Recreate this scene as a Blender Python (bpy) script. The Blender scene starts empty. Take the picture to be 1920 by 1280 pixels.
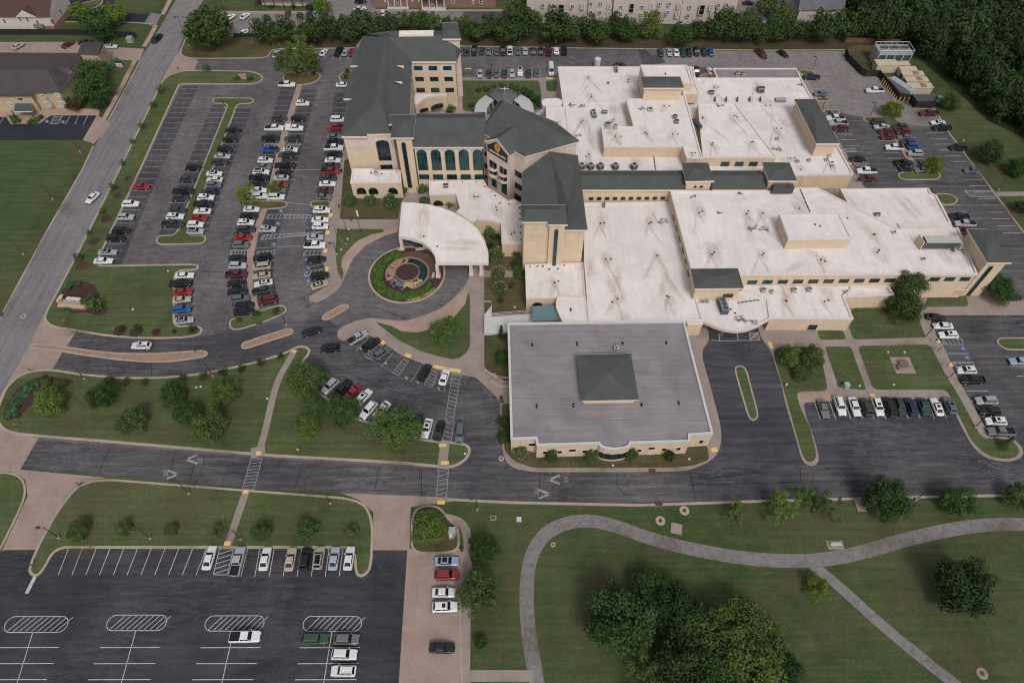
import bpy, bmesh, math, random
from mathutils import Vector, Matrix
from mathutils.geometry import tessellate_polygon
random.seed(11)
S = bpy.context.scene
COL = S.collection
# ---------------------------------------------------------------- camera, sky, sun, exposure
FPX, PITCH, CAMH = 1257.0, 53.2, 130.0
cd = bpy.data.cameras.new('camera'); cam = bpy.data.objects.new('camera', cd); COL.objects.link(cam)
cam.location = (0, 0, CAMH); cam.rotation_euler = (math.radians(90 - PITCH), 0, 0)
cd.sensor_fit = 'HORIZONTAL'; cd.sensor_width = 36; cd.lens = 36 * FPX / 1920
cd.clip_start = 1; cd.clip_end = 5000
S.camera = cam
w = bpy.data.worlds.new('World'); S.world = w; w.use_nodes = True
nt = w.node_tree; nt.nodes.clear()
sky = nt.nodes.new('ShaderNodeTexSky'); sky.sky_type = 'NISHITA'; sky.sun_disc = False
SUN_EL, SUN_AZ = math.radians(50), math.radians(165)
sky.sun_elevation = SUN_EL; sky.sun_rotation = SUN_AZ
sky.dust_density = 4; sky.air_density = 1.0; sky.ozone_density = 1
hs = nt.nodes.new('ShaderNodeHueSaturation'); hs.inputs['Saturation'].default_value = .28
bg = nt.nodes.new('ShaderNodeBackground'); bg.inputs['Strength'].default_value = .128
ow = nt.nodes.new('ShaderNodeOutputWorld')
nt.links.new(sky.outputs[0], hs.inputs['Color']); nt.links.new(hs.outputs[0], bg.inputs[0]); nt.links.new(bg.outputs[0], ow.inputs[0])
sl = bpy.data.lights.new('sun', 'SUN'); sl.energy = 1.5; sl.angle = math.radians(14); sl.color = (1, .95, .9)
so = bpy.data.objects.new('sun', sl); COL.objects.link(so)
sd = Vector((math.sin(SUN_AZ) * math.cos(SUN_EL), math.cos(SUN_AZ) * math.cos(SUN_EL), math.sin(SUN_EL)))
so.rotation_euler = sd.to_track_quat('Z', 'Y').to_euler(); so.location = (0, 0, 300)
S.view_settings.view_transform = 'Standard'; S.view_settings.look = 'None'
S.view_settings.exposure = 0.0; S.view_settings.gamma = 1
S.render.engine = 'CYCLES'; S.cycles.filter_width = 1.15
# ---------------------------------------------------------------- survey: photo pixel on a plane of height z -> metres
_p = math.radians(PITCH); SP, CP = math.sin(_p), math.cos(_p)
def ray(px, py):
    u = (px - 960) / FPX; v = (py - 640) / FPX
    return Vector((u, CP - v * SP, -SP - v * CP))
def W(px, py, z=0.0):
    d = ray(px, py); t = (z - CAMH) / d.z
    return Vector((t * d.x, t * d.y, z))
def onwall(px, py, A, B, out=0.0):
    n = Vector((B.y - A.y, -(B.x - A.x), 0)).normalized()
    if n.y > 0 and abs(n.y) > .3: n = -n
    elif abs(n.y) <= .3 and n.x * (A.x) > 0: n = -n
    d = ray(px, py); o = Vector((0, 0, CAMH))
    t = (A + n * out - o).dot(n) / d.dot(n)
    return o + d * t, n
def sc(py): return (py + 1040) * .00461          # photo pixels per metre
# ---------------------------------------------------------------- object helpers
def mesh(name, vs, fs, mat=None, smooth=False, mats=None, fm=None):
    m = bpy.data.meshes.new(name); m.from_pydata([tuple(v) for v in vs], [], fs)
    if mats:
        for k in mats: m.materials.append(k)
        if fm: m.polygons.foreach_set('material_index', fm)
    elif mat: m.materials.append(mat)
    if smooth: m.polygons.foreach_set('use_smooth', [True] * len(m.polygons))
    m.update(); return m
def put(name, m, parent=None):
    o = bpy.data.objects.new(name, m); COL.objects.link(o)
    if parent: o.parent = parent
    return o
def tag(o, label, cat, group=None):
    while len(label.replace('-', ' ').split()) > 16 and ' the ' in label: label = label.replace(' the ', ' ', 1)
    o['label'] = label; o['category'] = cat
    if group: o['group'] = group
    return o
def thing(name, label, cat, loc=(0, 0, 0), rz=0, group=None):
    o = bpy.data.objects.new(name, None); COL.objects.link(o); o.location = loc; o.rotation_euler = (0, 0, rz)
    o.empty_display_size = .5
    return tag(o, label, cat, group)
def setting(o, label=None):
    o['kind'] = 'structure'
    if label: o['label'] = label
    return o
class MB:
    def __init__(s): s.v = []; s.f = []; s.m = []
    def box(s, x0, y0, z0, x1, y1, z1, mi=0, M=None):
        b = len(s.v)
        c = [(x0,y0,z0),(x1,y0,z0),(x1,y1,z0),(x0,y1,z0),(x0,y0,z1),(x1,y0,z1),(x1,y1,z1),(x0,y1,z1)]
        if M: c = [M @ Vector(p) for p in c]
        s.v += c
        s.f += [[b+i for i in q] for q in ((0,3,2,1),(4,5,6,7),(0,1,5,4),(1,2,6,5),(2,3,7,6),(3,0,4,7))]; s.m += [mi]*6
        return s
    def face(s, pts, mi=0):
        b = len(s.v); s.v += [tuple(p) for p in pts]; s.f.append(list(range(b, b+len(pts)))); s.m.append(mi); return s
    def tube(s, a, b, r0, r1=None, n=8, mi=0, cap=True):
        a = Vector(a); b = Vector(b); r1 = r0 if r1 is None else r1
        q = (b-a).to_track_quat('Z', 'Y'); k = len(s.v)
        for c, r in ((a, r0), (b, r1)):
            for i in range(n):
                t = 2*math.pi*i/n; s.v.append(tuple(c + q @ Vector((r*math.cos(t), r*math.sin(t), 0))))
        for i in range(n):
            j = (i+1) % n; s.f.append([k+i, k+j, k+n+j, k+n+i]); s.m.append(mi)
        if cap: s.f.append([k+n+i for i in range(n)]); s.m.append(mi); s.f.append([k+n-1-i for i in range(n)]); s.m.append(mi)
        return s
    def build(s, name, mats, parent=None, smooth=False):
        if not isinstance(mats, (list, tuple)): mats = [mats]
        return put(name, mesh(name, s.v, s.f, mats=mats, fm=s.m, smooth=smooth), parent)
def area(P): return .5*sum(P[i].x*P[(i+1)%len(P)].y - P[(i+1)%len(P)].x*P[i].y for i in range(len(P)))
def ccw(P): return P if area(P) > 0 else P[::-1]
def chai(P, r=1.6, it=3, closed=True):
    for k in range(it):
        Q = []; n = len(P)
        rng = range(n) if closed else range(n)
        for i in rng:
            if not closed and i in (0, n-1): Q.append(P[i]); continue
            a, b, c = P[i-1], P[i], P[(i+1) % n]
            la, lc = (a-b).length, (c-b).length
            if la < 1e-4 or lc < 1e-4: continue
            Q.append(b + (a-b)*(min(.25*la, r)/la)); Q.append(b + (c-b)*(min(.25*lc, r)/lc))
        P = Q; r *= .45
    return P
def inset(P, d):
    P = ccw(P); n = len(P); Q = []
    for i in range(n):
        a, b, c = P[i-1], P[i], P[(i+1) % n]
        e1 = (b-a); e2 = (c-b)
        if e1.length < 1e-5: e1 = e2
        if e2.length < 1e-5: e2 = e1
        n1 = Vector((-e1.y, e1.x, 0)).normalized(); n2 = Vector((-e2.y, e2.x, 0)).normalized()
        m = (n1+n2)
        if m.length < 1e-3: m = n1
        m.normalize(); k = d/max(.45, m.dot(n1)); Q.append(b + m*k)
    return Q
def tess(P): return [list(t) for t in tessellate_polygon([P])]
def tri_up(V, T):
    out = []
    for t in T:
        a, b, c = (V[i] for i in t)
        out.append(t if (b-a).cross(c-a).z > 0 else t[::-1])
    return out
def sheet(name, P, z, mat, parent=None, label=None):
    P = [Vector((p.x, p.y, z)) for p in P]
    o = put(name, mesh(name, P, tri_up(P, tess(P)), mat), parent)
    if not parent: setting(o, label)
    return o
def slab(name, P, z0, z1, mat, parent=None, label=None):
    P = ccw(P); n = len(P)
    T = [Vector((p.x, p.y, z1)) for p in P]; B = [Vector((p.x, p.y, z0)) for p in P]
    F = tri_up(T, tess(T)) + [[n+i, n+(i+1) % n, (i+1) % n, i] for i in range(n)]
    o = put(name, mesh(name, T+B, F, mat), parent)
    if not parent: setting(o, label)
    return o
def PX(pts, z=0.0): return [W(a, b, z) for a, b in pts]
def island(name, pts, label, fill, top=.15, kw=.42, r=1.6, raw=None):
    P = raw or chai(PX(pts), r)
    slab('kerb', P, 0, top, M_kerb, label='pale concrete kerb round ' + label)
    return sheet(name, inset(P, kw), top+.012, fill, label=label)
def ribbon(name, pts, wd, z0, z1, mat, label=None, it=3, closed=False, wpts=None):
    P = wpts or PX(pts); P = chai(P, 6, it, closed) if it else P
    L, R = [], []
    for i, p in enumerate(P):
        a = P[max(i-1, 0)]; b = P[min(i+1, len(P)-1)]
        d = (b-a); d.z = 0; d.normalize(); nn = Vector((-d.y, d.x, 0)) * wd/2
        L.append(p+nn); R.append(p-nn)
    V, F = [], []
    for i in range(len(P)):
        for q, z in ((L[i], z1), (R[i], z1), (L[i], z0), (R[i], z0)): V.append(Vector((q.x, q.y, z)))
    for i in range(len(P)-1):
        k = 4*i
        F += [[k+1, k+5, k+4, k], [k, k+4, k+6, k+2], [k+5, k+1, k+3, k+7]]
    o = put(name, mesh(name, V, F, mat)); return setting(o, label)
# ---------------------------------------------------------------- materials
def mat(name, fn, rough=.9, spec=.3):
    m = bpy.data.materials.new(name); m.use_nodes = True; t = m.node_tree; t.nodes.clear()
    b = t.nodes.new('ShaderNodeBsdfPrincipled'); o = t.nodes.new('ShaderNodeOutputMaterial')
    t.links.new(b.outputs[0], o.inputs[0]); b.inputs['Roughness'].default_value = rough
    b.inputs['Specular IOR Level'].default_value = spec
    fn(t, b); return m
def pos(t, scale=(1, 1, 1), rot=0):
    g = t.nodes.new('ShaderNodeNewGeometry'); mp = t.nodes.new('ShaderNodeMapping')
    mp.inputs['Scale'].default_value = scale; mp.inputs['Rotation'].default_value = (0, 0, rot)
    t.links.new(g.outputs['Position'], mp.inputs[0]); return mp.outputs[0]
def noise(t, scale, detail=5, rough=.6, vec=None, dist=0):
    n = t.nodes.new('ShaderNodeTexNoise'); n.inputs['Scale'].default_value = scale
    n.inputs['Detail'].default_value = detail; n.inputs['Roughness'].default_value = rough
    n.inputs['Distortion'].default_value = dist
    t.links.new(vec or pos(t), n.inputs['Vector']); return n.outputs['Fac']
def ramp(t, fac, stops):
    r = t.nodes.new('ShaderNodeValToRGB'); e = r.color_ramp.elements
    while len(e) > 1: e.remove(e[0])
    for i, (p, c) in enumerate(stops):
        if not isinstance(c, (tuple, list)): c = (c, c, c)
        k = e[0] if i == 0 else e.new(p)
        k.position = p; k.color = (*c, 1)
    t.links.new(fac, r.inputs[0]); return r.outputs[0]
def mix(t, fac, a, b, mode='MIX'):
    m = t.nodes.new('ShaderNodeMix'); m.data_type = 'RGBA'; m.blend_type = mode
    for k, v in ((0, fac), (6, a), (7, b)):
        if isinstance(v, (int, float)): m.inputs[k].default_value = v
        elif isinstance(v, (tuple, list)): m.inputs[k].default_value = (*v, 1)
        else: t.links.new(v, m.inputs[k])
    return m.outputs[2]
def bump(t, b, h, st=.3, dist=.1):
    n = t.nodes.new('ShaderNodeBump'); n.inputs['Strength'].default_value = st; n.inputs['Distance'].default_value = dist
    t.links.new(h, n.inputs['Height']); t.links.new(n.outputs[0], b.inputs['Normal'])
def flat(name, c, rough=.8, spec=.3, var=.12, sc_=1.5):
    def f(t, b):
        n = noise(t, sc_, 6, .65)
        b_ = ramp(t, n, [(.3, tuple(max(0, k*(1-var)) for k in c)), (.7, tuple(k*(1+var) for k in c))])
        t.links.new(b_, b.inputs['Base Color'])
    return mat(name, f, rough, spec)
def f_grass(c1, c2, c3):
    def f(t, b):
        big = noise(t, .03, 5, .62); mid = noise(t, .22, 7, .72, dist=.4); fine = noise(t, 2.6, 6, .75)
        a = ramp(t, mid, [(.32, c1), (.52, c2), (.74, c3)])
        a = mix(t, ramp(t, big, [(.42, 0), (.62, .75)]), a, c3)
        a = mix(t, ramp(t, fine, [(.35, .55), (.6, 0)]), a, tuple(k*.55 for k in c1))
        a = mix(t, ramp(t, noise(t, 1.1, 8, .8, dist=.6), [(.56, 0), (.70, .55)]), a, tuple(min(1, k*1.5) for k in c3))
        st = noise(t, 1.0, 2, .5, pos(t, (.05, 1.1, 1)))
        a = mix(t, .35, a, ramp(t, st, [(.4, .68), (.6, 1.2)]), 'MULTIPLY')
        t.links.new(a, b.inputs['Base Color']); bump(t, b, fine, .5, .12)
    return f
M_grass = mat('grass', f_grass((.039, .060, .022), (.057, .080, .030), (.098, .105, .052)), .95, .1)
M_lawn = mat('lawn_grass', f_grass((.049, .071, .026), (.069, .092, .036), (.112, .120, .058)), .95, .1)
M_dry = mat('dry_grass', f_grass((.045, .055, .022), (.075, .074, .034), (.145, .10, .06)), .95, .1)
def f_asph(c, patch, crack=.5, streak=(.08, 1.0), light=1.6, wisp=.35):
    def f(t, b):
        n1 = noise(t, .055, 6, .62, dist=.8); n2 = noise(t, 1.2, 7, .75); n3 = noise(t, 1.0, 4, .6, pos(t, (streak[0], streak[1], 1)), .3)
        n4 = noise(t, 9, 3, .7)
        a = ramp(t, n1, [(.32, c), (.62, patch)])
        a = mix(t, .8, a, ramp(t, n3, [(.3, .72), (.5, 1.0), (.68, light)]), 'MULTIPLY')
        a = mix(t, .7, a, ramp(t, n2, [(.3, .7), (.7, 1.3)]), 'MULTIPLY')
        a = mix(t, .5, a, ramp(t, n4, [(.3, .7), (.7, 1.3)]), 'MULTIPLY')
        v = t.nodes.new('ShaderNodeTexVoronoi'); v.feature = 'DISTANCE_TO_EDGE'; v.inputs['Scale'].default_value = .075
        wn = t.nodes.new('ShaderNodeTexNoise'); wn.inputs['Scale'].default_value = .35; wn.inputs['Detail'].default_value = 5
        p = pos(t); t.links.new(p, wn.inputs['Vector'])
        va = t.nodes.new('ShaderNodeVectorMath'); va.operation = 'MULTIPLY_ADD'; va.inputs[1].default_value = (5, 5, 0)
        t.links.new(wn.outputs['Color'], va.inputs[0]); t.links.new(p, va.inputs[2]); t.links.new(va.outputs[0], v.inputs['Vector'])
        a = mix(t, ramp(t, v.outputs['Distance'], [(0, crack), (.006, 0)]), a, (.012, .012, .014))
        oil = ramp(t, noise(t, .75, 4, .7), [(.66, 0), (.76, .55)])
        a = mix(t, oil, a, tuple(k*.45 for k in c))
        wv = noise(t, .25, 9, .78, pos(t, (.45, 2.6, 1)), 1.6)
        msk = mix(t, 1.0, ramp(t, wv, [(.50, 0), (.535, wisp), (.57, 0)]), ramp(t, noise(t, .045, 3, .5), [(.40, .15), (.6, 1)]), 'MULTIPLY')
        a = mix(t, msk, a, tuple(min(1, k*2.6) for k in patch))
        t.links.new(a, b.inputs['Base Color']); bump(t, b, n2, .15, .03)
    return f
M_worn = mat('worn_asphalt', f_asph((.068, .062, .068), (.118, .106, .112), .7, (.35, .9), 1.3, .22), .9, .25)
M_seal = mat('sealed_asphalt', f_asph((.029, .028, .033), (.072, .068, .074), .6, (.06, 1.1), 1.75, .6), .8, .3)
M_blk = mat('new_black_asphalt', f_asph((.017, .017, .022), (.040, .039, .046), .3, (.07, .8), 1.45, .5), .75, .3)
M_stall = mat('stall_asphalt', f_asph((.034, .032, .039), (.066, .061, .068), .5, (.9, .35), 1.3, .25), .9, .25)
M_seal2 = mat('fresh_sealed_asphalt', f_asph((.024, .024, .031), (.052, .050, .060), .3, (.07, .8), 1.7, .7), .75, .3)
M_dark = mat('black_asphalt', f_asph((.014, .015, .024), (.022, .023, .034), .1, (.1,1), 1.2, 0), .8, .3)
M_street = mat('street_asphalt', f_asph((.138, .127, .137), (.172, .160, .170), .35, (1.0, .05), 1.12, .1), .9, .25)
M_path = mat('path_asphalt', f_asph((.158, .144, .143), (.182, .167, .166), .3, (.6, .6), 1.05, .05), .9, .2)
M_pale = mat('pale_paving', f_asph((.15, .133, .135), (.195, .17, .168), .35, (.5, .7), 1.15, .1), .9, .25)
def f_conc(c, joint=4.5):
    def f(t, b):
        n1 = noise(t, .25, 6, .65); n2 = noise(t, 3, 6, .7)
        a = ramp(t, n1, [(.3, tuple(k*.82 for k in c)), (.7, tuple(k*1.12 for k in c))])
        a = mix(t, .5, a, ramp(t, n2, [(.3, .8), (.7, 1.18)]), 'MULTIPLY')
        br = t.nodes.new('ShaderNodeTexBrick'); br.offset = 0; br.inputs['Scale'].default_value = 1
        br.inputs['Mortar Size'].default_value = .035; br.inputs['Brick Width'].default_value = joint; br.inputs['Row Height'].default_value = joint*.8
        t.links.new(pos(t), br.inputs['Vector'])
        a = mix(t, mix(t, br.outputs['Fac'], (0, 0, 0), (.4, .4, .4)), a, tuple(k*.5 for k in c))
        t.links.new(a, b.inputs['Base Color'])
    return f
M_conc = mat('tan_concrete', f_conc((.285, .215, .185)), .9, .2)
M_walk = mat('sidewalk_concrete', f_conc((.265, .215, .195), 1.8), .9, .2)
M_kerb = mat('kerb_concrete', f_conc((.33, .27, .225), 3.0), .9, .2)
M_pink = mat('pink_concrete', f_conc((.33, .235, .195), 2.2), .9, .2)
def f_brick(c, m_, sw=.6, sh=.3):
    def f(t, b):
        br = t.nodes.new('ShaderNodeTexBrick'); br.inputs['Scale'].default_value = 1
        br.inputs['Brick Width'].default_value = sw; br.inputs['Row Height'].default_value = sh; br.inputs['Mortar Size'].default_value = .03
        br.inputs['Color1'].default_value = (*c, 1); br.inputs['Color2'].default_value = (*[k*.75 for k in c], 1); br.inputs['Mortar'].default_value = (*m_, 1)
        t.links.new(pos(t), br.inputs['Vector'])
        a = mix(t, .6, br.outputs[0], ramp(t, noise(t, 1.5, 6, .7), [(.3, .7), (.7, 1.25)]), 'MULTIPLY')
        t.links.new(a, b.inputs['Base Color'])
    return f
M_paver = mat('brick_pavers', f_brick((.32, .185, .135), (.26, .2, .16)), .9, .2)
M_plaza = mat('brown_pavers', f_brick((.13, .075, .055), (.09, .06, .05), .4, .2), .9, .2)
M_mulch = flat('mulch', (.055, .032, .030), .95, .1, .35, 2.5)
M_dirt = flat('bare_soil', (.15, .085, .055), .95, .1, .3, 1.2)
M_paint = flat('white_line_paint', (.40, .40, .41), .8, .3, .3, 1.6)
M_paintf = flat('faded_line_paint', (.26, .25, .26), .8, .3, .45, 1.3)
M_yellow = flat('yellow_paint', (.60, .36, .10), .8, .3, .15, 3)
M_yel2 = flat('tactile_yellow', (.62, .42, .17), .8, .3, .15, 3)
M_bluep = flat('blue_paint', (.06, .11, .2), .8, .3, .3, 3)
# ---------------------------------------------------------------- ground
GZ = 0.0
g = mesh('ground', [(-1500,-600,0),(1500,-600,0),(1500,2400,0),(-1500,2400,0)], [[0,1,2,3]], M_grass)
setting(put('ground', g), 'mown green and olive grass of the grounds')
def A(name, pts, z, m, label=None, r=0): 
    P = PX(pts)
    return sheet(name, chai(P, r) if r else P, z, m, label=label)
A('parking_lot', [(342,107),(372,113),(499,111),(511,95),(860,89),(1100,93),(1440,97),(1583,96),(1613,141),(1648,143),(1682,187),(1712,203),(1752,204),(1775,246),(1825,312),(1836,326),(1920,439),(2010,560),(2300,560),(2300,925),(1920,925),(1700,929),(1440,936),(1200,944),(960,940),(655,925),(480,916),(350,905),(185,890),(37,879),(69,824),(100,700),(142,624),(300,160)], .02, M_worn, 'worn grey asphalt of the hospital parking lots')
A('drive', [(37,879),(69,824),(480,858),(840,879),(940,868),(1000,886),(1300,881),(1353,830),(1312,650),(1325,600),(1430,600),(1470,655),(1512,750),(1796,747),(1738,588),(2300,588),(2300,925),(1920,925),(1700,929),(1440,936),(1200,944),(960,940),(655,925),(480,916),(350,905),(185,890)], .026, M_seal, 'dark sealed asphalt of the south drive and east lots')
A('parking_lot', [(560,640),(632,620),(700,620),(890,690),(945,745),(950,880),(845,885),(600,790),(555,700)], .036, M_seal, 'dark asphalt of the curved visitors lot')
A('parking_lot', [(1300,600),(1470,600),(1513,750),(1796,747),(1935,860),(1500,872),(1360,860),(1312,650)], .032, M_seal2, 'dark asphalt of the drop-off loop and lot before it')
A('drive', [(115,664),(142,624),(200,628),(300,632),(400,628),(430,618),(560,600),(600,590),(640,615),(575,650),(480,681),(425,692),(375,702),(300,709),(225,709),(150,702),(100,690)], .031, M_seal, 'dark asphalt of the curved west entrance drive')
A('parking_lot', [(5,1030),(764,1031),(747,1290),(740,1500),(-300,1500),(-60,1120)], .024, M_blk, 'fresh black asphalt of the south-west lot')
A('parking_lot', [(1113,92),(1199,93),(1212,100),(1209,125),(1300,125),(1350,128),(1500,130),(1545,205),(1572,210),(1617,219),(1664,219),(1698,233),(1770,240),(1752,204),(1712,203),(1682,187),(1648,143),(1613,141),(1583,96),(1440,97)], .026, M_pale, 'pale grey paving of the north-east lot')
A('parking_lot', [(1548,212),(1575,212),(1617,222),(1690,238),(1773,243),(1836,326),(1920,439),(2020,570),(1850,560),(1787,430),(1745,362),(1621,352)], .030, M_seal, 'dark asphalt of the east staff lot')
M_field = mat('field_grass', f_grass((.036, .066, .024), (.050, .084, .033), (.080, .098, .045)), .95, .1)
sheet('field', chai(PX([(-300,264),(60,264),(120,268),(85,330),(40,420),(0,510),(-300,900)]), 4, 2), .012, M_field, label='bright green field at the left edge')
# street
TOP = [W(382,0) + Vector((60, 160, 0)), W(330,0) + Vector((60, 160, 0))]
BOT = [W(-160,850) + Vector((2, -160, 0)), W(-20,780) + Vector((2, -160, 0))]
P = [BOT[1]] + PX([(0,745),(57,645),(82,592),(136,492),(222,320),(304,152),(330,105),(345,70)]) + PX([(285,78),(262,112),(154,320),(92,427),(0,597)]) + [W(-100,780), BOT[0]]
sheet('road', P, .022, M_street, label='grey asphalt street running up the left side')
sheet('road', PX([(345,70),(352,46),(382,0)]) + TOP + PX([(330,0),(302,48),(285,78)]), .022, M_pale, label='pale concrete street beyond the junction')
A('driveway', [(330,105),(340,88),(345,106),(372,113),(364,132),(338,134),(312,146),(302,155)], .028, M_conc, 'tan concrete apron joining the street at the top')
A('driveway', [(57,644),(82,590),(95,608),(142,624),(115,664),(100,690),(40,705),(-10,762)], .034, M_conc, 'tan concrete apron of the west entrance')
A('driveway', [(-160,640),(-20,790),(20,812),(72,821),(38,880),(200,895),(150,905),(105,960),(68,1030),(4,1031),(52,930),(48,900),(20,884),(-300,880)], .032, M_conc, 'tan concrete apron of the south-west entrance')
A('driveway', [(640,924),(835,932),(860,938),(770,950),(768,1031),(699,1031),(700,960),(672,936)], .030, M_conc, 'tan concrete drive between the two lots')
A('parking_lot', [(764,1028),(880,1028),(878,1290),(876,1500),(738,1500),(747,1290)], .028, M_conc, 'tan concrete parking strip by the south trees')
def tan_joint(a, b, m=M_dark): ribbon('joint', [a, b], .12, .03, .036, m, it=0)
# raised ground of the hospital
CH = [(690,140),(652,230),(640,291),(625,360),(616,396),(608,450),(604,472),(607,496),(614,527),(608,540),(581,555),(579,563),(591,568),(606,563),(637,541),(648,516),(660,487),(685,461),(720,442),(745,434),(790,426),(840,430),(878,455),(888,480),(882,515),(872,537),(850,560),(825,580),(780,597),(755,602),(730,600),(697,596),(675,599),(642,612),(632,622),(633,633),(640,639),(648,639),(692,628),(714,640),(752,666),(788,680),(814,692),(845,700),(880,705),(893,708),(937,750),(941,835),(945,860),(960,877),(997,884),(1060,885),(1260,884),(1297,880),(1327,867),(1342,855),(1350,840),(1353,815),(1349,790),(1332,725),(1317,673),(1317,656),(1325,645),(1330,636),(1327,619),(1322,600),(1416,598),(1422,619),(1428,636),(1436,645),(1445,658),(1464,718),(1472,757),(1490,815),(1502,860),(1510,871),(1522,874),(1534,869),(1535,855),(1527,825),(1510,777),(1506,752),(1786,748),(1790,775),(1797,790),(1815,825),(1830,845),(1850,860),(1885,866),(1910,862),(1920,850),(1914,835),(1897,821),(1855,815),(1802,722),(1767,647),(1755,626),(1738,590),(1771,591),(2300,591),(2300,562),(1880,562),(1787,423),(1767,384),(1744,358),(1621,354),(1605,320),(1593,301),(1574,267),(1565,249),(1547,215),(1520,160),(1500,135),(1330,135),(1300,146),(1046,146),(862,146),(855,120)]
slab('pavement', chai(PX(CH), .8, 2), 0, .14, M_walk, label='tan concrete pavements round the hospital')
def lawn(pts, label, m=M_lawn, r=.5, z=.152): return sheet('lawn', chai(PX(pts), r, 2), z, m, label=label)
lawn([(646,300),(700,300),(700,365),(762,366),(752,380),(747,412),(637,412)], 'lawn under the west arches', M_dry)
lawn([(632,430),(720,430),(720,436),(697,440),(670,452),(652,470),(641,485),(640,500),(645,512),(641,527),(632,505),(629,470)], 'small curved lawn with flagpoles')
lawn([(700,601),(730,608),(750,616),(780,620),(810,612),(850,590),(867,570),(872,550),(881,549),(881,657),(855,676),(830,670),(792,660),(750,640)], 'lawn south of the roundabout', M_lawn, 1)
lawn([(908,400),(985,400),(985,508),(908,508)], 'planted courtyard under the crepe myrtles', M_dry)
lawn([(908,520),(985,520),(987,588),(908,590)], 'courtyard lawn by the white ramp', M_dry)
lawn([(908,625),(952,625),(953,716),(932,708),(908,690)], 'narrow lawn west of the low office block', M_dry)
lawn([(940,757),(957,757),(960,842),(1005,849),(1326,835),(1330,862),(1300,873),(1260,877),(1000,877),(965,866),(946,845)], 'planted strip before the low office block', M_dry)
lawn([(1531,619),(1580,619),(1587,637),(1537,638)], 'little lawn patch by the east wing door')
lawn([(1591,590),(1600,578),(1712,578),(1722,597),(1735,633),(1600,637),(1590,610)], 'lawn below the tall pine')
lawn([(1449,662),(1455,652),(1536,650),(1552,733),(1492,735),(1500,765),(1518,800),(1530,850),(1528,862),(1518,867),(1508,862),(1500,840),(1478,762),(1460,700)], 'lawn finger east of the drop-off loop', M_lawn, .8)
lawn([(1546,650),(1595,650),(1624,732),(1569,726),(1569,718)], 'lawn strip between two paths')
lawn([(1607,649),(1744,646),(1772,703),(1793,735),(1815,775),(1840,822),(1880,822),(1900,828),(1912,845),(1905,857),(1885,861),(1855,856),(1835,842),(1820,825),(1800,785),(1790,765),(1775,731),(1637,731)], 'lawn with the picnic table', M_lawn, .8)
lawn([(1739,555),(1812,555),(1815,575),(1734,576)], 'lawn by the east stair tower')
lawn([(866,152),(1010,152),(1016,180),(1010,205),(960,222),(868,208)], 'courtyard lawn behind the rotunda')
lawn([(1023,152),(1043,152),(1043,172),(1025,172)], 'square of lawn beside the north wall')
lawn([(1836,300),(1841,300),(1841,301)], 'lawn') if False else None
A('pavement', [(850,152),(866,152),(867,208),(876,214),(852,214)], .16, M_pink, 'pink courtyard path')
A('pavement', [(690,600),(735,612),(752,621),(782,624),(812,616),(852,594),(872,571),(878,548),(872,540),(850,562),(825,582),(780,599),(755,604),(730,602),(700,598)], .16, M_pink, 'pinkish concrete band round the roundabout')
A('pavement', [(720,436),(697,441),(671,453),(653,471),(642,486),(641,500),(647,514),(650,512),(661,487),(686,461),(721,443),(745,436),(742,430),(722,430)], .16, M_pink, 'pinkish concrete band by the flagpoles')
ribbon('pavement', [(884,560),(884,690)], 3.4, .15, .164, M_walk, 'pavement to the entrance canopy', it=0) if False else None
ribbon('path', [(1742,579),(1790,580)], 2, .1, .1, M_walk) if False else None
# grass islands with kerbs
LW = [(304,152),(222,320),(136,492),(82,592),(84,605),(100,615),(140,621),(200,631),(250,635),(300,636),(350,634),(375,629),(382,618),(375,611),(357,609),(328,612),(330,508),(366,508),(375,502),(370,495),(180,498),(264,320),(337,160),(341,159),(475,159),(488,155),(495,147),(488,139),(470,134),(362,132),(338,134),(315,142)]
island('lawn', LW, 'long lawn verge between the street and the west lot', M_lawn, kw=.55, r=1.2)
island('lawn', [(-120,960),(0,750),(10,727),(32,705),(57,695),(95,691),(150,700),(225,707),(300,707),(375,700),(425,690),(480,678),(537,660),(555,649),(572,648),(583,655),(581,665),(568,680),(562,700),(575,722),(605,738),(640,765),(675,786),(700,792),(780,819),(800,824),(870,830),(880,835),(884,845),(877,862),(855,876),(835,878),(755,870),(505,856),(250,834),(67,819),(25,815),(0,805),(-10,780)][1:], 'broad lawn between the two drives', M_lawn, kw=.6, r=1.2)
island('lawn', [(-300,882),(0,885),(20,885),(40,892),(50,910),(48,935),(30,975),(0,1035),(-300,1500)], 'lawn corner by the south-west apron', M_lawn)
island('lawn', [(68,1028),(105,960),(140,915),(165,902),(200,897),(480,919),(650,932),(680,941),(695,960),(701,990),(698,1060),(690,1076),(677,1083),(665,1077),(663,1028),(105,1028),(85,1066),(72,1081),(58,1080),(52,1067)], 'lawn between the south drive and the south-west lot', M_lawn, kw=.5, r=1.2)
island('lawn', [(772,958),(795,946),(825,948),(845,975),(858,985),(862,1000),(862,1037),(790,1039),(775,1033),(769,1020)], 'soil island under the south tree', M_dry)
island('lawn', [(337,98),(342,107),(360,111),(497,110),(507,103),(511,93),(560,92),(560,70),(440,68),(370,60),(352,62)], 'grass bank under the big tree at the junction', M_dry)
island('median', [(397,190),(402,184),(472,184),(478,189),(472,195),(446,196),(352,441),(384,441),(388,449),(381,458),(297,460),(291,451),(298,442),(328,441),(427,196),(402,195)], 'long grass median of the west lot', M_lawn, r=.8)
slab('median', PX([(557,160),(567,160),(535,270),(510,377),(502,392),(484,440),(477,475),(474,531),(487,581),(476,583),(463,531),(464,475),(472,440),(490,391),(499,375),(522,270)]), 0, .155, M_conc, label='tan concrete walk down the middle of the west lot')
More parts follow.
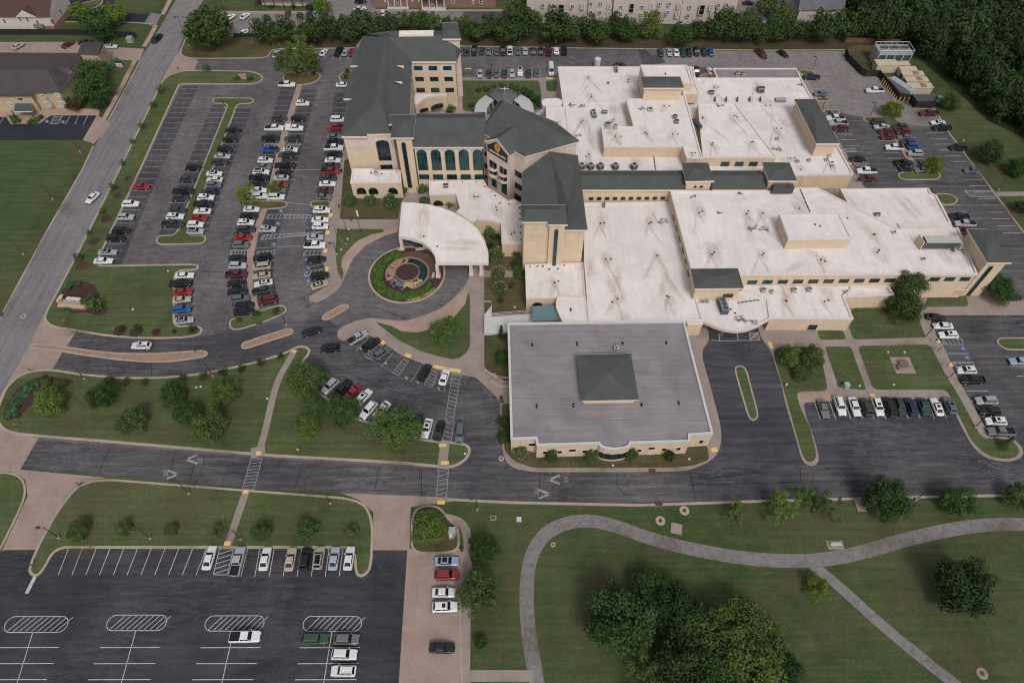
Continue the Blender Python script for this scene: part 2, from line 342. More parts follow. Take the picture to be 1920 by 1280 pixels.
for nm, pts, lab, f in (
 ('median', [(454,383),(459,377),(534,377),(541,383),(535,390),(510,393),(465,394)], 'grass island crossing the concrete median', M_dry),
 ('median', [(529,146),(536,136),(598,136),(603,145),(595,153),(576,160),(553,160),(533,155)], 'bare island under the three trees', M_dry),
 ('median', [(634,147),(640,136),(662,132),(668,152),(655,159),(640,156)], 'grass island at the north-west hospital corner', M_lawn),
 ('median', [(580,383),(585,377),(622,377),(620,389),(586,390)], 'grass island beside the west pavement', M_lawn),
 ('median', [(429,609),(432,599),(445,595),(484,583),(524,572),(535,574),(539,581),(534,588),(493,606),(445,620),(433,618)], 'grass island at the foot of the west lot', M_lawn),
 ('median', [(1616,223),(1623,219),(1664,219),(1681,225),(1697,233),(1690,240),(1650,234),(1625,230)], 'grass island under the bright tree', M_lawn),
 ('median', [(1682,330),(1687,323),(1758,322),(1766,330),(1758,338),(1690,338)], 'grass island at the foot of the staff lot', M_lawn),
 ('median', [(1495,131),(1522,133),(1529,140),(1502,142)], 'grass island by the north lamp', M_lawn),
 ('median', [(1527,184),(1557,184),(1561,189),(1533,191)], 'small grass island by the wing', M_dry),
 ('median', [(1542,206),(1570,206),(1577,211),(1572,215),(1546,214)], 'small grass island by the sloped roof', M_lawn),
 ('median', [(1866,641),(1873,633),(2200,632),(2200,655),(1884,657)], 'grass island in the far east lot', M_lawn),
 ('median', [(1376,693),(1380,686),(1391,685),(1400,692),(1422,775),(1421,785),(1412,790),(1402,783)], 'long grass island in the drop-off loop', M_lawn),
 ('median', [(1750,363),(1778,363),(1794,370),(1796,379),(1786,385),(1764,385)], 'round-ended grass island by the east wing', M_lawn)):
    island(nm, pts, lab, f, kw=.38, r=1.0)
slab('median', PX([(1673,258),(1686,258),(1728,324),(1715,324)]), 0, .155, M_conc, label='tan walk down the middle of the staff lot')
for pts, lab in (([(54,649),(63,644),(100,646),(175,657),(225,662),(300,662),(383,656),(392,662),(385,670),(325,679),(275,680),(225,676),(150,666),(100,657),(62,655)], 'long brick-filled median of the entrance drive'),
 ([(451,650),(455,642),(470,637),(540,615),(550,617),(551,624),(545,628),(470,652),(457,656)], 'short brick-filled median'),
 ([(602,597),(608,588),(643,570),(654,571),(655,578),(620,598),(607,602)], 'brick-filled median at the roundabout mouth')):
    island('median', pts, lab, M_paver, kw=.4, r=.8)
# paths, kerbs
ribbon('path', [(1030,1500),(1008,1280),(992,1200),(986,1120),(990,1060),(1005,1020),(1030,993),(1070,977),(1110,975),(1160,987),(1220,1010),(1300,1030),(1380,1044),(1440,1050),(1520,1052),(1600,1040),(1700,1010),(1800,988),(1880,981),(2100,985)], 2.7, 0, .05, M_path, 'winding grey asphalt walking path')
ribbon('path', [(1515,1052),(1570,1095),(1640,1160),(1700,1210),(1800,1290),(1950,1400)], 2.1, 0, .045, M_path, 'side branch of the walking path')
ribbon('path', [(553,656),(545,672),(522,710),(508,760),(498,810),(484,852)], 1.5, .16, .176, M_walk, 'narrow walk across the lawn by the curved lot')
ribbon('path', [(484,838),(484,857)], 3, .16, .172, M_walk, it=0)
ribbon('path', [(462,921),(445,970),(428,1022)], 1.5, .16, .176, M_walk, 'narrow walk down to the south-west lot', it=1)
ribbon('path', [(835,826),(829,876)], 2, .16, .176, M_walk, 'short walk past the curved lot', it=0)
ribbon('path', [(870,1500),(872,1290),(874,1150),(879,1030),(874,990),(858,975),(835,970)], 1.7, .02, .12, M_walk, 'pavement past the south trees')
ribbon('path', [(876,1266),(1000,1266)], 1.9, .02, .07, M_walk, 'cross walk to the winding path', it=0)
ribbon('kerb', [(866,1500),(866,1290),(862,1120),(862,1040),(790,1040)], .35, 0, .14, M_kerb, 'kerb of the concrete parking strip', it=0)
ribbon('kerb', [(840,936),(960,942),(1200,947),(1440,939),(1700,932),(1920,928),(2300,928)], .55, 0, .14, M_kerb, 'kerb along the south edge of the drive', it=0)
ribbon('kerb', [(1712,204),(1752,205),(1776,246),(1826,312),(1837,326),(1921,439),(2012,560)], .5, 0, .14, M_kerb, 'kerb of the east staff lot', it=0)
ribbon('kerb', [(512,93),(860,87),(1100,91),(1440,95),(1583,94)], .4, 0, .14, M_kerb, 'kerb below the row of pines', it=0)
ribbon('kerb', [(-30,650),(0,597),(92,427),(154,320),(175,275)], .5, 0, .12, M_kerb, 'kerb on the far side of the street', it=0)
ribbon('kerb', [(200,232),(262,118)], .4, 0, .12, M_kerb, it=0)
ribbon('path', [(190,232),(222,175),(254,112)], 1.6, 0, .06, M_pink, 'sidewalk beside the street', it=0)
ribbon('path', [(270,88),(283,66),(292,48)], 1.6, 0, .06, M_pink, 'sidewalk beyond the junction', it=0)
ribbon('path', [(305,28),(318,2),(330,-20)], 1.6, 0, .06, M_pink, it=0)
ribbon('path', [(1868,364),(1895,364),(1990,362)], 1.9, 0, .06, M_walk, 'walk leaving the staff lot', it=0)
# neighbours' ground
A('parking_lot', [(-200,214),(100,214),(182,216),(157,263),(-200,263)], .03, M_dark, 'black asphalt lot of the west neighbour')
A('driveway', [(182,216),(208,232),(176,270),(155,263)], .034, M_conc, 'tan apron of the west neighbour')
A('pavement', [(-200,200),(100,200),(187,206),(186,217),(95,217),(75,232),(20,233),(12,220),(-200,214)], .06, M_pink, 'pink walk before the west neighbour')
A('parking_lot', [(-200,80),(155,79),(195,88),(270,92),(262,114),(205,112),(195,100),(-200,98)], .03, M_conc, 'tan concrete drive behind the west neighbour')
A('road', [(112,40),(112,0),(150,-12),(210,-14),(222,6),(236,24),(283,28),(270,44),(150,38)], .03, M_dark, 'black asphalt drive at the top left')
ribbon('kerb', [(122,42),(200,40),(285,45)], .5, 0, .1, M_kerb, it=0)
island('lawn', [(148,8),(190,-2),(195,3),(185,14),(165,18),(150,16)], 'grass corner at the top left', M_lawn)
A('driveway', [(283,24),(302,28),(292,50),(270,45)], .034, M_pale, 'pale apron at the top left')
A('parking_lot', [(418,22),(600,26),(612,-20),(700,-20),(705,22),(760,20),(880,22),(952,20),(955,42),(620,56),(430,72)], .03, M_pale, 'grey lot behind the pine row')
A('parking_lot', [(868,22),(948,20),(952,45),(870,45)], .034, M_seal, 'dark handicap stalls behind the pine row')
ribbon('kerb', [(414,24),(600,24)], 2.0, 0, .1, M_conc, 'tan walk before the shop building', it=0)
ribbon('kerb', [(705,20),(760,20),(950,20)], 1.6, 0, .1, M_conc, 'tan walk before the brick building', it=0)
A('parking_lot', [(1368,45),(1375,-30),(1480,-30),(1450,45)], .03, M_pale, 'grey lot by the apartments')
A('parking_lot', [(1586,96),(1600,86),(1680,84),(1700,110),(1750,180),(1705,188),(1655,148),(1650,145),(1615,141)], .036, M_dry, 'rough grass of the plant yard')
A('parking_lot', [(1638,145),(1668,145),(1700,165),(1716,188),(1682,188),(1660,160)], .04, M_conc, 'concrete pad of the generators')
for q in ([(340,161),(372,161),(299,324),(228,497),(181,497),(264,324)],[(397,197),(426,197),(328,440),(297,440)],[(444,203),(472,203),(390,434),(355,434)],[(527,165),(556,165),(521,280),(497,375),(462,375),(490,280)],
  [(452,395),(488,395),(464,470),(463,531),(475,580),(438,588),(428,531),(428,470)],[(567,165),(596,165),(565,280),(537,375),(507,375),(536,280)],[(502,393),(534,393),(515,470),(512,520),(525,570),(488,580),(477,531),(478,475)],
  [(628,175),(662,170),(640,291),(622,377),(588,377),(612,270)],[(580,390),(616,396),(604,472),(614,527),(590,540),(572,500),(570,450)],[(329,510),(365,510),(358,612),(328,612)],[(868,91),(1060,93),(1060,104),(867,103)],[(1196,93),(1232,94),(1248,118),(1207,125)]):
    A('parking_lot', q, .034, M_stall, 'darker asphalt under a row of stalls')
sheet('soil', PX([(520,62),(1700,66),(1690,92),(1583,94),(1440,95),(1100,91),(860,87),(520,92)]), .012, M_dirtg := mat('needle_litter', f_grass((.06,.045,.028),(.085,.06,.035),(.05,.055,.022)), .95, .1), label='brown needle litter under the pine row')
def mk_soil():
    m = bpy.data.materials.new('soil_patch'); m.use_nodes = True; t = m.node_tree; t.nodes.clear()
    b = t.nodes.new('ShaderNodeBsdfPrincipled'); o = t.nodes.new('ShaderNodeOutputMaterial'); t.links.new(b.outputs[0], o.inputs[0]); b.inputs['Roughness'].default_value = .95
    tc = t.nodes.new('ShaderNodeTexCoord'); gr = t.nodes.new('ShaderNodeTexGradient'); gr.gradient_type = 'SPHERICAL'; t.links.new(tc.outputs['Object'], gr.inputs[0])
    n = noise(t, .8, 7, .75); f = mix(t, 1.0, ramp(t, n, [(.34, 0), (.62, 1)]), ramp(t, gr.outputs['Fac'], [(0, 0), (.7, .45)]), 'MULTIPLY')
    t.links.new(f, b.inputs['Alpha']); t.links.new(ramp(t, n, [(.35, (.10,.09,.05)), (.7, (.15,.10,.065))]), b.inputs['Base Color']); return m
M_soilp = mk_soil(); _sp = mesh('soil_patch', [(-1,-1,0),(1,-1,0),(1,1,0),(-1,1,0)], [[0,1,2,3]], M_soilp)
def soil(px, py, rx, ry, z=.18, rot=0):
    o = put('soil_patch', _sp); o.location = W(px, py) + Vector((0, 0, z)); o.scale = (rx, ry, 1); o.rotation_euler = (0, 0, rot); setting(o, 'bare reddish soil showing in the grass')
for q in ((630,810,6,4),(660,800,4,3),(765,850,7,4),(600,790,5,4),(240,745,6,4),(330,810,8,4),(440,770,8,6),(420,830,6,4),(720,820,5,4),(180,755,6,4),(400,700,5,3),(130,800,6,3),(480,700,4,5),(700,790,3,3),(250,560,8,5),(150,660-40,4,3),(1205,80,9,2),(1300,87,10,2),(600,86,10,2),(700,88,10,2),(1120,85,12,2),(240,990,6,3),(170,1015,7,3),(340,1020,7,3),(560,1018,8,3),(650,1018,4,3),(420,1010,5,3),(180,940,8,6),(350,950,9,7),(560,960,9,6),
  (845,1000,4,3),(820,1030,4,2),(915,1150,4,7),(930,1200,3,6),(905,1180,3,4),(1390,975,4,3),(1480,985,7,4),(1560,975,6,3),(1665,985,5,3),(1130,1100,8,5),(1110,1180,5,8),(1240,1030,6,3),(1160,1020,5,3),(1430,1150,6,5),(1790,1170,4,5),(1800,1230,7,6),(1700,1120,6,6),(1870,1010,8,4),(1640,1000,6,3),(1900,1150,6,6),(1850,1220,8,5),(1480,1100,6,4),(1560,1180,8,5),(1000,1200,4,5),(960,1100,3,6),(1505,715,4,3),(1480,700,3,3),(1690,640+12,5,2),(1660,600,5,3),(1700,610,3,3),(1830,690,3,3),(1640,700,5,4),(1780,560,4,2),(1880,560,4,2),(1150,865,8,2),(1280,862,4,2),(1020,868,4,2),
  (150,285,4,6),(110,385,3,10),(60,470,3,10),(10,560,3,8),(1730,215,6,4),(1850,330,8,10),(1890,400,6,6),(380,90,5,3),(430,85,8,3),(690,392,5,3),(660,398,4,2),(730,400,4,2),(560,135,6,3),(240,130,5,4),(230,170,4,5),(800,640,4,2),(870,640,3,3),(240,350,3,5),(190,440,3,4),(160,500,3,4)): soil(*q, rot=(q[0]*7 % 30)/20)
# soil rings and beds
def disc(px, py, r, z, m, name='mulch_bed', lab=None, n=20, wob=.12):
    c = W(px, py); P = []
    for i in range(n):
        a = 2*math.pi*i/n; k = r*(1+random.uniform(-wob, wob)); P.append(c + Vector((k*math.cos(a), k*math.sin(a), 0)))
    return sheet(name, P, z, m, label=lab)
for x, y, r in ((240,335,1.1),(221,367,1.3),(200,411,1.6),(178,453,1.6),(156,499,1.7),(226,620,1.6),(256,622,1.7),(294,623,1.2)): disc(x, y, r, .172, M_mulch)
A('mulch_bed', [(112,577),(120,560),(115,545),(130,528),(150,526),(175,533),(187,550),(190,568),(205,575),(200,590),(180,593),(165,586),(140,588),(118,586)], .172, M_mulch, 'mulch bed round the corner monument', r=1)
A('mulch_bed', [(5,775),(20,745),(45,718),(80,704),(140,712),(138,722),(90,728),(55,765),(30,785),(12,790)], .172, M_mulch, 'mulch bed of the junipers', r=1)
for x, y, r, m in ((640,810,3.6,M_dirt),(665,800,2.6,M_dirt),(775,845,3.5,M_dirt),(600,780,3,M_dirt),(240,745,3,M_dirt),(330,815,3,M_dirt),(440,770,4,M_dirt),(415,700,2,M_dirt)):
    pass
lot_red = A('median', [(1494,740),(1500,738),(1556,737),(1560,752),(1498,756)], .162, M_pink, 'pinkish pad before the stalls')
# ---------------------------------------------------------------- painted markings
class Paint:
    def __init__(s): s.b = MB()
    def line(s, a, b, wd=.13, z=.05):
        d = (b-a); d.z = 0
        if d.length < .01: return
        d.normalize(); n = Vector((-d.y, d.x, 0))*wd/2
        s.b.face([Vector((p.x, p.y, z)) for p in (a-n, b-n, b+n, a+n)])
    def lpx(s, a, b, wd=.13, z=.05): s.line(W(*a), W(*b), wd, z)
    def done(s, name, m, label): setting(s.b.build(name, m), label)
def along(base, step):
    P = PX(base); out = []; acc = 0.0; tot = sum((P[i+1]-P[i]).length for i in range(len(P)-1))
    n = max(1, round(tot/step)); k = 0
    for j in range(n+1):
        t = tot*j/n; q = t
        for i in range(len(P)-1):
            L = (P[i+1]-P[i]).length
            if q <= L + 1e-6 or i == len(P)-2: out.append(P[i] + (P[i+1]-P[i])*(q/L)); break
            q -= L
    return out
def row(pt, base, step, length, ang=0, z=.05, wd=.13):
    for p in along(base, step):
        pt.line(p, p + Vector((math.cos(ang), math.sin(ang), 0))*length, wd, z)
def hatch(pt, q, n, wd=.12, z=.052, outline=True, slant=.5):
    a, b, c, d = [W(*p) for p in q]       # a-b one long side, d-c the other
    if outline:
        for u, v in ((a, b), (b, c), (c, d), (d, a)): pt.line(u, v, wd, z)
    for i in range(n+1):
        t = (i+.2)/(n+.4); t2 = t + slant/n
        if t2 > 1: 
            k = (1-t)/(t2-t); pt.line(a.lerp(b, t), (a.lerp(b, 1)).lerp(d.lerp(c, 1), k), wd, z)
        else: pt.line(a.lerp(b, t), d.lerp(c, t2), wd, z)
pt = Paint()
row(pt, [(340,167),(264,325),(186,485)], 2.75, 5.2, 0)
row(pt, [(425,203),(327,430)], 2.75, 5.2, math.pi)
row(pt, [(442,203),(356,430)], 2.75, 5.2, 0)
row(pt, [(553,170),(520,280)], 2.75, 5.2, math.pi); row(pt, [(518,290),(494,372)], 2.75, 5.2, math.pi)
row(pt, [(486,397),(470,440),(463,470)], 2.75, 5.2, math.pi); row(pt, [(462,476),(462,531),(474,578)], 2.75, 5.2, math.pi-.02)
row(pt, [(566,167),(537,270),(512,372)], 2.75, 5.2, 0)
row(pt, [(662,175),(645,265),(632,325),(620,375)], 2.75, 5.4, math.pi)
row(pt, [(478,480),(477,531),(488,578)], 2.75, 5.4, .22)
row(pt, [(330,512),(328,608)], 2.75, 5.2, .2)
row(pt, [(615,394),(608,440)], 2.75, 5.4, math.pi); row(pt, [(607,495),(614,525)], 2.75, 5.4, math.pi+.3)
pt.lpx((480,378+30),(430,560), .1) ; pt.lpx((700-140,330),(600-20,332),.1)
pt.done('parking_lines', M_paintf, 'faded white stall lines of the west lot')
pt = Paint()
def pxh(q, n, s=.5, o=True): hatch(pt, q, n, slant=s, outline=o)
pxh([(499,410),(533,410),(531,402),(503,402)], 4); pxh([(533,410),(583,409),(582,403),(531,403)], 6)
pxh([(489,450),(522,446),(520,439),(493,441)], 4); pxh([(522,446),(582,441),(607,440),(606,434),(560,437),(520,440)][:2] + [(606,434),(520,440)], 9)
pxh([(431,482),(464,482),(464,468),(432,469)], 5); pxh([(482,476),(512,479),(516,469),(482,472)], 4)
pxh([(569,479),(604,478),(603,470),(571,471)], 4); pxh([(571,518),(600,512),(607,504),(572,510)], 4)
pxh([(493,280),(519,278),(521,270),(497,270)], 6); pxh([(538,276),(560,277),(564,269),(541,269)], 5)
pt.lpx((512,378),(582,384),.1); pt.lpx((478,466),(575,460),.1); pt.lpx((539,319),(610,318),.1)
row(pt, [(127,1027),(361,1027)], 2.72, 5.6, math.radians(-103)) if False else None
for i in range(11):
    xt = 128.7+25.85*i; pt.lpx((xt,1028),(xt-19.5,1077.5))
hatch(pt, [(412,1028),(400,1077),(427,1077),(438,1028)], 5, slant=-.9)
for a, b in ((464,452),(487,478),(514,505),(539.5,531),(566,557),(590,584),(617,610),(643,636)): pt.lpx((a,1029),(b,1080))
# capsule islands
def capsule(x0, x1, y0, y1, n):
    a, b, c, d = W(x0, y0), W(x1, y0), W(x1-2, y1), W(x0-2, y1)
    r = (a-d).length/2; m0 = (a+d)/2 + Vector((r, 0, 0)); m1 = (b+c)/2 - Vector((r, 0, 0)); pts = []
    for k in range(13): t = math.pi/2 + math.pi*k/12; pts.append(m0 + Vector((r*math.cos(t), r*math.sin(t), 0)))
    for k in range(13): t = -math.pi/2 + math.pi*k/12; pts.append(m1 + Vector((r*math.cos(t), r*math.sin(t), 0)))
    for i in range(len(pts)): pt.line(pts[i], pts[(i+1) % len(pts)], .13)
    for k in range(n):
        x = m0.x - r*.6 + (m1.x-m0.x+1.0*r)*(k+.3)/n
        pt.line(Vector((x, m0.y-r*.85, 0)), Vector((x+1.6*r*.95, m0.y+r*.9, 0)), .12)
capsule(11,128,1156,1184,9); capsule(202,313,1153,1181,9); capsule(386,496,1154,1182,9); capsule(569.5,679,1155,1183,9)
for xs, xe, ds in (((62,1184),(27,1280),-98),((255,1181),(224,1280),0),((433,1204),(415,1280),0),((622.5,1183),(609,1280),0)):
    pt.lpx(xs, (xe[0]-10, 1330))
for y, segs in ((1214,((-20,110),(188,300),(376,488),(562,675))),(1244,((-40,101),(176,291),(368,482),(558,672))),(1274,((-60,88),(165,282),(360,475),(553,668)))):
    for a, b in segs: pt.lpx((a, y-.5), (b, y-1))
pt.lpx((50,1112),(66,1080),.7)
pt.done('parking_lines', M_paint, 'white stall lines and hatchings')
pt = Paint()
# lot of the curved visitors row
for a, b in (((692,632),(667,658)),((737,662),(714,688)),((789,686),(770,717)),): pt.lpx(a, b)
pxh([(712,645),(683,668),(695,674),(722,655)], 5); pxh([(757,672),(736,699),(748,704),(767,676)], 5); pxh([(810,694),(795,721),(810,726),(822,697)], 5)
pt.lpx((686,668),(748,704),.08); pt.lpx((835,726),(832,734))
pxh([(848,701),(835,787),(850,787),(864,701)], 12, .6, False); pt.lpx((848,701),(835,787),.1); pt.lpx((864,701),(850,787),.1); pxh([(836,790),(829,826),(846,827),(852,790)], 4)
for a, b in (((655,705),(628,742)),((676,721),(650,755)),((718,752),(697,783)),((784,780),(778,816)),((817,788),(808,823)),((866,780),(870,826))): pt.lpx(a, b)
# crosswalks on the drive
hatch(pt, [(492,859),(476,917),(455,915),(471,858)][0:4], 9, slant=.6); hatch(pt, [(841,878),(837,934),(818,933),(823,877)], 6, slant=.6)
# yield chevrons
def chev(p, d):
    for q in ((d*10, -8), (d*10+3*d*0, 8)):
        pt.lpx(p, (p[0]+q[0]*2.1, p[1]+q[1]), .45)
chev((349,861), 1); chev((334,889), -1); chev((1029,899), 1); chev((1031,926), -1)
for cx, cy in ((373,863),(309,886),(1060,899),(1005,921)):
    for dx in (-2.5, 1, 4):
        for dy in (-5.5, -1.5, 2.5): pt.lpx((cx+dx, cy+dy), (cx+dx+1.6, cy+dy+3), .12)
pt.done('parking_lines', M_paintf, 'worn white crosswalk hatchings and stall lines of the curved lot')
pt = Paint()
# east lots
for i, (a, b) in enumerate((((1527,753),(1538,786)),((1555,753),(1567,786)),((1584,753),(1595,785)),((1606,753),(1618,785)),((1628,753),(1639,785)),((1650,753),(1661,785)),((1672,753),(1682,784)),((1694,753),(1703,784)),((1715,752),(1725,784)),((1740,752),(1752,784)),((1762,752),(1774,783)))): pt.lpx(a, b)
row(pt, [(1766,646),(1811,735),(1850,810)], 2.75, 5.2, 0)
pxh([(1767,636),(1770,646),(1804,646),(1801,637)][0:1] + [(1804,636),(1806,646),(1770,646)], 4); pxh([(1787,680),(1824,679),(1827,686),(1790,687)], 4)
for a, b in (((1885,670),(1930,670)),((1893,687),(1930,687)),((1906,705),(1940,705))): pt.lpx(a, b)
row(pt, [(1768,250),(1836,330),(1915,437)], 2.75, 5.2, math.pi)
pxh([(1808,358),(1858,358),(1866,370),(1820,369)], 7)
row(pt, [(1768,385),(1790,425)], 2.9, 5, 0); row(pt, [(1570,252),(1606,318)], 2.75, 5, 0); row(pt, [(1670,254),(1708,320)], 2.75, 5, math.pi); row(pt, [(1687,258),(1722,318)], 2.75, 5, 0)
pxh([(1583,279),(1603,279),(1606,285),(1587,285)], 4); pxh([(1600,304),(1622,304),(1626,311),(1604,311)], 4)
for x0, x1, y in ((1501,1524,152),(1512,1532,160),(1520,1540,167)): pt.lpx((x0,y),(x1,y))
# north rows
for x in range(868, 1062, 14): pt.lpx((x+1,91),(x-1,103))
for x in range(893, 1045, 15): pt.lpx((x,131),(x-1,144))
for a, b, n in (((1067,108),(1080,110),1),((1066,116),(1078,120),1)): pt.lpx(a, b)
for x in (600,612,627,641,655): pt.lpx((x,98),(x-3,111))
for x in range(1234, 1345, 13): pt.lpx((x,92),(x+1,102))
for x0 in range(1232,1250,4): pt.lpx((x0-20,94),(x0-8,104), .1)
# neighbour lot
for a, b in (((132,216),(123,234)),((148,216),(140,234)),((165,217),(156,235)),((10,215),(-1,234)),((103,216),(94,233)),((118,216),(109,233))): pt.lpx(a, b)
hatch(pt, [(103,216),(94,233),(109,233),(118,216)], 6, slant=.1)
for x in (28,50,65,82,100,115): pt.lpx((x+3,81),(x-4,96), .1)
# canopy bays
for a, b in (((1347,624),(1350,639)),((1350,639),(1425,638)),((1382,624),(1384,638)),((1334,638),(1350,639))): pt.lpx(a, b)
hatch(pt, [(1404,624),(1407,638),(1425,638),(1421,624)], 4)
pt.done('parking_lines', M_paint, 'white stall lines and hatchings')
pt = Paint()
for cx, cy, s in ((527,396,5),(521,419,5),(513,458,5),(585,396,5),(577,417,5),(579,427,5),(575,487,5),(576,502,5),(578,525,5),(88,228,4),(118,229,4),(1805,653,6),(1813,670,6),(692,660-10,0)):
    if s: pt.lpx((cx-s,cy),(cx+s,cy),.0+1.3)
pt.done('parking_symbol', M_bluep, 'faded blue accessible stall panels')
pt = Paint()
for cx, cy in ((527,396),(521,419),(513,458),(676,653),(700,665),(723,681),(762,708),(783,716),(822,728),(575,487),(578,502),(578,527),(88,228),(118,229),(1805,653),(1813,670)):
    pt.lpx((cx-2,cy),(cx+2.5,cy+1),.35,.056); pt.lpx((cx,cy-2.5),(cx+.5,cy+2),.3,.058); pt.lpx((cx+.5,cy+2),(cx+3,cy+2.6),.25,.06)
pt.done('parking_symbol', M_paintf, 'faded white wheelchair symbols')
pt = Paint(); Z = .2
for a, b, w_ in (((617,404),(624,404),1.6),((611,437),(618,437),1.6),((607,471),(614,471),1.6),((610,505),(616,505),1.6),((715,640),(721,646),1),((760,665),(771,669),1),((813,687),(842,693),.9),((842,693),(864,696),.9),
   ((823,835),(837,835),.8),((827,868),(842,868),.8),((820,942),(834,942),.9),((481,850),(490,850),.9),((456,922),(466,922),.9),((421,1019),(432,1019),.9),((548,659),(555,660),.8),((1333,845),(1344,842),1),
   ((1442,642),(1448,654),.9),((1631,742),(1640,742),1),((1755,637),(1760,643),1),((1779,681),(1784,688),1),((1572,283),(1579,283),.8),((1589,308),(1596,308),.8),((1024,148),(1036,148),1),((872,130),(884,130),.6)):
    pt.lpx(a, b, w_, Z)
pt.lpx((1407,637),(1422,622),.12,.056)
pt.done('tactile_paving', M_yel2, 'yellow tactile pads at the crossings')
pt = Paint()
for a, b in (((785,908),(788,885)),((1157,887),(1157,912)),((1157,912),(1182,935)),((1012,888),(1012,938)),((1293,884),(1304,935)),((711,873),(704,915)),((570,867),(552,916)),((206,838),(185,888)),((329,848),(318,886)),((365,868),(355,905)),((791,878),(790,930)),((1500,878),(1501,905)),((1350,785),(1400,786)),((1422,784),(1440,787)),((1290,909),(1500,903)),((580,668),(730,732)),((730,732),(860,765)),((620,660),(640,640)),((560,560),(640,530)),((540,600),(600,560)),((700,575),(770,600)),((430,511),(372,509)),((200,680),(203,699)),((283,681),(285,706))):
    pt.lpx(a, b, .16, .046)
pt.done('crack_sealant', M_dark, 'black tar lines sealing cracks in the asphalt')
# asphalt grates and manholes
M_grate = flat('rusty_grate', (.09, .045, .035), .8, .4, .4, 6)
M_iron = flat('cast_iron', (.05, .04, .04), .7, .4, .3, 6)
def manhole(px, py, r, lab, z=.06):
    c = W(px, py); t = thing('manhole', lab, 'manhole', c)
    b = MB(); b.tube((0,0,0),(0,0,z+.06), r, r, 20); b.build('collar', M_kerb, t)
    b = MB(); b.tube((0,0,0),(0,0,z+.10), r*.38, r*.38, 14); b.build('cover', M_iron, t)
for a in ((542,811,.62,'manhole in the lawn under the yellow-green tree'),(1238,976,1.0,'manhole collar beside the walking path, left of the concrete pad'),(1283,957,1.0,'manhole collar beside the walking path, above the concrete pad'),(1037,1021,.5,'small manhole inside the loop of the path'),(1841,1262,1.0,'manhole near the lower right path'),(940,860,.6,'manhole on the kerb left of the low office block'),(455,931,.3,'little drain cover on the narrow walk')): manhole(*a, z=.1)
def grate(a, b, lab, z=.16):
    A_, B_ = W(*a), W(*b); d = B_-A_; t = thing('storm_drain', lab, 'drain', (A_+B_)/2, math.atan2(d.y, d.x)); L = d.length/2
    bb = MB(); bb.box(-L, -.45, 0, L, .45, z); bb.build('frame', M_grate, t)
    bb = MB()
    for k in range(5): bb.box(-L*.85+k*L*.37, -.35, z-.01, -L*.85+k*L*.37+L*.2, .35, z+.03)
    bb.build('bar', M_iron, t)
for a, b, l in (((1216,882),(1229,882),'rusty storm drain in the kerb before the low office block'),((1228,944),(1242,944),'rusty storm drain on the south kerb'),((480,607),(492,604),'rusty storm drain at the grass island foot'),((939,742),(941,756),'rusty storm drain by the curved lot corner'),((1,594),(5,586),'rusty drain on the far kerb of the street')): grate(a, b, l)
pd = thing('concrete_pad', 'square concrete pad between the two manholes', 'pad', W(1268,991), -.25); b = MB(); b.box(-1.1,-1.1,0,1.1,1.1,.25); b.build('slab', M_conc, pd); b = MB(); b.box(-.9,-.9,.25,.9,.9,.29); b.build('lid', M_walk, pd)
pd = thing('concrete_pad', 'concrete step pad under the big tree by the south kerb', 'pad', W(1612,945), .0); b = MB(); b.box(-.9,-1.6,0,.9,1.4,.2); b.build('slab', M_conc, pd)
pd = thing('concrete_pad', 'little grated concrete box in the grass', 'pad', W(925,971), .0); b = MB(); b.box(-.6,-.5,0,.6,.5,.25); b.build('slab', M_conc, pd); b = MB(); b.box(-.4,-.3,.25,.4,.3,.28); b.build('lid', M_iron, pd)
# ---------------------------------------------------------------- building materials
def f_stucco(c, band=None):
    def f(t, b):
        n = noise(t, .5, 6, .7); n2 = noise(t, 1.0, 4, .6, pos(t, (1.2, 1.2, .12)))
        a = ramp(t, n, [(.3, tuple(k*.9 for k in c)), (.7, tuple(k*1.06 for k in c))])
        a = mix(t, .5, a, ramp(t, n2, [(.3, .86), (.65, 1.06)]), 'MULTIPLY')
        g = t.nodes.new('ShaderNodeNewGeometry'); s = t.nodes.new('ShaderNodeSeparateXYZ'); t.links.new(g.outputs['Position'], s.inputs[0])
        m = t.nodes.new('ShaderNodeMath'); m.operation = 'PINGPONG'; m.inputs[1].default_value = 2.0; t.links.new(s.outputs['Z'], m.inputs[0])
        l = t.nodes.new('ShaderNodeMath'); l.operation = 'LESS_THAN'; l.inputs[1].default_value = .04; t.links.new(m.outputs[0], l.inputs[0])
        a = mix(t, l.outputs[0], a, tuple(k*.72 for k in c))
        t.links.new(a, b.inputs['Base Color'])
    return f
M_beige = mat('beige_stucco', f_stucco((.55, .435, .315)), .9, .2)
M_rose = mat('pinkish_stucco', f_stucco((.56, .46, .42)), .9, .2)
M_cap = flat('parapet_coping', (.60, .53, .50), .6, .4, .06, 1)
M_fascia = flat('cream_fascia', (.62, .53, .45), .7, .3, .06, 2)
